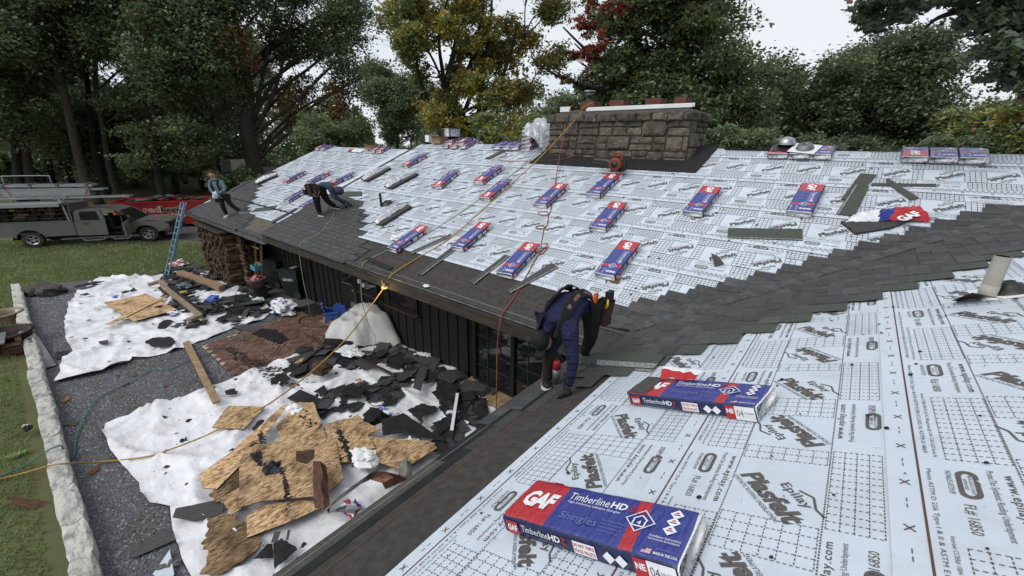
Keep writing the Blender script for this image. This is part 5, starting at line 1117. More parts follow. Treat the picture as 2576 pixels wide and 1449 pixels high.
t1 = [XY(gz(g2(*q))) for q in [(930, 140), (810, 230), (730, 270), (650, 400), (612, 540), (605, 650), (640, 790), (685, 840), (600, 930), (510, 1130), (870, 1062), (1230, 942), (1245, 885), (1300, 915), (1640, 832), (1790, 770), (1990, 700), (2200, 610), (2440, 550), (2540, 470), (2450, 330), (2300, 200), (2000, 90), (1700, 70), (1480, 130), (1210, 148), (1040, 140)]]
tp1, hz1 = tarp('tarp', t1, 'wrinkled white tarp farther from the camera, near the ladder', 1, .10)
t2 = [XY(gz(q)) for q in [(266, 1066), (264, 1095), (284, 1140), (320, 1186), (350, 1220), (375, 1270), (431, 1279), (431, 1310), (443, 1365), (480, 1449), (540, 1560), (760, 1560), (1000, 1400), (1260, 1180), (1330, 1080), (1250, 990), (1170, 948), (1090, 905), (1010, 868), (960, 850), (905, 855), (840, 868), (750, 893), (628, 937), (531, 974), (440, 1010), (335, 1043)]]
tp2, hz2 = tarp('tarp', t2, 'large white tarp under the pile of strand boards and torn roofing', 4, .10)
# cover thrown over a heap by the wall: grey white mound
mc = gz((905, 850)); 
def mound(u, v):
    th = 2*math.pi*u; rr = v; ro = (1.0+.16*math.sin(3*th+.5)+.1*math.sin(5*th)); x = mc.x+1.06*ro*rr*math.cos(th); y = mc.y+.15+.78*ro*rr*math.sin(th)
    h = .74*(1-rr**3.4)*(1+.15*math.cos(th-1)+.10*noise.noise((math.cos(th)*1.2*rr, math.sin(th)*1.2*rr, 3)))+.085*rr*(1-abs(noise.noise((math.cos(th)*2.4, math.sin(th)*2.4, rr*1.6)))*3.0)*min(1, rr*3)+.13*noise.noise((x*1.9, y*1.9, 5))*(1-rr)+.05*(1-abs(noise.noise((x*2.6, y*2.6, 8)))*3)*(1-rr*.6)+.04*noise.noise((x*5, y*5, 0))
    return (x, min(y, WY-.05), G+max(.02, h+.03))
mb = MB(); nu, nv = 64, 22; V = [mound(i/nu, (j+.5)/nv) for i in range(nu) for j in range(nv)]; tpv = mound(0, 0.0)
mb.add(V+[tpv], [(i*nv+j, i*nv+j+1, ((i+1) % nu)*nv+j+1, ((i+1) % nu)*nv+j) for i in range(nu) for j in range(nv-1)]+[(nu*nv, i*nv, ((i+1) % nu)*nv) for i in range(nu)])
o = mb.build('covered_heap', M['tarp_grey'], smooth=True, loc=(mc.x, mc.y, G)); tagit(o, 'heap under a grey white cloth cover against the dark board wall', 'cloth cover')
# ---------------------------------------------------------------- torn roofing debris
def zone(qs, z=zw(0, 0, 1)): return [XY(gz(z(*q))) for q in qs]
Z1 = zone([(1480, 150), (1420, 230), (1180, 250), (1200, 290), (1480, 260), (1620, 420), (1690, 490), (1480, 560), (1640, 610), (1900, 620), (2150, 600), (2400, 540), (2560, 440), (2560, 300), (2350, 180), (2050, 60), (1640, 60)], g2)
Z2 = zone([(1050, 430), (1000, 560), (940, 640), (850, 710), (890, 810), (1150, 880), (1180, 960), (1330, 1010), (1500, 1060), (1720, 1060), (1740, 1190), (2050, 1170), (2240, 1280), (2560, 1100), (2560, 760), (2440, 680), (2300, 690), (2100, 560), (1900, 440), (1780, 420), (1560, 480), (1500, 380), (1240, 390)], g4)
def in_hole(x, y, k): return noise.noise((x*.85+k*7.3, y*.85, k))+.5*noise.noise((x*2.3, y*2.3, k+4)) > -.03
def flake(mb, x, y, z, sz, rd, m):
    n = rd.randint(6, 11); a0 = rd.uniform(0, 6.3); st = rd.uniform(.45, 1); ro = rd.uniform(0, 3.14); pts = []
    for i in range(n):
        a = a0+2*math.pi*i/n; r_ = sz*rd.uniform(.42, 1.12); px, py = r_*math.cos(a), r_*math.sin(a)*st; pts.append((px*math.cos(ro)-py*math.sin(ro), px*math.sin(ro)+py*math.cos(ro)))
    tx, ty = rd.gauss(0, .07), rd.gauss(0, .07); cu = rd.uniform(0, .5)*.2/sz
    V = [(x, y, z)]+[(x+.5*p[0], y+.5*p[1], z+.5*(tx*p[0]+ty*p[1])+.004) for p in pts]+[(x+p[0], y+p[1], max(G+.012, z+tx*p[0]+ty*p[1]+cu*(p[0]**2)*rd.uniform(.2, 1))) for p in pts]
    mb.add(V, [(0, 1+i, 1+(i+1) % n) for i in range(n)]+[(1+i, 1+n+i, 1+n+(i+1) % n, 1+(i+1) % n) for i in range(n)], m)
def shingle_bit(mb, x, y, z, rd):
    L_, W_ = rd.uniform(.3, .85), rd.uniform(.14, .32); X = Matrix.Translation((x, y, z+.02)) @ Matrix.Rotation(rd.uniform(0, 6.3), 4, 'Z') @ Matrix.Rotation(rd.gauss(0, .08), 4, 'X') @ Matrix.Rotation(rd.gauss(0, .08), 4, 'Y')
    mb.box((0, 0, 0), (L_, W_, .006), rd.choice((0, 1, 2)), X)
rd = random.Random(21); mb = MB()
for zn, k, cnt, hz in ((Z1, 1, 1400, hz1), (Z2, 2, 1500, hz2)):
    xs = [p[0] for p in zn]; ys = [p[1] for p in zn]; c = 0
    while c < cnt:
        x, y = rd.uniform(min(xs), max(xs)), rd.uniform(min(ys), min(max(ys), WY-.15))
        if not inpoly(x, y, zn): continue
        c += 1
        if in_hole(x, y, k): continue
        z = G+max(.035, hz(x, y))+.008+.05*rd.random()**1.6
        if rd.random() < .09: shingle_bit(mb, x, y, z, rd)
        else: flake(mb, x, y, z, (.04+.32*rd.random()**2.6), rd, rd.choice((0, 0, 0, 1, 4)))
for (cx, cy, n_, sp_) in ((0, 0, 170, 0),):      # crumbs all over both tarps
    for poly, hz in ((t1, hz1), (t2, hz2)):
        for i in range(170):
            x, y = rd.uniform(min(p[0] for p in poly), max(p[0] for p in poly)), rd.uniform(min(p[1] for p in poly), max(p[1] for p in poly))
            if inpoly(x, y, poly): flake(mb, x, y, G+max(.02, hz(x, y))+.006, .008+.075*rd.random()**2.4, rd, rd.choice((0, 0, 3)))
q0, q1 = gz(g4(420, 400)), gz(g4(1000, 720))
for i in range(420):
    t = rd.random(); p = q0.lerp(q1, t); w_ = .04+.10*t; flake(mb, p.x+rd.gauss(0, w_), p.y+rd.gauss(0, w_), G+max(.03, hz2(p.x, p.y))*(1 if t > .45 else .3)+.012, rd.uniform(.015, .06), rd, rd.choice((0, 3, 3)))
o = mb.build('roofing_debris', [M['black_felt'], M['sh1'], M['sh2'], M['rot'], M['membrane_dark']]); tagit(o, kind='stuff')
# single pieces that stand out
def slab_at(name, qs, label, cat, m, z=.03, th=.008, hz=None, mside=None, tilt=None, group=None, jag=0):
    P = [XY(gz(q)) for q in qs]; c = (sum(p[0] for p in P)/len(P), sum(p[1] for p in P)/len(P))
    if jag:
        Q = []
        for i in range(len(P)):
            a, b = Vector(P[i]), Vector(P[(i+1) % len(P)]); k = max(1, int((b-a).length/.045)); nn = Vector((-(b-a).y, (b-a).x)).normalized() if (b-a).length > 0 else Vector((0, 0))
            for j in range(k): p = a.lerp(b, j/k); Q.append(tuple(p+nn*jag*((noise.noise((p.x*7, p.y*7, 3))+.8*noise.noise((p.x*31, p.y*31, 5))) if j else 0)))
        P = Q
    mb = MB(); z += .05 if name in ('strand_board', 'torn_felt') and z > .05 else 0; mb.prism(P, G+z, G+z+th, 0, None, 1 if mside else 0)
    if tilt: mb.v = [(v[0], v[1], v[2]+tilt[0]*(v[0]-c[0])+tilt[1]*(v[1]-c[1])) for v in mb.v]
    o = mb.build(name, [M[m]]+([M[mside]] if mside else []), loc=(c[0], c[1], G+z)); return tagit(o, label, cat, group)
D_ = lambda qs, label, z=.10, m='black_felt', jag=.04, **k: slab_at('torn_felt', qs, label, 'torn roofing', m, z, .007, jag=jag, **k)
D_([g2(1370, 790), g2(1440, 745), g2(1610, 738), g2(1650, 790), g2(1590, 825), g2(1440, 832)], 'black oval felt scrap on the far tarp near its lower edge', .07)
D_([g2(935, 785), g2(1025, 770), g2(1030, 800), g2(950, 812)], 'small dark shingle scrap on the fold of the far tarp', .08, 'sh1', 0)
D_([g2(760, 335), g2(830, 318), g2(860, 330), g2(800, 348)], 'small black scrap near the far left edge of the far tarp', .07)
D_([g2(690, 262), g2(900, 210), g2(1000, 212), g2(860, 245), g2(720, 275)], 'long dark felt strip crossing the far corner of the tarp', .08)
D_([g2(540, 840), g2(655, 835), g2(665, 850), g2(610, 935), g2(520, 890)], 'dark scrap on gravel sticking out from under the tarp corner', .02)
D_([g4(425, 800), g4(480, 780), g4(535, 800), g4(520, 830), g4(440, 832)], 'black scrap on the large tarp right of the loose plank', .08)
D_([g4(445, 228), g4(520, 195), g4(735, 240), g4(660, 278)], 'pair of old dark shingles at the edge of the brick paving', .03, 'sh2', 0)
D_([g4(640, 285), g4(740, 248), g4(830, 250), g4(945, 330), g4(860, 370)], 'black felt sheet lying on the middle of the brick paving', .03)
D_([g4(650, 1120), g4(700, 1060), g4(755, 1050), g4(730, 1110), g4(670, 1150)], 'black scrap between two strand boards on the tarp', .10)
D_([g4(1365, 840), g4(1470, 770), g4(1580, 810), g4(1550, 890)], 'square black felt sheet in the middle of the debris', .16, jag=.01)
D_([g4(1565, 1020), g4(1640, 960), g4(1720, 990), g4(1660, 1080), g4(1590, 1100)], 'folded black felt corner above the upper strand board', .15)
D_([g4(1720, 1075), g4(1900, 1020), g4(2235, 1255), g4(2130, 1240), g4(1880, 1190), g4(1730, 1210)], 'big angular black felt sheet beside the near eave', .17, jag=.015)
D_([g4(1930, 990), g4(2040, 930), g4(2200, 970), g4(2060, 1040), g4(2050, 1090)], 'black three cornered felt scrap under the white metal strip', .15)
D_([g4(2150, 610), g4(2230, 590), g4(2260, 625), g4(2180, 640)], 'black scrap on the tarp strip along the glass door', .08)
D_([g4(2210, 690), g4(2390, 630), g4(2430, 680), g4(2290, 730)], 'larger black scrap on the tarp close to the glass door sill', .09)
D_([g4(1975, 800), g4(2040, 610), g4(2100, 620), g4(2040, 830)], 'row of old shingle tabs lying near the glass door', .16, 'sh2', 0)
D_([g5(900, 1449), g5(885, 1230), g5(960, 1180), g5(1100, 1280), g5(900, 1460)], 'black felt sheet at the bottom edge below the strand boards', .08, jag=.02)
D_([g5(715, 1360), g5(830, 1230), g5(880, 1225), g5(890, 1345)], 'black felt scrap left of the bottom felt sheet', .07, jag=.02)
D_([g5(870, 1225), g5(900, 1130), g5(955, 1125), g5(925, 1222)], 'narrow grey scrap above the bottom felt sheet', .09, 'sh2', 0)
D_([g5(1000, 1195), g5(1015, 1110), g5(1038, 1105), g5(1020, 1195)], 'thin dark stick shaped felt strip near the bottom', .08, 'sh1', 0)
D_([g5(0, 990), g5(30, 910), g5(380, 835), g5(455, 875), g5(430, 960), g5(200, 1030)], 'strip of old grey shingles under the lower left strand boards', .07, 'sh2', .01)
D_([g3(1175, 1215), g3(1440, 1050), g3(1550, 1090), g3(1560, 1140), g3(1190, 1300)], 'old dark shingle strip lying on the gravel at the tarp edge', .02, 'sh2', 0)
# ---------------------------------------------------------------- strand boards
def board(qs, label, z, m='osb', tilt=None, jag=.0, th=.012): return slab_at('strand_board', [g5(*q) for q in qs], label, 'strand board', m, z, th, mside='osb_edge', tilt=tilt, jag=jag, group='torn off strand boards')
board([(345, 195), (450, 45), (490, 0), (815, 5), (625, 208)], 'diamond shaped strand board lying alone on the tarp under the yellow hose', .09)
board([(300, 1010), (440, 960), (540, 975), (660, 1050), (770, 1250), (620, 1380), (420, 1500), (240, 1500), (320, 1300), (250, 1230), (310, 1170)], 'dark rotten strand board lowest in the heap, ragged left edge', .07, 'osb_d', jag=.05)
board([(660, 1190), (660, 1000), (780, 905), (1120, 850), (1380, 885), (1100, 1020)], 'strand board with pale face under the biggest board, nearest the eave', .10)
board([(430, 845), (600, 740), (620, 930), (525, 990)], 'small pale strand board sticking out left under the biggest board', .11)
board([(320, 800), (480, 650), (600, 560), (605, 690), (400, 870)], 'brown stained strand board strip under the long diagonal strip', .10, 'osb_d', jag=.03)
board([(240, 640), (500, 450), (960, 20), (1020, 0), (760, 360), (560, 600), (395, 768), (270, 760)], 'long diagonal strand board strip with black tar spots', .13, jag=.012)
board([(1470, 530), (1560, 430), (1640, 300), (1760, 300), (2270, 340), (2330, 400), (2020, 600), (1780, 520)], 'strand board nearest the near eave with a dark slot', .14)
board([(1350, 200), (1450, 160), (1560, 140), (1640, 100), (1690, 170), (1830, 240), (1720, 290), (1790, 410), (1480, 500), (1380, 380)], 'tar striped strand board behind the tall upright board', .16, jag=.02)
board([(915, 200), (1000, 140), (1050, 0), (1245, 0), (1370, 360), (1480, 540), (1510, 700), (1390, 560), (1300, 400), (960, 390)], 'tall tapering strand board with brown stain at its top', .17, jag=.01)
ob = board([(600, 970), (600, 550), (660, 420), (940, 360), (1300, 330), (1440, 350), (1510, 700), (1330, 855), (790, 905)], 'biggest strand board on top with black tar marks and a notch', .185, jag=.004)
def tar(qs, z_, m='membrane_dark', par=None, name='tar_patch'):
    z = z_+.051
    return tar_(qs, z, m, par, name)
def tar_(qs, z, m='membrane_dark', par=None, name='tar_patch'):
    P = [XY(gz(g5(*q))) for q in qs]; mb = MB(); mb.prism(P, G+z, G+z+.002); return mb.build(name, M[m], par)
tar([(742, 460), (790, 450), (806, 520), (748, 540)], .198, par=ob); tar([(1095, 455), (1260, 438), (1250, 520), (1190, 570), (1095, 545)], .199, 'rot', ob)
rd = random.Random(31)
mb = MB()
for (x0, y0, x1, y1, w_, n_, z_) in ((690, 390, 790, 500, 30, 60, .20), (760, 200, 790, 330, 26, 70, .15), (650, 340, 700, 300, 22, 30, .15), (1450, 170, 1560, 420, 26, 160, .18), (960, 520, 1010, 880, 26, 70, .20), (1560, 420, 1600, 470, 40, 50, .18), (1100, 30, 1300, 160, 60, 40, .19)):
    for i in range(n_):
        t = rd.random(); p = onz(g5(x0+(x1-x0)*t+rd.gauss(0, w_*.5), y0+(y1-y0)*t+rd.gauss(0, w_*.5)), G+z_); flake(mb, p.x, p.y, G+z_+.053, rd.uniform(.008, .035), rd, 0)
tagit(mb.build('tar_crumbs', M['membrane_dark']), kind='stuff')
# far tarp boards
bg2 = lambda qs, label, z, **k: slab_at('strand_board', [g2(*q) for q in qs], label, 'strand board', 'osb', z, .012, mside='osb_edge', group='torn off strand boards', **k)
bg2([(985, 420), (1375, 335), (1670, 485), (1265, 598)], 'square strand board on the far tarp crossed by a narrow strip', .09)
bg2([(1000, 635), (1560, 355), (1595, 360), (1570, 375), (1060, 635)], 'narrow strand board strip lying across the square board', .115)
# planks
slab_at('plank', [g4(68, 372), g4(122, 350), g4(388, 892), g4(330, 918)], 'loose weathered plank bridging gravel and the large tarp', 'plank', 'lum_w', .085, .04, tilt=tuple((gz(g4(360, 905))-gz(g4(95, 360))).normalized().to_2d()*.032))
slab_at('metal_strip', [g4(2330, 845), g4(2354, 843), g4(2308, 1160), g4(2282, 1155)], 'white metal strip lying on the debris near the glass door', 'metal strip', 'white', .20, .012)
slab_at('batten', [g4(1060, 300), g4(1090, 310), g4(1310, 425), g4(1290, 440)], 'thin dark batten pointing at the black felt roll by the heap', 'batten', 'rot', .10, .03)
slab_at('batten', [g4(1505, 530), g4(1530, 528), g4(1830, 680), g4(1820, 700)], 'old grey batten lying across the debris below the glass door wall', 'batten', 'fascia', .18, .03)
slab_at('batten', [g4(1010, 590), g4(1030, 595), g4(1250, 420), g4(1220, 415)], 'old grey batten near the left edge of the debris', 'batten', 'fascia', .13, .03)
slab_at('wood_chip', [g4(1003, 570), g4(1050, 535), g4(1080, 530), g4(1060, 562), g4(1010, 575)], 'orange brown wood chip on the left edge of the debris', 'wood chip', 'lum', .15, .015)
slab_at('wood_chip', [g4(1500, 735), g4(1545, 715), g4(1570, 750)], 'three cornered pale wood chip in the middle of the debris', 'wood chip', 'lum', .20, .015)
p = gz(g4(1225, 640)); mb = MB(); rock(mb, (p.x, p.y, G+.24), (.55, .4, .2), 11, .3, 12, 8, .3); o = mb.build('rotten_chunk', M['rot'], loc=p); tagit(o, 'chunk of brown rotten wood on the black debris', 'rotten wood')
p = gz(g4(1420, 400)); mb = MB(); mb.tube([p+Vector((-.45, -.28, .13)), p+Vector((.2, .13, .15))], .10, 12); o = mb.build('felt_roll', M['black_felt'], loc=p); tagit(o, 'black felt roll lying against the grey covered heap', 'felt roll')
crumple('plastic_bag', gz(g4(1455, 490))+Vector((0, 0, .2)), (.32, .2, .15), [M['film']], 'clear white plastic bag on the debris by the felt roll', 'plastic bag', 3)
crumple('work_glove', gz(g5(1080, 60))+Vector((0, 0, .2)), (.17, .11, .16), [M['white']], 'crumpled white glove on the tall strand board', 'glove', 6)
crumple('work_glove', gz(g5(895, 610))+Vector((0, 0, .2)), (.13, .13, .17), [M['blackcloth'], M['shirt_slate']], 'black and blue rubber glove on the biggest strand board', 'glove', 8)
crumple('water_bottle', gz(g4(1760, 985))+Vector((0, 0, .17)), (.13, .05, .08), [M['film'], M['bluepl']], 'clear water bottle with blue label lying in the debris', 'bottle', 12)
crumple('wrapper', gz(g5(1580, 920))+Vector((0, 0, .1)), (.20, .10, .14), [M['film'], M['redprint'], M['blueprint']], 'crumpled red white and blue wrapper beside the near eave', 'wrapper', 14)
crumple('plastic_bag', gz(g5(1700, 500))+Vector((0, 0, .2)), (.24, .16, .2), [M['white']], 'torn white cloth strip beside the near eave flashing', 'cloth scrap', 15)
# bent flashings on the boards
def bent(pts, wdv, label, m, name='old_flashing', cat='old flashing', th=.0):
    mb = MB(); P = [onz(g5(*q), G+h+.05) for *q, h in pts]; Wv = Vector(wdv); V = []
    for p in P: V += [p-Wv*random.uniform(.8, 1.1), p+Wv*random.uniform(.0, .4)+Vector((0, 0, .05)), p+Wv*random.uniform(.8, 1.1)]
    mb.add(V, [f for i in range(len(P)-1) for f in ((i*3, i*3+3, i*3+4, i*3+1), (i*3+1, i*3+4, i*3+5, i*3+2))]); o = mb.build(name, M[m], loc=P[0]); return tagit(o, label, cat)
bent([(1280, 450, .32), (1300, 560, .32), (1285, 660, .3), (1290, 760, .26), (1310, 870, .2)], (.13, .05, 0), 'crumpled copper coloured flashing standing on the biggest board', 'copper')
bent([(1370, 840, .24), (1450, 770, .30), (1600, 660, .32), (1720, 570, .34), (1800, 530, .3)], (-.03, .15, .0), 'old grey streaked flashing length leaning by the near eave', 'old_metal')
bent([(1790, 545, .30), (1850, 570, .34), (1930, 600, .33), (1980, 650, .25)], (.08, .14, 0), 'short copper coloured flashing piece by the near eave', 'copper')
bent([(2040, 440, .24), (2050, 520, .24), (2030, 600, .2)], (.10, .06, 0), 'brown streaked gutter scrap poking over the near eave', 'old_metal')
bent([(1420, 880, .2), (1500, 850, .18), (1640, 870, .15)], (.05, .1, 0), 'pale grey scrap of flashing with a torn end by the eave', 'galv')
# items on the far debris
slab_at('long_carton', [g2(1660, 145), g2(1720, 132), g2(2118, 268), g2(2055, 300)], 'long flat brown carton lying on the dark debris', 'carton', 'card', .12, .13)
# old downspout
pts = [gz(g2(1400, 262))+Vector((0, 0, .2)), gz(g2(1520, 240))+Vector((0, 0, .25)), gz(g2(1560, 290))+Vector((0, 0, .22)), gz(g2(1890, 545))+Vector((0, 0, .16)), gz(g2(1780, 590))+Vector((0, 0, .16))]
ds = thing('downspout', 'old bent downspout lying between far tarp and debris', 'downspout', pts[2]); mb = MB()
for a, b in zip(pts, pts[1:]): mb.beam(a, b, .16, .09)
mb.build('spout', M['tan'], ds); mb = MB(); mb.beam(pts[2]+Vector((.06, .08, .0)), pts[3]+Vector((.06, .08, 0)), .07, .12); mb.build('stained_back', M['membrane_dark'], ds)
crumple('blue_bag', gz(g2(2005, 405))+Vector((0, 0, .18)), (.24, .16, .22), [M['bluepl']], 'bright blue crumpled plastic bag on the dark debris', 'plastic bag', 21)
crumple('bin_bag', gz(g2(1990, 465))+Vector((0, 0, .12)), (.42, .24, .26), [M['blackpl']], 'black plastic bag under the blue crumpled bag', 'plastic bag', 22)
crumple('bin_bag', gz(g2(1870, 445))+Vector((0, 0, .12)), (.24, .18, .2), [M['blackpl']], 'smaller black bag left of the blue crumpled bag', 'plastic bag', 23)
crumple('work_shirt', gz(g2(1745, 255))+Vector((0, 0, .12)), (.26, .2, .2), [M['hoodie'], M['blackcloth']], 'grey blue work shirt thrown on the debris by the carton', 'shirt', 24)
crumple('yellow_pouch', gz(g2(1730, 308))+Vector((0, 0, .1)), (.12, .08, .08), [M['yellow']], 'small yellow pouch beside the grey blue shirt', 'pouch', 25)
crumple('work_glove', gz(g2(1500, 458))+Vector((0, 0, .11)), (.16, .1, .1), [M['blackcloth']], 'black glove on the square strand board', 'glove', 26)
crumple('wrapper', gz(g2(1620, 510))+Vector((0, 0, .11)), (.17, .12, .1), [M['film'], M['blueprint']], 'white and blue wrapper at the corner of the square board', 'wrapper', 27)
crumple('blue_cup', gz(g2(1097, 347))+Vector((0, 0, .08)), (.12, .07, .08), [M['bluepl']], 'small flat blue scrap on the far tarp', 'scrap', 28)
crumple('work_glove', gz(g2(2080, 565))+Vector((0, 0, .08)), (.15, .11, .12), [M['blackcloth'], M['shirt_slate']], 'dark glove near the lower edge of the far debris', 'glove', 29)
crumple('wrapper', gz(zd(1390, 960))+Vector((0, 0, .06)), (.52, .30, .50), [M['film'], M['film'], M['blueprint']], 'big crumpled white wrapper with blue and red print before the bins', 'wrapper', 31)
crumple('wrapper', gz(g2(1680, 35))+Vector((0, 0, .06)), (.36, .30, .25), [M['film'], M['redprint'], M['blueprint']], 'crumpled red white blue wrapper at the ladder foot', 'wrapper', 32)
crumple('cloth_rag', gz(g2(2000, 60))+Vector((0, 0, .1)), (.28, .20, .75), [M['tarp']], 'white rag hanging at the foot of the firewood pile', 'rag', 33)
crumple('plastic_bag', gz(zd(1070, 830))+Vector((0, 0, .06)), (.12, .14, .14), [M['white']], 'small white bag in front of the bins', 'plastic bag', 34)
# ---------------------------------------------------------------- bins, tub, chairs
def wheelie(p, ang, label, goods):
    t = thing('wheelie_bin', label, 'bin', (0, 0, 0), 'dark green wheeled bins by the wall'); H = .92
    mb = MB(); b0 = [(-.21, -.24), (.21, -.24), (.21, .24), (-.21, .24)]; b1 = [(-.29, -.33), (.29, -.33), (.29, .33), (-.29, .33)]
    mb.add([(*q, .05) for q in b0]+[(q[0]*.95, q[1]*.95, H*.62) for q in b1]+[(*q, H*.66) for q in b1]+[(*q, H) for q in b1], [(3, 2, 1, 0)]+[(r*4+i, r*4+(i+1) % 4, r*4+4+(i+1) % 4, r*4+4+i) for r in range(3) for i in range(4)])
    for x in (-.12, .12): mb.box((x, -.295, .36), (.05, .05, .5))
    mb.build('body', M['greenpl'], t)
    mb = MB(); mb.box((0, 0, H+.02), (.62, .70, .05)); mb.box((0, -.02, H+.055), (.5, .5, .03)); mb.tube([(-.25, -.38, H-.02), (-.12, -.40, H+.0), (.12, -.40, H+.0), (.25, -.38, H-.02)], .02, 6); mb.build('lid', M['greenpl'], t)
    mb = MB(); mb.tube([(-.22, .42, H-.06), (.22, .42, H-.06)], .018, 8)
    for x in (-.22, .22): mb.beam((x, .33, H-.05), (x, .42, H-.06), .03, .03)
    mb.build('handle', M['greenpl'], t)
    for x in (-.27, .27): mb = MB(); mb.tube([(x-.03, .25, .12), (x+.03, .25, .12)], .12, 14); mb.build('wheel', M['rubber'], t)
    if goods:
        mb = MB(); X = Matrix(((0, 0, 1, .292), (1, 0, 0, 0), (0, 1, 0, 0), (0, 0, 0, 1))); put(mb, "GOOD'S", -.19, .60, .36, .085, 0, .004, 0, bold=.012, X=X); mb.build('lettering', M['lwhite'], t)
        mb = MB(); mb.box((.03, .06, H+.074), (.24, .16, .004)); lb = mb.build('label_sticker', M['lwhite'], t)
        mb = MB()
        for i in range(3): line(mb, -.06, .02+i*.04, .12, .02+i*.04, .014, 0, H+.0775)
        mb.build('sticker_print', M['redprint'], t)
    t.matrix_world = Matrix.Translation(p) @ Matrix.Rotation(ang, 4, 'Z'); return t
pb = gz((716, 745)); wheelie(pb+Vector((.25, .30, 0)), R(-62), "dark green wheeled bin lettered GOOD'S with a paper label on its lid", True)
pb2 = gz((672, 722)); wheelie(pb2+Vector((.12, .34, 0)), R(-66), 'dark green wheeled bin without lettering, left of the lettered one', False)
p = onz(zd(1065, 640), G+.35); tb = thing('plastic_tub', 'grey mauve plastic tub with pink things on the dark debris by the bins', 'tub', (p.x, p.y, G))
mb = MB(); mb.lathe([(.0, .36), (.20, .36), (.26, .60), (.29, .62), (.29, .66), (.255, .66), (.18, .40), (.0, .40)], 16, 0, Matrix.Translation((p.x, p.y, G))); mb.build('tub', M['mauve'], tb, True)
mb = MB(); mb.box((p.x, p.y, G+.18), (.5, .4, .34)); mb.build('stand', M['blackpl'], tb)
crumple('pink_toy', Vector((p.x+.02, p.y, G+.62)), (.17, .13, .2), [mat('pink_plastic', (.6, .25, .27)), M['redpl']], 'pink and red plastic toy in the tub', 'toy', 41)
p = onz(zd(1055, 435), G+.8); bk = thing('blue_bucket', 'small light blue plastic trough with yellow handle beside the bins', 'bucket', (p.x, p.y, G)); mb = MB()
mb.box((p.x, p.y, G+.86), (.36, .2, .03)); 
for s_ in (-1, 1): mb.box((p.x, p.y+s_*.10, G+.94), (.38, .02, .15)); mb.box((p.x+s_*.18, p.y, G+.94), (.02, .18, .15))
mb.build('trough', M['teal'], bk); mb = MB()
for s_ in (-1, 1): mb.beam((p.x+s_*.14, p.y, G), (p.x+s_*.12, p.y, G+.85), .05, .05)
mb.build('stand', M['mauve'], bk); mb = MB(); mb.tube([(p.x, p.y, G+.95), (p.x, p.y, G+1.08)], .02, 8); mb.build('handle', M['yellow'], bk)
def kidchair(p, ang, label):
    t = thing('toy_chair', label, 'chair', (0, 0, 0), 'blue plastic childrens chairs')
    mb = MB(); w_ = .30
    for i in range(4):
        x = -w_*.375+i*w_*.25; hgt = .34+(.05 if i in (1, 2) else 0); mb.prism([(x-.034, 0), (x+.034, 0), (x+.034, hgt-.02), (x, hgt+.01), (x-.034, hgt-.02)], -.011, .011, 0, basis((1, 0, 0), (0, .26, .965), (0, -.965, .26), (0, .10, .15)))
    mb.box((0, .145, .34), (w_, .02, .03)); mb.build('backrest', M['bluepl'], t)
    mb = MB(); mb.box((0, -.02, .165), (w_*.95, .26, .022)); mb.build('seat', M['bluepl'], t)
    for s_ in (-1, 1):
        mb = MB(); mb.box((s_*.175, -.01, .30), (.06, .30, .02)); mb.build('armrest', M['bluepl'], t)
        mb = MB(); mb.prism([(-.15, 0), (-.10, 0), (-.06, .12), (.08, .13), (.12, 0), (.18, 0), (.14, .29), (-.14, .29)], -.012, .012, 0, basis((0, 1, 0), (0, 0, 1), (1, 0, 0), (s_*.165, 0, 0))); mb.build('leg_panel', M['bluepl'], t)
    t.matrix_world = Matrix.Translation(p) @ Matrix.Rotation(ang, 4, 'Z') @ Matrix.Scale(1.12, 4)
kidchair(gz(zd(1990, 1095))+Vector((0, .1, 0)), R(150), 'blue plastic childs chair standing free on the bricks')
kidchair(gz(zd(2130, 1060))+Vector((.05, .1, 0)), R(215), 'blue plastic childs chair half behind the grey covered heap')
p = gz(zd(1790, 935)); mb = MB(); mb.box((p.x, p.y, G+.012), (1.0, .6, .016), 0, None); o = mb.build('door_mat', M['black_felt'], loc=p); tagit(o, 'dark door mat before the door step', 'door mat')
# ---------------------------------------------------------------- fire pit on the lawn
p = gz((15, 872)); fp = thing('fire_pit', 'round dark steel fire pit beside the border stones', 'fire pit', p); X = Matrix.Translation(p+Vector((0, 0, 0)))
mb = MB(); mb.lathe([(.48, 0), (.50, .34), (.56, .34), (.56, .37), (.46, .37), (.44, .05), (0, .05)], 28, 0, X); mb.build('drum', M['steel'], fp, True)
for a in (-.6, .5, 1.6, 3.0):
    mb = MB(); c = p+Vector((.505*math.cos(a), .505*math.sin(a), .17)); mb.box((0, 0, 0), (.02, .11, .34), 0, Matrix.Translation(c) @ Matrix.Rotation(a, 4, 'Z')); mb.build('strap', M['tan'], fp)
mb = MB(); mb.prism([(.0, -.6), (.9, -.25), (.95, .05), (.1, .1)], .37, .40, 0, X); mb.build('plate', M['galv'], fp)
mb = MB(); mb.box((.62, .12, .22), (.3, .3, .02), 0, X); mb.box((.62, .12, .10), (.34, .34, .16), 0, X); mb.build('side_box', M['rust'], fp)
p = gz((10, 806)); fr = thing('fire_ring', 'open rusty ring lying behind the fire pit', 'fire ring', p); mb = MB(); mb.lathe([(.36, 0), (.38, .2), (.42, .2), (.42, .23), (.34, .23), (.33, .02)], 24, 0, Matrix.Translation(p)); mb.build('ring', M['tan'], fr, True)
p = gz((110, 880)); mb = MB(); mb.beam(gz((90, 868))+Vector((0, 0, .2)), gz((128, 925))+Vector((0, 0, .02)), .18, .02); o = mb.build('metal_sheet', M['galv'], loc=p); tagit(o, 'narrow grey metal sheet leaning on the border stones by the fire pit', 'metal sheet')
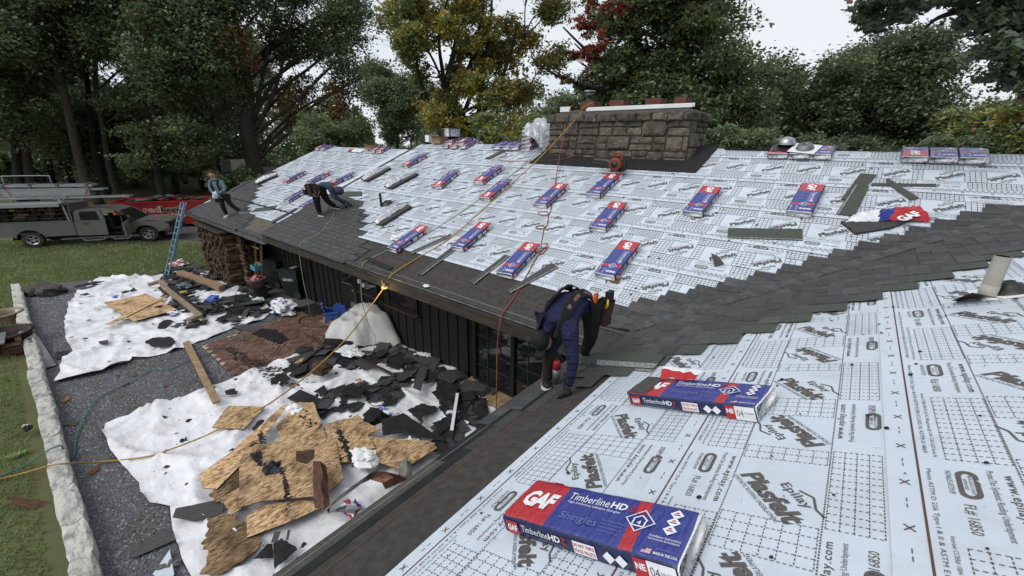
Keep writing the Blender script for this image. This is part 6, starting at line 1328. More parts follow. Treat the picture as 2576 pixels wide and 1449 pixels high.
p = gz((75, 1085)); o = crumple('glove_on_stone', gz((75, 1090))+Vector((0, 0, .1)), (.12, .06, .09), [M['blackcloth'], M['white']], 'black and silver tool on the grass edge of the border stones', 'tool', 51)
mb = MB(); p = gz((60, 1262)); mb.prism([(0, 0), (.35, .22), (.40, .2), (.42, .46), (.34, .40), (-.1, .02)], 0, .02, 0, Matrix.Translation(p+Vector((0, -.1, .05))) @ Matrix.Rotation(R(20), 4, 'Y')); o = mb.build('rusty_shovel', M['rust'], loc=p); tagit(o, 'rusty red blade lying in the grass at the left edge', 'shovel')
# blue printed scrap at the bottom
mb = MB(); P = [XY(gz(g3(*q))) for q in ((1360, 1449), (1510, 1230), (1550, 1449), (1480, 1560))]; mb.prism(P, G+.03, G+.034); o = mb.build('underlayment_scrap', M['felt'], loc=gz(g3(1480, 1420)))
a0 = gz(g3(1430, 1449)); put(mb2 := MB(), 'elt', 0, 0, .26, .12, 0, 0, 0, bold=.04); mb2.v = [tuple(Matrix.Translation(a0+Vector((-.1, -.05, .036))) @ Matrix.Rotation(R(60), 4, 'Z') @ Vector(v)) for v in mb2.v]; mb2.build('lettering', M['ink'], o); tagit(o, 'pointed scrap of printed underlayment at the bottom edge', 'scrap')
# ---------------------------------------------------------------- firewood under the lower eave
fw = thing('firewood_pile', 'tall pile of split firewood under the eave of the lower roof', 'firewood', (-15.2, .5, G)); rd = random.Random(17)
LOG = []
for i in range(5):
    mb = MB(); n = rd.choice((4, 5, 5, 6)); pr = [(math.cos(6.283*j/n)*rd.uniform(.05, .09), math.sin(6.283*j/n)*rd.uniform(.05, .085)) for j in range(n)]
    mb.prism(pr, -.2, .2); LOG.append(mb.mesh('log', M['fire']))
def logs(x0, x1, y, z1, faceY=True, cnt=0):
    z = G+.08
    while z < z1:
        x = x0+rd.uniform(0, .05)
        while x < x1:
            if faceY: Xm = Matrix.Translation((x, y+rd.uniform(-.07, .07), z+rd.uniform(-.02, .02))) @ Matrix.Rotation(R(90)+rd.uniform(-.15, .15), 4, 'X') @ Matrix.Rotation(rd.uniform(0, 6), 4, 'Z')
            else: Xm = Matrix.Translation((y+rd.uniform(-.07, .07), x, z+rd.uniform(-.02, .02))) @ Matrix.Rotation(R(90)+rd.uniform(-.15, .15), 4, 'Y') @ Matrix.Rotation(rd.uniform(0, 6), 4, 'Z')
            inst('log', rd.choice(LOG), fw, Xm); x += rd.uniform(.13, .17)
        z += .128
logs(-16.35, -13.75, .15, -.62); logs(.36, .9, -13.55, -.62, False)
mb = MB(); mb.box((-15.05, .75, G+.9), (2.6, .8, 1.75)); mb.build('core', M['fire'], fw)
mb = MB(); mb.box((-15.05, .35, -.50), (2.9, 1.0, .05)); mb.build('cover_board', M['fascia'], fw)
sh_ = thing('trestle', 'leaning wooden frame at the end of the firewood pile', 'wooden frame', (-13.1, .5, G)); mb = MB()
for x in (-13.35, -12.85): mb.beam((x, .55, G), (x+.05, .75, G+1.55), .06, .05)
mb.build('post', M['lum_w'], sh_); mb = MB()
for z in (G+.3, G+.9, G+1.45): mb.beam((-13.4, .66, z), (-12.75, .66, z), .05, .05)
mb.build('rail', M['lum_w'], sh_)
mb = MB(); mb.prism([(-.13, 0), (.13, 0), (.13, .34), (.04, .36), (0, .46), (-.04, .36), (-.13, .34)], 0, .01, 0, basis((1, 0, 0), (0, 0, 1), (0, -1, 0), ony(zd(985, 150), 1.0))); o = mb.build('hanging_panel', M['galv'], loc=ony(zd(985, 120), 1.0)); tagit(o, 'pale house shaped panel hanging on the dark wall above the bins', 'panel')
# ---------------------------------------------------------------- ladder against the lower roof corner
ft = gz((418, 697)); top = Vector((GL+.12, -.06, .12)); ld = thing('extension_ladder', 'blue fibreglass extension ladder leaning on the corner of the lower roof', 'ladder', ft)
dr_ = (top-ft); side = Vector((dr_.y, -dr_.x, 0)).normalized()*.20; side = Vector((1, 0, 0))*.2
for s_ in (-1, 1):
    mb = MB(); mb.beam(ft+side*s_, top+side*s_, .03, .085, 0, side); mb.build('rail', M['ladder'], ld)
    mb = MB(); q = dr_.normalized(); nrm = q.cross(side.normalized()); mb.beam(ft+dr_*.28+side*s_*.85+nrm*.06, ft+dr_*1.02+side*s_*.85+nrm*.06, .028, .075, 0, side); mb.build('fly_rail', M['ladder'], ld)
    mb = MB(); mb.box(tuple(ft+side*s_+Vector((0, 0, .03))), (.08, .1, .06)); mb.build('foot', M['blackpl'], ld)
n = 12
for i in range(1, n): 
    p = ft+dr_*(i/n); mb = MB(); mb.tube([p-side, p+side], .018, 6); mb.build('rung', M['alu'], ld)
# ================================================================ PICKUP TRUCK
w0, w1 = gz((92, 622)), gz((380, 606)); fx = (w1-w0); fx.z = 0; WB = fx.length; fx.normalize(); fy = Vector((-fx.y, fx.x, 0))
TRX = Matrix(((fx.x, fy.x*.93, 0, w0.x+fy.x*.8), (fx.y, fy.y*.93, 0, w0.y+fy.y*.8), (0, 0, .885, G), (0, 0, 0, 1)))      # y<0 is the side towards the camera
tk = thing('pickup_truck', 'grey four door pickup with open front door and loaded ladder rack', 'truck')
def arc(cx, cz, r, a0, a1, n=9): return [(cx+r*math.cos(R(a0+(a1-a0)*i/n)), cz+r*math.sin(R(a0+(a1-a0)*i/n))) for i in range(n+1)]
SIDE = basis((1, 0, 0), (0, 0, 1), (0, -1, 0), (0, 0, 0))      # polygon (x,z) extruded along -y
def sidep(mb, poly, y0, y1, m=0): mb.prism(poly, y0, y1, m, SIDE)
HW = .98
bed = [(-1.22, .62), (-.56, .56)]+arc(0, .43, .50, 170, 10)+[(.60, .55), (1.62, .55), (1.62, 1.31), (-1.22, 1.33)]
mb = MB(); sidep(mb, bed, HW-.05, HW); sidep(mb, bed, -HW, -HW+.05); mb.box((-1.20, 0, .95), (.05, 1.86, .72)); mb.box((1.58, 0, .95), (.05, 1.86, .70)); mb.box((.2, 0, .72), (2.7, 1.8, .05))
for s_ in (1,): sidep(mb, arc(0, .43, .60, 160, 20)+arc(0, .43, .51, 20, 160), HW+.0, HW+.025)
mb.box((.2, -HW+.02, 1.335), (2.84, .09, .035)); 
cab = [(1.65, .52), (2.78, .50), (2.80, 1.22), (2.72, 1.30), (2.62, 1.80), (2.50, 1.86), (1.86, 1.84), (1.70, 1.70), (1.66, 1.3)]
mb.build('body', M['truck'], tk)
mb = MB(); win = [(1.90, 1.32), (2.60, 1.30), (2.55, 1.74), (2.48, 1.78), (1.98, 1.77), (1.90, 1.70)]
sidep(mb, [(1.65, .52), (2.78, .50), (2.80, 1.24), (1.66, 1.26)], HW-.05, HW); sidep(mb, [(1.66, 1.265), (2.79, 1.245), (2.66, 1.84), (2.5, 1.86), (1.84, 1.84), (1.70, 1.72)], HW-.16, HW-.07); sidep(mb, [(1.65, .52), (3.9, .5), (3.9, 1.25), (1.66, 1.26)], -HW, -HW+.05)
rd_ = mb.build('door', M['truck'], tk)
mb = MB(); sidep(mb, win, HW-.07, HW-.062); mb.build('window', M['glass'], rd_)
mb = MB(); mb.box((2.08, -HW-.02, 1.14), (.22, .03, .04)); mb.build('handle', M['blackpl'], rd_)
mb = MB(); sidep(mb, [(1.72, 1.835), (2.5, 1.885), (3.0, 1.86), (3.35, 1.74), (3.3, 1.72), (2.95, 1.80), (1.76, 1.80)], -.80, .80); mb.build('roof', M['truck'], tk)
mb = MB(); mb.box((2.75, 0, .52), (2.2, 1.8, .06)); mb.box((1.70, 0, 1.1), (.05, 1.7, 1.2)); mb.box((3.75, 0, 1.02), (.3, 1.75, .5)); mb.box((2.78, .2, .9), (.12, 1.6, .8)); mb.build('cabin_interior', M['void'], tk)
mb = MB(); mb.box((3.1, -.42, .80), (.5, .5, .14)); mb.box((2.88, -.42, 1.12), (.14, .48, .6)); mb.box((2.86, -.42, 1.5), (.1, .26, .16)); mb.build('seat', M['blackcloth'], tk)
mb = MB(); mb.beam((3.35, -.80, 1.73), (3.82, -.86, 1.27), .06, .06); mb.beam((2.74, -.84, 1.28), (2.62, -.82, 1.8), .1, .08); mb.beam((3.35, .80, 1.73), (3.82, .86, 1.27), .06, .06); mb.build('windscreen_pillar', M['truck'], tk)
mb = MB(); mb.add([(3.36, -.76, 1.73), (3.36, .76, 1.73), (3.84, .84, 1.27), (3.84, -.84, 1.27)], [(0, 1, 2, 3)]); mb.build('windscreen', M['glass'], tk)
fen = [(3.80, .52), (3.72, .95), (3.78, 1.20), (4.3, 1.17), (5.02, 1.06), (5.20, .94), (5.24, .60), (4.82, .56)]+arc(4.26, .43, .49, 12, 168)
mb = MB(); sidep(mb, fen, HW-.08, HW-.01); sidep(mb, arc(4.26, .43, .58, 165, 15)+arc(4.26, .43, .50, 15, 165), HW-.01, HW+.015)
mb.build('front_wing', M['truck'], tk)
mb = MB(); sidep(mb, fen, -HW+.01, -HW+.08); mb.build('front_wing', M['truck'], tk)
mb = MB(); mb.add([(3.80, -.9, 1.20), (3.80, .9, 1.20), (4.4, .86, 1.19), (4.4, -.86, 1.19), (5.05, .80, 1.06), (5.05, -.80, 1.06), (5.22, .80, .94), (5.22, -.80, .94)], [(0, 3, 2, 1), (3, 5, 4, 2), (5, 7, 6, 4)]); mb.build('bonnet', M['truck'], tk)
mb = MB(); mb.box((5.22, 0, .88), (.05, 1.6, .30)); mb.build('grille', M['blackpl'], tk)
mb = MB(); sidep(mb, [(5.0, .42), (5.34, .46), (5.36, .72), (5.24, .78), (4.95, .66)], -.97, .97); mb.build('bumper', M['blackpl'], tk)
for s_ in (-1, 1): mb = MB(); mb.box((5.12, s_*.82, .93), (.2, .24, .22)); mb.build('headlight', M['blackpl'], tk)
mb = MB(); mb.box((-1.21, -.86, 1.05), (.06, .2, .42)); mb.build('tail_light', M['redpl'], tk)
# the front door swung open
HX = basis((math.cos(R(158)), -math.sin(R(158))*1.0, 0), (0, 0, 1), (math.sin(R(158))*-1, -math.cos(R(158)), 0), (3.70, -HW+.02, 0)); HX = Matrix.Translation((3.70, -HW, 0)) @ Matrix.Rotation(R(-84), 4, 'Z') @ basis((1, 0, 0), (0, 0, 1), (0, -1, 0), (0, 0, 0))
mb = MB(); mb.prism([(0, .52), (1.0, .54), (1.02, 1.25), (.0, 1.25)], -.04, .04, 0, HX); mb.build('door', M['truck'], tk)
od = bpy.data.objects[tk.children[-1].name]
mb = MB(); mb.prism([(.0, 1.255), (.06, 1.255), (.46, 1.72), (.95, 1.78), (1.0, 1.255), (1.02, 1.255), (1.0, 1.84), (.42, 1.79)], -.03, .03, 0, HX); mb.build('window_frame', M['blackpl'], od)
mb = MB(); mb.box((3.83, -1.13, 1.30), (.10, .20, .26)); mb.box((3.83, -1.02, 1.24), (.05, .12, .04)); mb.build('mirror', M['blackpl'], tk)
# wheels
def wheel(x, y):
    W_ = MB(); X = Matrix.Translation((x, y, .40)) @ Matrix.Rotation(R(90), 4, 'X')
    W_.lathe([(.25, .11), (.34, .125), (.385, .10), (.40, .06), (.40, -.06), (.385, -.10), (.34, -.125), (.25, -.11)], 28, 0, X); o = W_.build('wheel', M['rubber'], tk, True)
    mb = MB(); mb.lathe([(0, .05), (.06, .06), (.07, .05), (.09, .05)], 14, 0, X); mb.lathe([(.20, .085), (.235, .11), (.25, .10), (.235, .04)], 24, 0, X)
    for i in range(5):
        a = 2*math.pi*i/5; mb.box((.14, 0, .06), (.16, .085, .03), 0, X @ Matrix.Rotation(a, 4, 'Z'))
    mb.build('rim', M['rim'], o); mb = MB(); mb.lathe([(0, .02), (.235, .02)], 20, 0, X); mb.build('brake_disc', M['void'], o)
for x in (0, WB):
    for y in (-.83, .83): wheel(x, y)
mb = MB(); mb.box((2.0, 0, .50), (5.6, 1.3, .26)); mb.box((0, 0, .4), (.2, 1.5, .2)); mb.box((WB, 0, .4), (.2, 1.5, .2)); mb.build('chassis', M['void'], tk)
mb = MB()
for a, b in ((1.75, 2.7), (2.85, 3.65)):
    mb.beam((a, -HW-.02, .42), (a+.16, -HW-.12, .28), .05, .04); mb.beam((a+.16, -HW-.12, .28), (b-.1, -HW-.12, .28), .10, .04); mb.beam((b-.1, -HW-.12, .28), (b, -HW-.02, .42), .05, .04)
mb.build('side_step', M['alu'], tk)
# tool topper with its side open, shelves inside
mb = MB(); mb.box((.2, .9, 1.75), (2.8, .04, .8)); mb.box((.2, 0, 2.13), (2.84, 1.8, .04)); mb.box((-1.2, 0, 1.75), (.04, 1.8, .8)); mb.box((1.58, 0, 1.72), (.05, 1.8, .80)); mb.build('topper', M['galv'], tk)
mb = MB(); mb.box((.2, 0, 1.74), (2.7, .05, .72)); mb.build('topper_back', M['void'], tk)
mb = MB(); 
for z in (1.42, 1.62, 1.84): mb.box((.2, -.30, z), (2.7, .5, .02))
for x in (-1.0, -.35, .15, .75, 1.4): mb.box((x, -.3, 1.72), (.02, .5, .62))
mb.build('shelf', M['lum_w'], tk)
rd = random.Random(77); cols_ = ['rust', 'blackpl', 'leather', 'blackpl', 'lum_w', 'card', 'void', 'rot', 'blackpl', 'steel', 'yellow', 'leather']
for z, zz in ((1.35, .16), (1.43, .15), (1.63, .17), (1.85, .2)):
    x = -1.1
    while x < 1.4:
        wd = rd.uniform(.16, .5); h_ = zz*rd.uniform(.4, .95); mb = MB(); mb.box((x+wd/2, -.42+rd.uniform(-.05, .05), z+h_/2), (wd*.85, .3, h_)); mb.build('tool_box', M[rd.choice(cols_)], tk); x += wd+rd.uniform(0, .1)
mb = MB(); mb.box((.15, -HW-.28, 2.28), (2.9, .62, .03), 0); mb.box((.15, -HW-.58, 2.22), (2.9, .04, .16)); mb.box((.15, -HW-.30, 2.32), (2.9, .03, .06)); mb.build('topper_lid', M['alu'], tk)
# rack: posts, rails, loop
mb = MB()
for x, y in ((1.5, -.92), (1.5, .92), (-1.15, -.92), (-1.15, .92)): mb.beam((x, y, 1.34), (x-.10 if x > 0 else x, y, 2.55), .07, .07)
for y in (-.92, .92): mb.beam((-1.4, y, 2.54), (1.7, y, 2.54), .06, .06)
for x in (-1.1, 1.4): mb.beam((x, -.98, 2.53), (x, .98, 2.53), .058, .058)
mb.beam((1.42, -.92, 2.3), (1.2, -.92, 2.51), .03, .03); mb.beam((1.42, -.92, 2.3), (1.64, -.92, 2.51), .03, .03)
mb.tube(spline([(-.6, -.2, 3.2), (-.6, -.2, 3.50), (-.5, -.2, 3.56), (.9, -.2, 3.56), (1.0, -.2, 3.50), (1.0, -.2, 3.2)], 4), .022, 6)
mb.build('rack', M['alu'], tk); tk.matrix_world = TRX
def lift(t): t.matrix_world = TRX; return t
# load on the rack: each a thing of its own
pl1 = thing('work_platform', 'long aluminium staging platform on the truck rack with orange straps', 'platform')
mb = MB(); mb.box((.3, -.55, 2.76), (4.2, .06, .30)); mb.box((.3, -.30, 2.60), (4.2, .5, .05)); mb.box((.3, -.59, 2.93), (4.2, .05, .05)); mb.box((.3, -.59, 2.60), (4.2, .05, .05)); mb.box((.3, -.59, 2.70), (4.2, .03, .02)); mb.build('deck', M['alu'], pl1)
for x in (-.75, -.45): mb = MB(); mb.beam((x, -.63, 2.95), (x+.12, -.63, 2.62), .035, .012); mb.build('strap', M['neon'], pl1)
mb = MB(); mb.beam((2.35, -.63, 2.9), (2.25, -.63, 2.62), .05, .02); mb.build('strap', M['neon'], pl1); lift(pl1)
pl2 = thing('pump_jack_pole', 'bundle of aluminium poles on top of the truck rack', 'poles')
for y in (-.35, -.1, .15): mb = MB(); mb.beam((-2.0, y, 3.10), (2.5, y, 3.06), .1, .12); mb.build('pole', M['alu'], pl2)
mb = MB()
for x in (-.6, .3, 1.25, 2.3): mb.box((x, -.12, 3.08), (.09, .66, .2))
mb.box((.2, -.1, 2.985), (3.0, .5, .05)); mb.build('bracket', M['galv'], pl2); lift(pl2)
def ladder_on(x0, x1, y, z, label, tip):
    t = thing('rack_ladder', label, 'ladder', (0, 0, 0), 'ladders on the truck rack')
    for s_ in (-1, 1): mb = MB(); mb.beam((x0, y+s_*.2, z), (x1, y+s_*.2, z), .03, .08); mb.build('rail', M['alu'], t)
    mb = MB(); x = x0+.2
    while x < x1: mb.beam((x, y-.2, z), (x, y+.2, z), .03, .03); x += .3
    mb.build('rungs', M['alu'], t); mb = MB()
    for s_ in (-1, 1): mb.box((x1, y+s_*.2, z), (.08, .04, .09))
    mb.build('tip', M[tip], t); lift(t)
ladder_on(-1.6, 4.0, -.68, 2.50, 'lower aluminium ladder reaching farthest forward over the truck cab', 'blackpl'); ladder_on(-1.6, 2.9, -.25, 2.86, 'upper aluminium ladder with blue tip on the truck rack', 'ladder')
mb = MB(); mb.box((3.35, -.55, .62), (.3, .2, .12)); mb.ball((3.3, -.55, .72), (.16, .1, .08)); o = mb.build('red_bag', M['redpl']); tagit(o, 'red bag on the cab floor of the pickup', 'bag'); o.matrix_world = TRX
# ================================================================ DUMPSTER
pa = onz((278, 514), G+1.40); px_, py0, py1 = pa.x, pa.y-.1, pa.y+6.6; DA = R(-26.8); dd_ = Vector((-math.sin(DA), math.cos(DA)))
dm = thing('dumpster', 'red open top dumpster with cream and navy lettering, heaped with old roofing', 'dumpster', (px_-1.15, 2.4, G))
mb = MB(); prof = [(py0+.5, .15), (py1, .15), (py1, 1.40), (py0, 1.40)]
for xx in (px_, px_-2.3): mb.prism(prof, -.03, .03, 0, basis((0, 1, 0), (0, 0, 1), (1, 0, 0), (xx, 0, G)))
mb.add([(px_, py0, G+1.4), (px_-2.3, py0, G+1.4), (px_-2.3, py0+.5, G+.15), (px_, py0+.5, G+.15)], [(0, 1, 2, 3)]); mb.box((px_-1.15, py1-.03, G+.85), (2.2, .06, 1.4)); mb.box((px_-1.15, (py0+py1)/2+.3, G+.2), (2.2, py1-py0-.7, .1)); mb.build('box', M['red'], dm)
mb = MB()
for xx in (px_, px_-2.3): mb.box((xx, (py0+py1)/2, G+1.42), (.12, py1-py0+.1, .10)); mb.box((xx+.02, (py0+py1)/2+.25, G+.2), (.1, py1-py0-.6, .12))
mb.box((px_-1.15, py0, G+1.42), (2.2, .1, .1)); mb.build('rim', M['red'], dm)
mb = MB(); mb.box((px_-.2, py1+.1, G+1.35), (1.0, .12, 1.3)); mb.build('gate', M['red'], dm)
mb = MB(); X = basis((0, 1, 0), (0, 0, 1), (1, 0, 0), (px_+.034, 0, G))
ya, yb = at((362, 530), 10).y, 0
def yat(px): v = ray((px, 530)); q = Vector((v.x, v.y)); w_ = Vector((pa.x-O.x, pa.y-O.y)); return pa.y+(q.x*w_.y-q.y*w_.x)/(q.y*dd_.x-q.x*dd_.y)
y0_, ym, y1_ = yat(361), yat(405), yat(458)
put(mb, 'red', y0_, .84, ym-y0_-.02, .36, 0, .0, 0, bold=.05, X=X); put(mb, 'red', y0_+.03, .865, ym-y0_-.08, .30, 0, .003, 2, bold=-.01, X=X); put(mb, 'box+', ym-.02, .82, y1_-ym+.04, .40, 0, .0, 0, bold=.06, X=X); put(mb, 'box+', ym+.01, .84, y1_-ym-.02, .34, 0, .004, 1, bold=.03, X=X)
put(mb, 'DUMPSTERS', y0_+.08, .56, yat(466)-y0_-.08, .20, 0, 0, 0, bold=.03, sp=1.1, X=X); mb.build('lettering', [M['cream'], M['navy'], M['red']], dm)
mb = MB(); rd = random.Random(4)
for i in range(170):
    x, y = px_-rd.uniform(.15, 2.1), rd.uniform(py0+.4, py1-.3); flake(mb, x, y, G+1.25+.28*math.exp(-((y-py0-2.4)/1.3)**2)+rd.uniform(-.1, .15), rd.uniform(.2, .5), rd, rd.choice((0, 0, 1, 2)))
o = mb.build('dumpster_debris', [M['black_felt'], M['sh2'], M['galv']]); tagit(o, kind='stuff')
DX = Matrix.Translation((pa.x, pa.y, 0)) @ Matrix.Rotation(DA, 4, 'Z') @ Matrix.Translation((-pa.x, -pa.y, 0)); o.matrix_world = DX; dm.matrix_world = DX @ Matrix.Translation(ORG['dumpster'])
# yellow and dark boxes behind the pickup
p = gz((208, 570)); p = onz((200, 515), G+1.2)
# neighbouring house glimpsed between the trunks
nb = thing('neighbour_house', 'low pale neighbouring house with grey roof glimpsed between tree trunks', 'house', tuple(at((606, 450), 46).to_2d())+(G,))
c = at((606, 440), 46); rv = Vector((cr.x, cr.y, 0)).normalized(); fv = Vector((cf.x, cf.y, 0)).normalized(); XH = basis(rv, fv, (0, 0, 1), (c.x, c.y, G))
mb = MB(); mb.box((0, 2, .7), (5, 4, 1.4), 0, XH); mb.box((-1.9, 2.5, 2.2), (1.0, 3, 1.6), 0, XH); mb.build('wall', M['pale'], nb)
mb = MB(); mb.add([(-2.7, -.4, 1.42), (2.7, -.4, 1.42), (2.7, 2.4, 2.35), (-2.7, 2.4, 2.35), (-2.7, -.4, 1.1), (2.7, -.4, 1.1)], [(0, 1, 2, 3), (4, 5, 1, 0)], 0, XH); mb.build('roof', M['greyroof'], nb)
for xx in (-.9, .8): mb = MB(); mb.box((xx, -.02, .75), (.7, .06, .6), 0, XH); mb.build('window', M['glass'], nb)
nb = thing('neighbour_house', 'white gabled house end glimpsed behind the trunks above the truck cab', 'house', tuple(at((160, 450), 62).to_2d())+(G,)); c = at((160, 430), 62); XH = basis(rv, fv, (0, 0, 1), (c.x, c.y, G))
mb = MB(); mb.prism([(-1.8, 0), (2.4, 0), (2.4, 4.2), (.6, 6.4), (-1.8, 4.4)], -3, 0, 0, XH @ basis((1, 0, 0), (0, 0, 1), (0, -1, 0), (0, 0, 0))); mb.build('wall', M['pale'], nb); mb = MB(); mb.box((.5, -.03, 2.6), (.8, .06, 1.1), 0, XH); mb.build('window', M['glass'], nb)

# ================================================================ PEOPLE
def skin_mesh(V, E, rad, sub=2, root=0):
    me = bpy.data.meshes.new('s'); me.from_pydata([tuple(v) for v in V], E, []); o = bpy.data.objects.new('s', me); COL.objects.link(o)
    m = o.modifiers.new('k', 'SKIN'); m.use_smooth_shade = True
    for i, r in enumerate(rad): me.skin_vertices[0].data[i].radius = (r, r) if not isinstance(r, tuple) else r
    me.skin_vertices[0].data[root].use_root = True
    if sub: o.modifiers.new('u', 'SUBSURF').levels = sub
    dg = bpy.context.evaluated_depsgraph_get(); dg.update(); r = bpy.data.meshes.new_from_object(o.evaluated_get(dg)); bpy.data.objects.remove(o); bpy.data.meshes.remove(me)
    VV = [tuple(v.co) for v in r.vertices]; FF = [tuple(p.vertices) for p in r.polygons]; bpy.data.meshes.remove(r); return VV, FF
def segd(p, a, b):
    d = b-a; t = max(0, min(1, (p-a).dot(d)/max(d.dot(d), 1e-9))); return (p-(a+d*t)).length
def body(name, parent, J, bones, mats, rad, root):
    """J joints, bones (a, b, material index), one continuous surface"""
    ks = list(J); ix = {k: i for i, k in enumerate(ks)}
    V, F = skin_mesh([J[k] for k in ks], [(ix[a], ix[b]) for a, b, _ in bones], [rad[k] for k in ks], 2, ix[root]); mi = []
    for f in F:
        c = sum((Vector(V[i]) for i in f), Vector())/len(f); best = min(bones, key=lambda b: segd(c, J[b[0]], J[b[1]])-.35*min(rad[b[0]] if not isinstance(rad[b[0]], tuple) else rad[b[0]][0], rad[b[1]] if not isinstance(rad[b[1]], tuple) else rad[b[1]][0])); mi.append(best[2])
    mb = MB(); mb.add(V, F); mb.m = mi; return mb
def headmesh(mb, c, fwd, up, r, ms, mhair=None):
    """skull, jaw, nose, ears, eyes"""
    fwd = Vector(fwd).normalized(); up = (Vector(up)-fwd*Vector(up).dot(fwd)).normalized(); rt = fwd.cross(up); X = basis(fwd, -rt, up, c)
    b = MB(); b.ball((0, 0, 0), 1, 0, 20, 16); V = []
    for v in b.v:
        x, y, z = v; sx = 1.0*r; sy = .80*r; sz = 1.12*r
        if z < -.1: k = min(1, (-z-.1)/.8); sy *= 1-.38*k; x = x+(.10*k if x > 0 else .38*k)
        if x > .55 and -.35 < z < .25: x += 0
        V.append((x*sx, y*sy, z*sz))
    mb.add(V, b.f, ms, X)
    mb.add([(.93*r, 0, .12*r), (1.2*r, 0, -.22*r), (.90*r, .16*r, -.25*r), (.90*r, -.16*r, -.25*r)], [(0, 2, 1), (0, 1, 3), (1, 2, 3)], ms, X)
    for s_ in (-1, 1):
        mb.ball((-.02*r, s_*.80*r, -.05*r), (.16*r, .06*r, .25*r), ms, 8, 6, X); mb.ball((.86*r, s_*.30*r, .06*r), (.07*r, .11*r, .06*r), ms+1, 8, 5, X); mb.box((.90*r, s_*.30*r, .2*r), (.05*r, .26*r, .05*r), ms+1, X)
    mb.box((.86*r, 0, -.52*r), (.06*r, .36*r, .06*r), ms+2, X)
    return X
def hand(mb, wrist, dir_, nrm, m, sc=1.0, curl=.5):
    d = Vector(dir_).normalized(); n = (Vector(nrm)-d*Vector(nrm).dot(d)).normalized(); s = d.cross(n); V = [Vector(wrist), Vector(wrist)+d*.045*sc, Vector(wrist)+d*.085*sc]; E = [(0, 1), (1, 2)]; rad = [.026*sc, (.038*sc, .018*sc), (.036*sc, .016*sc)]
    for i, (o_, ln) in enumerate(((-.034, .065), (-.012, .078), (.011, .073), (.033, .055))):
        a = len(V); p = Vector(wrist)+d*.088*sc+s*o_*sc; q = p+(d*(1-curl*.3)+n*curl*.55)*ln*.5*sc; t = q+(d*(1-curl)+n*curl)*ln*.5*sc; V += [p, q, t]; E += [(2, a), (a, a+1), (a+1, a+2)]; rad += [.0115*sc, .0105*sc, .008*sc]
    a = len(V); p = Vector(wrist)+d*.03*sc-s*.036*sc; q = p+(d*.6-s*.5+n*.4)*.04*sc; t = q+(d*.8+n*.5)*.03*sc; V += [p, q, t]; E += [(1, a), (a, a+1), (a+1, a+2)]; rad += [.013*sc, .012*sc, .009*sc]
    v, f = skin_mesh(V, E, rad, 1, 0); mb.add(v, f, m)
def shoe(parent, heel, toe, m, sole):
    h, t = Vector(heel), Vector(toe); x = (t-h); L_ = x.length; x.normalize(); z = Vector((0, 0, 1)); y = z.cross(x).normalized(); z = x.cross(y); X = basis(x, y, z, h)
    mb = MB(); b = MB(); b.ball((0, 0, 0), 1, 0, 14, 10); mb.add([(L_*.5+v[0]*(L_*.56), v[1]*.052*(1.05 if v[0] > 0 else .85), max(-.01, .035+v[2]*.045*(1.35 if v[0] < -.1 else .85))+(.035 if v[0] < -.25 and v[2] > 0 else 0)) for v in b.v], b.f, 0, X)
    o = mb.build('shoe', m, parent, True); mb = MB(); P = [(L_*.5+L_*.58*math.cos(a), .056*math.sin(a)*(1.05 if math.cos(a) > 0 else .9)) for a in np.linspace(0, 6.283, 15)[:-1]]; mb.prism(P, -.012, .018, 0, X); mb.build('sole', sole, o); return o
def pouch(parent, c, d, m, name='tool_pouch', X=None):
    mb = MB(); a, b, h = d; c = Vector(c); T = X if X is not None else Matrix(); 
    mb.add([(x*a*.5*(.8 if z < 0 else 1), y*b*.5*(.7 if z < 0 else 1), z*h*.5) for z in (-1, -.3, 1) for x, y in ((-1, -1), (1, -1), (1, 1), (-1, 1))], [(3, 2, 1, 0)]+[(r*4+i, r*4+(i+1) % 4, r*4+4+(i+1) % 4, r*4+4+i) for r in range(2) for i in range(4)], 0, Matrix.Translation(c) @ T); return mb.build(name, m, parent)
def belt(parent, c, axis, rx, m, name='tool_belt', h=.07, ry=None):
    z = Vector(axis).normalized(); x = z.cross(Vector((.3, .9, .1))).normalized(); y = z.cross(x); mb = MB(); mb.lathe([(rx*.97, -h/2), (rx, -h/2), (rx, h/2), (rx*.97, h/2)], 20, 0, basis(x, y, z, c)); return mb.build(name, m, parent, True)
Vc = lambda *a: Vector(a)
# --- the worker bent over in the foreground
pw = thing('person', 'person in navy shirt and black cap bent over at the eave with nail gun', 'person', (.1, -.85, .04))
J = {'pel': Vc(.20, -.72, .84), 'lum': Vc(.17, -.88, .955), 'che': Vc(.19, -1.10, .93), 'nec': Vc(.165, -1.25, .80), 'hd': Vc(.10, -1.255, .68),
     'sL': Vc(.01, -1.20, .81), 'eL': Vc(.06, -1.19, .60), 'wL': Vc(.16, -1.17, .46), 'sR': Vc(.40, -1.29, .77), 'eR': Vc(.475, -1.33, .52), 'wR': Vc(.475, -1.385, .285),
     'hL': Vc(.10, -.74, .80), 'kL': Vc(.115, -1.20, .47), 'aL': Vc(.11, -1.19, .115), 'hR': Vc(.31, -.70, .79), 'kR': Vc(.30, -.68, .47), 'aR': Vc(.09, -.42, .12)}
rad = dict(pel=(.17, .15), lum=(.165, .13), che=(.175, .13), nec=.07, hd=.075, sL=.085, eL=.055, wL=.036, sR=.09, eR=.058, wR=.04, hL=.11, kL=.075, aL=.058, hR=.115, kR=.078, aR=.06)
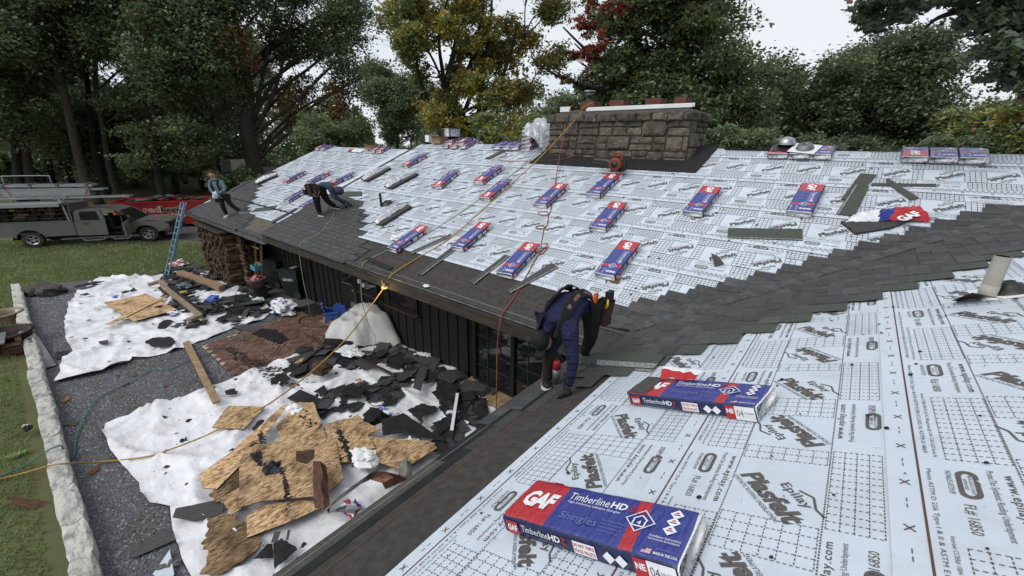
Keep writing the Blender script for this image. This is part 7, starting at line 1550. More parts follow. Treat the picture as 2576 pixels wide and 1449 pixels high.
bones = [('pel', 'lum', 0), ('lum', 'che', 0), ('che', 'nec', 0), ('nec', 'hd', 0), ('che', 'sL', 0), ('sL', 'eL', 0), ('eL', 'wL', 0), ('che', 'sR', 0), ('sR', 'eR', 0), ('eR', 'wR', 0), ('pel', 'hL', 1), ('hL', 'kL', 1), ('kL', 'aL', 1), ('pel', 'hR', 1), ('hR', 'kR', 1), ('kR', 'aR', 1)]
mats_ = [M['shirt_navy'], M['trouser_b'], M['skin'], M['hair'], M['mauve'], M['blackcloth']]
mb = body('body', pw, J, bones, mats_, rad, 'pel')
hf, hu = Vc(.25, -.38, -.88), Vc(-.25, -.85, .3)
HXm = headmesh(mb, Vc(.085, -1.275, .615), hf, hu, .105, 2)
hand(mb, J['wL'], Vc(.05, .0, -1), Vc(.6, -.6, 0), 5, 1.4, .8); hand(mb, J['wR'], Vc(-.02, -.05, -1), Vc(-.7, .1, 0), 5, 1.55, .55)
mb.build('body', mats_, pw, True)
mb = MB(); b = MB(); b.ball((0, 0, 0), 1, 0, 20, 14); mb.add([(v[0]*.118-.004, v[1]*.098, max(v[2], -.05)*.128+.008) for v in b.v], b.f, 0, HXm); mb.prism([(.075, -.07), (.13, -.06), (.175, -.02), (.175, .02), (.13, .06), (.075, .07)], .012, .022, 0, HXm); mb.build('cap', M['blackcloth'], pw, True)
# harness: two padded straps down the back with mauve webbing, a cross piece near the belt
def strap(pts, wd, m, name, th=.014, seg=True):
    S_ = spline(pts, 5); mb = MB(); k = len(S_); V = []
    for i, (p, ct) in enumerate(zip(S_, S_)):
        t = (S_[min(i+1, k-1)]-S_[max(i-1, 0)]).normalized(); out = (p-strap.c(p)).normalized(); s_ = t.cross(out).normalized(); V += [p-s_*wd/2, p-s_*wd/2+out*th, p+s_*wd/2+out*th, p+s_*wd/2]
    mb.add(V, [f for i in range(k-1) for j in range(4) for f in [(i*4+j, i*4+(j+1) % 4, i*4+4+(j+1) % 4, i*4+4+j)]]+[(0, 1, 2, 3), (k*4-1, k*4-2, k*4-3, k*4-4)]); return mb
def axis_pt(p):
    best = None
    for a, b in (('pel', 'lum'), ('lum', 'che'), ('che', 'nec')):
        A, B = J[a], J[b]; d = B-A; t = max(0, min(1, (p-A).dot(d)/d.dot(d))); q = A+d*t
        if best is None or (p-q).length < (p-best).length: best = q
    return best
strap.c = axis_pt
for s_, nm in ((-1, 0), (1, 1)):
    off = Vc((.105 if s_ > 0 else .085)*s_, -.02*s_, 0); pts = [J['pel']+off*.9+Vc(0, .0, .125), J['lum']+off*1.05+Vc(0, -.02, .10), J['che']+off*1.10+Vc(0, -.02, .095), J['che']+off*1.25+Vc(0, -.12, .05), J['nec']+off*1.25+Vc(.0, -.08, -.06)]
    o = strap(pts, .085, M['blackcloth'], 'x', .022).build('harness_strap', M['blackcloth'], pw)
    for i in range(3):
        q = spline(pts, 8); a = q[3+i*8:8+i*8]; st = strap(a, .035, None, '', .030); st.build('webbing', M['mauve'], o)
st = strap([J['pel']+Vc(-.13, -.03, .10), J['pel']+Vc(-.02, -.05, .145), J['pel']+Vc(.14, -.03, .11)], .06, None, '', .024); st.build('cross_strap', M['mauve'], pw)
mb = MB(); mb.ball(J['lum']+Vc(.0, .0, .12), (.022, .022, .012)); mb.build('buckle', M['alu'], pw, True)
for c, d, m_ in ((J['pel']+Vc(.23, .03, -.02), (.15, .18, .26), 'leather'), (J['pel']+Vc(.21, -.08, .03), (.10, .12, .2), 'blackcloth'), (J['pel']+Vc(-.17, .04, -.03), (.12, .17, .24), 'blackcloth')): pouch(pw, c, d, M[m_])
mb = MB(); mb.box(tuple(J['pel']+Vc(.17, -.06, .12)), (.03, .05, .16)); mb.build('knife', M['neon'], pw); mb = MB(); mb.tube([J['pel']+Vc(.26, -.03, .0), J['pel']+Vc(.30, -.05, .10), J['pel']+Vc(.27, .02, .16)], .012, 6); mb.build('hammer_loop', M['yellow'], pw)
mb = MB(); mb.box(tuple(J['pel']+Vc(.27, .04, .16)), (.05, .10, .12)); mb.build('tool_case', M['blackpl'], pw)
shoe(pw, (.05, -1.15, .06), (.20, -1.32, .10), M['shoe'], M['sole']); shoe(pw, (.05, -.36, .06), (.22, -.50, .10), M['shoe'], M['sole'])
# nail gun held by the left hand
ng = thing('nail_gun', 'red and grey coil nail gun held upright by the kneeling worker', 'nail gun', (.19, -1.17, .10)); g0 = Vc(.215, -1.20, .0)
mb = MB(); mb.tube([g0+Vc(0, 0, .10), g0+Vc(0, 0, .17), g0+Vc(0, 0, .18), g0+Vc(0, 0, .30)], [.016, .018, .035, .042], 12); mb.build('barrel', M['galv'], ng, True)
mb = MB(); mb.tube([g0+Vc(0, 0, .30), g0+Vc(0, 0, .37), g0+Vc(0, 0, .40)], [.040, .042, .028], 12); mb.build('head', M['red'], ng, True)
mb = MB(); mb.tube([g0+Vc(.07, .05, .20), g0+Vc(.10, .07, .20)], .06, 14); mb.build('magazine', M['blackpl'], ng); mb = MB(); mb.tube([g0+Vc(0, 0, .31), g0+Vc(-.02, .03, .40), J['wL']+Vc(.01, .0, -.03), J['wL']+Vc(-.06, .07, .0)], .017, 8); mb.build('grip', M['blackpl'], ng)
P = [g0+Vc(-.05, .06, .42), g0+Vc(-.10, .02, .34), g0+Vc(-.16, .0, .2), g0+Vc(-.17, .0, .08), Vc(-.02, -1.22, -.2), Vc(-.06, -1.2, -.8), Vc(-.1, -1.1, -2.0)]; mb = MB(); mb.tube(spline(P, 6), .009, 6); tagit(mb.build('air_hose', M['hose_r'], loc=P[0]), 'red air hose running from the nail gun down over the near eave', 'hose')
# strip of shingle under the glove
# --- the standing man on the lower roof
pm = thing('person', 'standing man in grey hoodie holding torn plastic film on the lower roof', 'person', tuple(RG.on((573, 548))))
f0, f1 = RG.on((573, 548)), RG.on((606, 538)); u_ = Vector((cr.x, cr.y, 0)).normalized(); v_ = Vector((cf.x, cf.y, 0)).normalized()
def S_(p, q, dep=0, z=None): return p+u_*q[0]-v_*dep+Vector((0, 0, q[1]))
J = {'pel': S_(f0, (-.02, .74), 0), 'lum': S_(f0, (-.06, .90), .02), 'che': S_(f0, (-.11, 1.12), .03), 'nec': S_(f0, (-.14, 1.27), .03), 'hd': S_(f0, (-.17, 1.36), .05),
     'sR': S_(f0, (-.30, 1.18), .03), 'eR': S_(f0, (-.30, .93), .10), 'wR': S_(f0, (-.06, .76), .24), 'sL': S_(f0, (.06, 1.18), .0), 'eL': S_(f0, (.17, .95), .08), 'wL': S_(f0, (.02, .83), .24),
     'hR': S_(f0, (-.10, .70), 0), 'kR': S_(f0, (-.05, .40), .06), 'aR': S_(f0, (-.01, .08), 0), 'hL': S_(f0, (.08, .70), 0), 'kL': S_(f0, (.22, .44), .02), 'aL': f1+Vector((0, 0, .09))}
rad = dict(pel=(.15, .12), lum=(.14, .11), che=(.165, .12), nec=.06, hd=.065, sR=.08, eR=.056, wR=.034, sL=.08, eL=.056, wL=.034, hR=.105, kR=.078, aR=.06, hL=.105, kL=.078, aL=.06)
bones = [('pel', 'lum', 0), ('lum', 'che', 0), ('che', 'nec', 0), ('nec', 'hd', 2), ('che', 'sL', 0), ('sL', 'eL', 0), ('eL', 'wL', 0), ('che', 'sR', 0), ('sR', 'eR', 0), ('eR', 'wR', 0), ('pel', 'hL', 1), ('hL', 'kL', 1), ('kL', 'aL', 1), ('pel', 'hR', 1), ('hR', 'kR', 1), ('kR', 'aR', 1)]
mats_ = [M['hoodie'], M['trouser'], M['skin'], M['hair'], M['mauve'], M['blackcloth']]
mb = body('body', pm, J, bones, mats_, rad, 'pel'); HXm = headmesh(mb, S_(f0, (-.175, 1.42), .06), (-v_+u_*.25+Vector((0, 0, -.1))), Vector((0, 0, 1)), .105, 2); hand(mb, J['wR'], u_*.8+Vector((0, 0, -.3)), -v_, 2, 1.0, .6); hand(mb, J['wL'], -u_*.7+Vector((0, 0, -.5)), -v_, 2, 1.0, .6); mb.build('body', mats_, pm, True)
mb = MB(); b = MB(); b.ball((0, 0, 0), 1, 0, 18, 12); mb.add([((v[0]*.112-.018)*(1+.1*noise.noise(Vector(v)*5)), v[1]*.098, max(v[2], -.35 if v[0] < .1 else .42)*.135+.012+.012*noise.noise(Vector(v)*6)) for v in b.v], b.f, 0, HXm); mb.build('hair', M['hair'], pm, True)
mb = MB(); mb.lathe([(.075, -.05), (.115, -.02), (.12, .02), (.09, .045)], 16, 0, basis(u_, v_, (0, 0, 1), J['nec'])); mb.build('hood', M['hoodie'], pm, True)
strap.c = axis_pt
for s_ in (-1, 1): strap([J['pel']+u_*.11*s_-v_*.12, J['lum']+u_*.11*s_-v_*.125, J['che']+u_*.11*s_-v_*.125, J['che']+u_*.10*s_+Vector((0, 0, .13))-v_*.03, J['che']+u_*.08*s_+v_*.11], .06, None, '').build('harness_strap', M['blackcloth'], pm)
belt(pm, J['pel']+Vector((0, 0, .02)), (0, 0, 1), .165, M['leather']); pouch(pm, J['pel']+u_*(-.20)-v_*.03+Vector((0, 0, -.08)), (.16, .16, .28), M['leather']); pouch(pm, J['pel']+u_*.19+Vector((0, 0, -.06)), (.1, .13, .22), M['blackcloth'])
mb = MB(); mb.box(tuple(J['pel']+u_*(-.24)-v_*.06+Vector((0, 0, .05))), (.05, .05, .08)); mb.build('tape_measure', M['yellow'], pm)
shoe(pm, f0+v_*.06+Vector((0, 0, .02)), f0-v_*.19+u_*.02+Vector((0, 0, .01)), M['sole'], M['sole']); shoe(pm, f1-u_*.05+Vector((0, 0, .03)), f1+u_*.2-v_*.06+Vector((0, 0, .03)), M['shoe'], M['sole'])
o = crumple('torn_film', J['wR']+u_*.06-v_*.12+Vector((0, 0, -.06)), (.09, .07, .36), [M['foil'], M['film'], M['blueprint']], 'torn silver and blue film held by the standing man', 'plastic film', 61)
mb = MB(); q = f1+u_*.16-v_*.10; mb.tube([q+Vector((0, 0, .04)), q+u_*.22+Vector((0, 0, .06))], [.045, .03], 10); mb.tube([q+u_*.02+Vector((0, 0, .06)), q-u_*.12+Vector((0, 0, .10))], .018, 6); mb.ball(q+u_*.12+Vector((0, 0, .02)), (.06, .05, .05)); tagit(mb.build('nail_gun', [M['galv']], loc=q), 'grey nail gun lying by the foot of the standing man', 'nail gun')
# --- the man bent double beside the finished patch
pm = thing('person', 'man in slate shirt bent double with tool bag, laying a shingle', 'person', tuple(RA.on((806, 545))))
f0, f1 = RA.on((806, 545)), RA.on((845, 527)); hz_ = RA.on((885, 517), .04)
J = {'pel': S_(f0, (.03, .74), 0), 'lum': S_(f0, (.16, .88), 0), 'che': S_(f0, (.34, .90), .03), 'nec': S_(f0, (.50, .83), .04), 'hd': S_(f0, (.56, .76), .05),
     'sR': S_(f0, (.43, .80), .15), 'eR': S_(f0, (.52, .52), .12), 'wR': hz_-u_*.12+Vector((0, 0, .10)), 'sL': S_(f0, (.40, .84), -.13), 'eL': S_(f0, (.40, .55), -.2), 'wL': RA.on((870, 515), .09)-u_*.02,
     'hR': S_(f0, (.0, .68), .09), 'kR': S_(f0, (.0, .38), .09), 'aR': S_(f0, (.0, .09), 0), 'hL': S_(f0, (.10, .68), -.10), 'kL': S_(f0, (.20, .40), -.12), 'aL': f1+Vector((0, 0, .09))}
rad = dict(pel=(.16, .14), lum=(.155, .12), che=(.16, .12), nec=.075, hd=.075, sR=.08, eR=.056, wR=.036, sL=.08, eL=.056, wL=.036, hR=.115, kR=.085, aR=.065, hL=.11, kL=.082, aL=.064)
mats_ = [M['shirt_slate'], M['trouser'], M['skin'], M['hair'], M['mauve'], M['blackcloth']]
mb = body('body', pm, J, bones, mats_, rad, 'pel'); HXm = headmesh(mb, S_(f0, (.62, .70), .05), u_*.35+Vector((0, 0, -.9)), u_, .10, 2); hand(mb, J['wR'], u_*.6+Vector((0, 0, -.6)), Vector((0, 0, -1)), 5, 1.1, .3); hand(mb, J['wL'], u_*.5+Vector((0, 0, -.7)), Vector((0, 0, -1)), 5, 1.1, .3); mb.build('body', mats_, pm, True)
mb = MB(); b = MB(); b.ball((0, 0, 0), 1, 0, 18, 12); mb.add([(v[0]*.12-.012, v[1]*.11, max(v[2], -.75)*.13+.005) for v in b.v], b.f, 0, HXm); mb.build('hood', M['shirt_slate'], pm, True)
belt(pm, J['pel']+u_*.03, (u_*.6+Vector((0, 0, .8))), .185, M['leather'], h=.09)
for (a, b, d), dm_, m_ in (((-.10, -.02, .16), (.20, .18, .30), 'leather'), ((.05, .00, .22), (.20, .12, .24), 'leather'), ((-.20, -.02, .02), (.18, .22, .26), 'blackcloth'), ((-.16, .05, .12), (.16, .14, .20), 'leather'), ((-.28, -.08, .06), (.14, .14, .14), 'blackcloth')): pouch(pm, S_(J['pel'], (a, b), d), dm_, M[m_])
mb = MB(); mb.tube(spline([S_(J['pel'], (-.02, -.10, ), .27), S_(J['pel'], (.05, -.17), .27), S_(J['pel'], (.12, -.12), .25), S_(J['pel'], (.15, .0), .23)], 4), .010, 6); mb.build('belt_loop', M['tan'], pm)
shoe(pm, f0-u_*.04+Vector((0, 0, .03)), f0+u_*.15-v_*.12+Vector((0, 0, .03)), M['shoe'], M['sole']); shoe(pm, f1-u_*.06+Vector((0, 0, .03)), f1+u_*.15-v_*.08+Vector((0, 0, .03)), M['shoe'], M['sole'])
mb = MB(); q = f1+u_*.18-v_*.10; mb.tube([q+Vector((0, 0, .04)), q+u_*.24+Vector((0, 0, .09))], [.045, .03], 10); mb.tube([q+u_*.02+Vector((0, 0, .06)), q-u_*.12+Vector((0, 0, .12))], .018, 6); mb.ball(q+u_*.12+Vector((0, 0, .03)), (.06, .05, .06)); tagit(mb.build('nail_gun', [M['blackpl']], loc=q), 'black nail gun at the feet of the bent man', 'nail gun')
# ================================================================ TREES
LM = {k: leafmat('leaf_'+k, *c, .85) for k, c in dict(dark=((.075, .100, .052), (.048, .066, .036)), mid=((.098, .125, .052), (.064, .084, .038)), light=((.145, .165, .056), (.10, .12, .044)), gold=((.29, .225, .045), (.19, .165, .038)), orange=((.27, .12, .035), (.17, .075, .026)), brown=((.19, .085, .036), (.11, .05, .023)), red=((.20, .045, .035), (.13, .03, .024)), black=((.050, .064, .040), (.030, .040, .026)), grey=((.10, .115, .07), (.07, .082, .05))).items()}
def leaf_arrays(C, size, rng, flat=.5):
    n = len(C); N_ = rng.normal(size=(n, 3)); N_[:, 2] = np.abs(N_[:, 2])+.55; N_ /= np.linalg.norm(N_, axis=1)[:, None]; a = rng.normal(size=(n, 3)); a -= N_*(a*N_).sum(1)[:, None]; a /= np.linalg.norm(a, axis=1)[:, None]; b = np.cross(N_, a)
    s = size*rng.uniform(.6, 1.3, n)[:, None]; V = np.stack([C-a*s, C-b*s*.58+a*s*.15, C+a*s, C+b*s*.58+a*s*.15], 1); return V.reshape(-1, 3), np.arange(n*4).reshape(-1, 4)
def tree(name, label, base, H, clumps, trunk, limbs, leaf, mats, wts, seed, r0, bark='bark_dark', nl=None, cat='tree', group=None, twigs=0):
    """base: foot; trunk: list of (dx, dy, z, radius); clumps: (centre offset, (rx, ry, rz), leaves, material weights or None); limbs are drawn from trunk to clump centres"""
    rng = np.random.default_rng(seed); rd = random.Random(seed); t = thing(name, label, cat, tuple(base), group); B = Vector(base)
    mb = MB(); T = [B+Vector(p[:3]) for p in trunk]; S1 = spline(T, 5); rr = np.interp(np.linspace(0, len(trunk)-1, len(S1)), range(len(trunk)), [p[3] for p in trunk]); mb.tube(S1, list(rr), 9); mb.build('trunk', M[bark], t, True)
    mb = MB(); lim = []
    for (c, rr_, n, wt) in clumps:
        if not limbs: break
        c = B+Vector(c); near = min(lim, key=lambda q: (q-c).length+(2 if q.z > c.z+.5 else 0)) if lim else None
        if near is not None and len(lim) > 5 and rd.random() < .78:
            q = near.lerp(c, .5)+Vector((rd.uniform(-.3, .3), rd.uniform(-.3, .3), rd.uniform(-.2, .4))); sp_ = spline([near, q, c], 4); mb.tube(sp_, list(np.linspace(.05, .018, len(sp_))), 5); lim.append(c)
            for k in range(3): e = c+Vector((rd.gauss(0, 1)*rr_[0]*.6, rd.gauss(0, 1)*rr_[1]*.6, rd.uniform(-.2, .9)*rr_[2]*.8)); mb.tube([q, q.lerp(e, .5)+Vector((0, 0, rd.uniform(-.2, .3))), e], [.022, .014, .006], 4)
            continue
        cand = [i for i in range(len(S1)//4, len(S1)) if S1[i].z < c.z-.3] or [len(S1)//2]; i = min(cand, key=lambda i: .25*(S1[i]-c).length+abs((c.z-S1[i].z)-.75*math.hypot(c.x-S1[i].x, c.y-S1[i].y))); p = S1[i]; r_ = max(.04, min(rr[i]*.42, .15)); mid_ = p.lerp(c, .5)+Vector((rd.uniform(-.4, .4), rd.uniform(-.4, .4), rd.uniform(-.1, .6))); sp_ = spline([p, mid_, c, c+(c-p)*.25], 4); mb.tube(sp_, list(np.linspace(r_, r_*.22, len(sp_))), 6); lim.append(c)
        for k in range(5):
            q = c.lerp(p, rd.uniform(0, .45)); e = q+Vector((rd.gauss(0, 1)*rr_[0]*.7, rd.gauss(0, 1)*rr_[1]*.7, rd.uniform(-.2, .9)*rr_[2]*.8)); mb.tube([q, q.lerp(e, .5)+Vector((0, 0, rd.uniform(-.2, .3))), e], [r_*.3, r_*.18, .008], 4)
    for k in range(twigs):
        c, rr_ = clumps[rd.randrange(len(clumps))][:2]; c = B+Vector(c); e = c+Vector((rd.gauss(0, .6)*rr_[0], rd.gauss(0, .6)*rr_[1], rr_[2]*rd.uniform(.8, 1.5))); mb.tube([c, c.lerp(e, .5)+Vector((.1, 0, 0)), e], [.03, .02, .006], 4)
    if mb.v: mb.build('limb', M[bark], t, True)
    C = []; W = []
    for (c, rr_, n, wt) in clumps:
        # leaves gather in sprays inside each clump
        ns = max(4, n//26); d = rng.normal(size=(ns, 3)); d /= np.linalg.norm(d, axis=1)[:, None]; sc = d*(rng.uniform(.1, 1, (ns, 1))**.5)*np.array(rr_)*.9; k = rng.integers(0, ns, n); sg = np.array(rr_)*.21; pts = sc[k]+rng.normal(size=(n, 3))*sg*np.array([1, 1, .6])+np.array(c); C.append(pts)
        sm = rng.choice(len(mats), ns, p=np.array(wt if wt is not None else wts)/sum(wt if wt is not None else wts)); mm = sm[k]; fl = rng.random(n) < .25; mm[fl] = rng.choice(len(mats), fl.sum(), p=np.array(wt if wt is not None else wts)/sum(wt if wt is not None else wts)); W.append(mm)
    C = np.concatenate(C); W = np.concatenate(W); V, F = leaf_arrays(C, leaf, rng); o = bpy.data.objects.new('crown', npmesh('crown', V, F, [LM[m] for m in mats], W)); COL.objects.link(o); o.parent = t; return t
def hdir(px): v = ray((px, 440)); v.z = 0; return v.normalized()
def foot(px, D): p = O+hdir(px)*D; return Vector((p.x, p.y, G))
UR = Vector((cr.x, cr.y, 0)).normalized(); UF = Vector((cf.x, cf.y, 0)).normalized()
def off(px, py, D, base, dd=0):
    """offset from base of the point seen at (px,py), D metres away horizontally (+dd)"""
    return tuple(at((px, py), D+dd)-Vector(base))
def auto(base, D, blobs, leafn, dj=2.0, seed=0):
    """blobs in photo coordinates (px, py, rx, ry[, weights]) -> clumps at about distance D"""
    rd = random.Random(seed); out = []; tot = sum(b[2]*b[3] for b in blobs)
    for b in blobs:
        px, py, rx, ry = b[:4]; wt = b[4] if len(b) > 4 else None; dd = rd.uniform(-dj, dj); s = (D+dd)/FOC/math.cos(math.atan2(abs(px-1288), FOC))**.3; leafn_ = leafn*2.3; out.append((off(px, py, D, base, dd), (rx*s, rx*s*.8, ry*s), int(leafn_*rx*ry/tot)+30, wt))
    return out
def fill(x0, x1, y0, y1, n, r, seed, fn=None, asp=.75):
    rd = random.Random(seed); out = []
    while len(out) < n:
        x, y = rd.uniform(x0, x1), rd.uniform(y0, y1)
        if fn is None or fn(x, y): k = rd.uniform(.7, 1.25); out.append((x, y, r*k, r*k*asp))
    return out
# 1 big oak behind the lower roof, brown patches
D = 40; b = foot(645, D)
gapO = lambda x, y: not (640 < x < 720 and 130 < y < 300) and not (590 < x < 640 and 240 < y < 330)
bl = fill(430, 960, -160, 140, 46, 62, 1, gapO)+fill(760, 1040, 120, 330, 15, 52, 2)+fill(480, 620, 120, 360, 9, 48, 3)
br = [1, 1, 0, 0, 9]; bl += [(520, 60, 45, 32, br), (575, 100, 55, 36, br), (610, 140, 40, 30, br), (700, 110, 40, 40, br), (715, 230, 38, 40, br), (740, 270, 50, 45, br), (770, 330, 45, 32, br), (830, 270, 45, 50, br), (860, 220, 40, 40, br), (480, 20, 40, 30, br)]
tree('oak_tree', 'huge oak with fan of limbs and rusty brown leaf patches behind the lower roof', b, 24, auto(b, D, bl, 36000, 3, 1), [(0, 0, 0, .70), (-.1, 0, 3, .58), (0, 0, 6, .52), off(625, 230, D, b)+(.36,), off(600, 90, D, b)+(.24,), off(570, -60, D, b)+(.12,)], True, .125, ['dark', 'mid', 'black', 'light', 'brown'], [5, 3, 2, .6, .25], 1, .6, 'bark')
mbx = MB()
for P in ([(640, 330), (690, 230), (720, 120), (745, 0)], [(640, 330), (560, 250), (520, 130), (500, -20)], [(630, 300), (590, 180), (540, 60), (470, -20)], [(640, 300), (665, 170), (690, 40), (700, -60)], [(655, 380), (740, 300), (830, 240), (940, 180)], [(650, 400), (720, 340), (790, 300), (830, 250)], [(640, 290), (700, 190), (800, 110), (900, 90)]):
    q = spline([at(p, D-.3*i) for i, p in enumerate(P)], 5); mbx.tube(q, list(np.linspace(.17, .04, len(q))), 7)
mbx.build('limb', M['bark'], bpy.data.objects['oak_tree'], True)
# 2 leaning tree at the far left and other trunks of the wood
def wood_tree(px0, D, pts, label, seed, n, blobs, leaf=.125, mats=('dark', 'mid', 'black', 'light'), wts=(5, 3, 3, .7), r0=.4, bark='bark'):
    b = foot(px0, D); tr = [(0, 0, 0, r0*1.25)]+[off(x, y, D, b)+(r0*k,) for (x, y), k in zip(pts, (1, .9, .75, .55, .4))]
    return tree('wood_tree', label, b, 20, auto(b, D, blobs, n, 3, seed), tr, True, leaf, list(mats), list(wts), seed, r0, bark)
gapL = lambda x, y: not (185 < x < 350 and 100 < y < 255) and not (0 < x < 150 and 205 < y < 300)
wood_tree(228, 45, [(205, 420), (165, 250), (125, 100), (90, -60)], 'tall leaning tree behind the truck rack, bare pale trunk', 2, 20000, fill(-80, 330, -150, 110, 26, 60, 22, gapL), r0=.27)
wood_tree(283, 46, [(275, 420), (262, 340), (240, 200), (250, 60)], 'slim crooked tree right of the tall leaning one', 3, 14000, fill(250, 470, -60, 230, 20, 48, 33, gapL), mats=('mid', 'dark', 'light', 'black'), wts=(4, 4, 1.6, 1), r0=.19)
wood_tree(402, 41, [(398, 440), (392, 300), (374, 180), (365, 40)], 'forked dark tree behind the dumpster with low drooping sprays', 4, 22000, fill(300, 520, -120, 210, 22, 50, 44, gapL)+[(330, 250, 40, 22), (300, 265, 40, 20), (420, 300, 45, 24), (460, 320, 45, 24), (360, 340, 50, 24), (430, 380, 60, 26), (480, 400, 50, 26), (520, 360, 50, 30), (350, 400, 40, 20)], mats=('mid', 'dark', 'grey', 'light'), wts=(4, 4, 1.6, 1), r0=.24, bark='bark_dark')
wood_tree(60, 50, [(70, 420), (50, 250), (40, 100), (20, -60)], 'dark tree at the left edge behind the truck', 5, 17000, fill(-120, 170, -60, 330, 26, 55, 55, gapL), r0=.28)
wood_tree(120, 56, [(120, 400), (118, 250), (110, 100), (100, -40)], 'dark slender tree between the leaning tree and the left edge', 6, 12000, fill(60, 330, 260, 420, 16, 50, 66), leaf=.17, r0=.26, bark='bark_dark')
wood_tree(335, 58, [(330, 410), (325, 250), (340, 100), (345, -40)], 'thin tree deep in the wood behind the crooked one', 7, 12000, fill(250, 520, 230, 400, 16, 50, 77), leaf=.17, r0=.26, bark='bark_dark')
wood_tree(505, 52, [(500, 410), (498, 280), (492, 130), (480, -40)], 'thin tree between dumpster tree and big oak', 8, 14000, fill(440, 660, 130, 410, 18, 50, 88), leaf=.15, r0=.24, bark='bark_dark')
for i, (px, D, lean) in enumerate(((30, 50, 10), (175, 60, -12), (255, 50, -16), (310, 66, 5), (430, 48, 6), (460, 60, -4), (545, 66, 4))):
    b = foot(px, D); tree('thin_tree', ['slender trunk at the left edge of the wood', 'thin trunk behind the tall leaning tree', 'thin leaning trunk right of the tall leaning tree', 'distant thin trunk above the dumpster left end', 'dark trunk just right of the forked tree', 'thin trunk behind the dumpster lettering', 'distant trunk left of the oak'][i], b, 14, auto(b, D, fill(px-70, px+70, 40, 260, 6, 42, 100+i, gapL), 3200, 2, i), [(0, 0, 0, .28), off(px+lean, 380, D, b)+(.24,), off(px+2*lean, 240, D, b)+(.18,), off(px+3*lean, 60, D, b)+(.10,)], True, .24, ['dark', 'black', 'mid'], [4, 3, 2], 200+i, .25, 'bark_dark')
# 3 golden maple behind the ridge
D = 27; b = foot(1120, D)
gd = lambda x, y: ((x-1190)/205)**2+((y-90)/320)**2 < 1 and not (1020 < x < 1110 and 190 < y < 260)
bl = [(x, y, r, q, ([3, 3, 6, .4] if 1050 < x < 1330 and y < 330 else None)) for x, y, r, q in fill(990, 1400, -180, 380, 74, 42, 9, gd)]+[(1040, 40, 40, 50, [1, 6, .5, 0]), (1020, 110, 34, 40, [1, 6, .5, 0]), (1060, 190, 30, 26, [1, 4, 1, 0]), (1020, 10, 26, 26, [1, 6, .5, 0])]
t_ = tree('maple_tree', 'maple turning gold and orange, standing behind the ridge left of the chimney', b, 18, auto(b, D, bl, 38000, 2.2, 3), [(0, 0, 0, .4), off(1110, 330, D, b)+(.30,), off(1100, 290, D, b)+(.28,), off(1135, 160, D, b)+(.16,), off(1170, 0, D, b)+(.08,)], True, .10, ['light', 'mid', 'gold', 'orange'], [4, 3.4, 2.2, .5], 9, .3, 'bark')
mbx = MB()
for P in ([(1105, 300), (1070, 240), (1050, 170), (1050, 60)], [(1105, 300), (1145, 230), (1190, 140), (1215, 20)], [(1150, 330), (1230, 260), (1280, 150), (1300, 60)], [(1110, 290), (1115, 200), (1105, 100), (1130, -20)], [(1200, 340), (1210, 220), (1230, 100), (1240, -40)], [(1130, 350), (1180, 250), (1185, 150), (1160, 30)]):
    q = spline([at(p, D-.3*i) for i, p in enumerate(P)], 5); mbx.tube(q, list(np.linspace(.17, .04, len(q))), 7)
mbx.build('limb', M['bark_dark'], t_, True)
# 4 big dark green tree behind the chimney with a red side
D = 26; b = foot(1720, D)
bl = fill(1500, 1960, -200, 360, 92, 54, 10, lambda x, y: x > 1500+max(0, 200-y)*.12 and x < 1850+min(60, max(0, y)*.3))
rdw = [0, .4, 0, 6]; bl += [(1470, 60, 26, 26, rdw), (1490, 20, 28, 28, rdw), (1515, 75, 30, 34, rdw), (1500, 110, 26, 30, rdw), (1545, 15, 30, 24, rdw), (1480, 130, 22, 22, rdw), (1445, 135, 24, 16, [0, 1, .5, 3]), (1500, 160, 28, 34, [1, 2, 0, 1]), (1460, 215, 24, 20, [1, 2, 0, 1]), (1425, 200, 26, 14, [0, 2, .4, 1])]
t_ = tree('big_tree', 'tall dark green tree behind the chimney with a red turning left side', b, 20, auto(b, D, bl, 40000, 2.6, 4), [(0, 0, 0, .45), off(1715, 300, D, b)+(.36,), off(1720, 150, D, b)+(.26,), off(1740, -30, D, b)+(.14,)], True, .115, ['dark', 'mid', 'light', 'red'], [5, 4.4, 1.0, 0], 10, .4)
# right dark trees
D = 34; b = foot(1985, D); bl = fill(1950, 2180, 140, 400, 30, 46, 11, lambda x, y: y > 215-(x-1950)*.42 or y > 190)
tree('dark_tree', 'dark leaning tree just right of the tall green tree', b, 16, auto(b, D, bl, 20000, 2.5, 5), [(0, 0, 0, .4), off(2000, 330, D, b)+(.32,), off(2040, 230, D, b)+(.22,), off(2080, 150, D, b)+(.12,)], True, .11, ['dark', 'black', 'mid', 'light'], [5, 3, 2, .5], 11, .35)
D = 37; b = foot(2290, D); bl = fill(2110, 2440, 60, 400, 54, 48, 12, lambda x, y: y > 210-(x-2110)*.62 and (x < 2365 and y > 90) and not (x > 2410 and y > 330))
tree('dark_tree', 'broad dark tree at right whose crown rises to the overhanging branch', b, 18, auto(b, D, bl, 32000, 3, 6), [(0, 0, 0, .4), off(2285, 330, D, b)+(.32,), off(2270, 230, D, b)+(.24,), off(2300, 110, D, b)+(.12,)], True, .115, ['dark', 'mid', 'black', 'grey'], [5, 3, 2.4, .8], 12, .35)
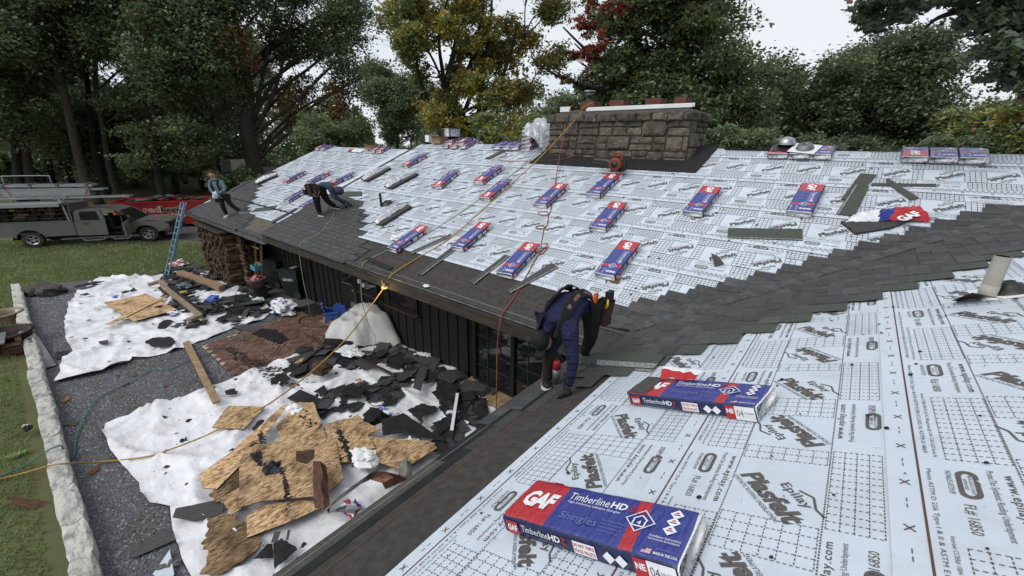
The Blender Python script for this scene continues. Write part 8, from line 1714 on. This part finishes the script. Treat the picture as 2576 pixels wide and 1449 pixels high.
for i, (px, D, x0, x1, y0, y1, lab) in enumerate(((2470, 30, 2390, 2560, 270, 400, 'yellow green small tree with bare top twigs at far right'), (2330, 44, 2250, 2420, 290, 400, 'low thin tree with sky showing through, behind the three right packs'), (2600, 26, 2530, 2720, 270, 420, 'yellowing bushy tree at the right edge'))):
    b = foot(px, D); tree('small_tree', lab, b, 9, auto(b, D, fill(x0, x1, y0, y1, 16, 34, 60+i), 9000, 1.6, 60+i), [(0, 0, 0, .16), off(px, 380, D, b)+(.13,), off(px+10, 300, D, b)+(.06,)], True, .10, ['mid', 'light', 'gold', 'brown'], [4, 4, 1.2, .5], 60+i, .2, twigs=26)
# smaller greenery between
for i, (px, D, x0, x1, y0, y1, n, lab, mats, wts) in enumerate(((1000, 31, 940, 1090, 180, 400, 12000, 'grey green tree filling the gap between oak and golden maple', ['dark', 'mid', 'grey'], [4, 4, 1]), (1420, 36, 1370, 1500, 225, 360, 9000, 'hazy green tree behind the left end of the chimney', ['grey', 'mid', 'light'], [4, 3, 2]), (820, 30, 770, 960, 310, 420, 9000, 'green shrub row behind the lower ridge', ['mid', 'light', 'dark'], [4, 2, 4]), (1830, 20, 1775, 1930, 345, 400, 7000, 'low green bush beside the chimney at the ridge', ['mid', 'dark', 'black'], [4, 3, 1]), (1270, 22, 1200, 1380, 300, 400, 8000, 'low yellow green bush behind the ridge packs', ['light', 'mid', 'gold'], [4, 4, .8]), (2060, 24, 1950, 2200, 372, 430, 7000, 'dark undergrowth behind the right ridge packs', ['dark', 'black', 'mid'], [4, 3, 2]), (2400, 26, 2250, 2600, 372, 440, 8000, 'low green undergrowth at the far right', ['mid', 'dark', 'light'], [4, 3, 1.2]))):
    b = foot(px, D); tree('bush', lab, b, 7, auto(b, D, fill(x0, x1, y0, y1, 14, 36, 80+i), int(n*1.25), 1.8, 80+i), [(0, 0, 0, .14), off(px, 400, D, b)+(.10,), off(px, (y0+y1)/2, D, b)+(.05,)], True, .085, mats, wts, 80+i, .2, cat='tree')
# undergrowth on the lawn edge
for i, (px, D, x0, x1, y0, y1, lab) in enumerate(((590, 40, 540, 680, 440, 478, 'dark hedge below the big oak'), (440, 46, 300, 540, 395, 440, 'sunlit undergrowth behind the dumpster'), (60, 60, -40, 200, 400, 440, 'undergrowth at the left edge of the wood'))):
    b = foot(px, D); tree('hedge', lab, b, 2, auto(b, D, fill(x0, x1, y0, y1, 16, 22, 140+i), 5200, 3, 140+i), [(0, 0, 0, .08), (0, 0, .5, .06), (0, 0, 1.0, .03)], False, .14, ['dark', 'mid', 'light'], [4, 3, .8], 140+i, .1, cat='hedge')
# far wood behind everything: one leafy mass
rng = np.random.default_rng(5); n = 80000; ang = np.linspace(0, 1, n); px = rng.uniform(-250, 2850, n); D = rng.uniform(62, 105, n)
Vd = np.array([hdir(x) for x in np.linspace(-250, 2850, 400)]); ii = ((px+250)/3100*399).astype(int); top = 9+3.2*np.sin(px*.011)+2.4*np.sin(px*.029+1)+1.5*np.sin(px*.083)+np.where(px < 900, 5*np.exp(-((px-450)/330)**2), 0); top = np.where(px > 2250, top*.55, top)
z = G+rng.uniform(0, 1, n)**.8*top; C = np.stack([O.x+Vd[ii, 0]*D, O.y+Vd[ii, 1]*D, z], 1); cl = np.array([noise.noise((a*.14, b*.14, c*.2)) for a, b, c in C[::3]]).repeat(3)[:n]; k = cl > -.18; C = C[k]
V, F = leaf_arrays(C, .52, rng); mi = rng.choice(4, len(C), p=[.38, .34, .08, .20]); o = bpy.data.objects.new('far_wood', npmesh('far_wood', V, F, [LM['dark'], LM['mid'], LM['light'], LM['black']], mi)); COL.objects.link(o); tagit(o, kind='stuff')
# oak outside the frame whose branch hangs in at top right
D = 9.0; b = foot(2950, 11); bl = [(2180, 20, 34, 16), (2230, 45, 32, 18), (2290, 20, 40, 22), (2210, 70, 24, 12), (2160, 55, 16, 12), (2460, 60, 44, 30), (2520, 30, 50, 30), (2560, 90, 44, 44), (2500, 120, 40, 26), (2560, 170, 34, 40), (2520, 190, 30, 24), (2600, 60, 50, 60), (2600, 200, 40, 40), (2480, -20, 60, 30), (2250, -10, 60, 20)]
t_ = tree('overhanging_oak', 'oak branch with dark leaves hanging into the top right corner', b, 10, [(off(x, y, D, b, random.uniform(-.8, .8)), (rx*D/FOC*1.0, rx*D/FOC*1.0, ry*D/FOC*.8), int(rx*ry*.5)+50, None) for x, y, rx, ry in bl], [(0, 0, 0, .4), (0, 0, 3, .34), (-.3, -.3, 6.5, .26), (-.4, -.4, 9, .18)], False, .05, ['black', 'dark', 'brown'], [6, 3, .25], 90, .3)
mbx = MB()
for P in ([(2900, -60), (2700, -10), (2560, 30), (2440, 20), (2300, 5), (2180, 30)], [(2700, -10), (2600, 60), (2540, 120), (2500, 190)], [(2560, 30), (2480, 80), (2430, 90)], [(2300, 5), (2250, 40), (2205, 75)], [(2440, 20), (2360, 45), (2325, 75)]):
    q = spline([at(p, D+.1*i) for i, p in enumerate(P)], 5); mbx.tube(q, list(np.linspace(.05, .008, len(q))), 6)
mbx.build('limb', M['bark_dark'], t_, True)
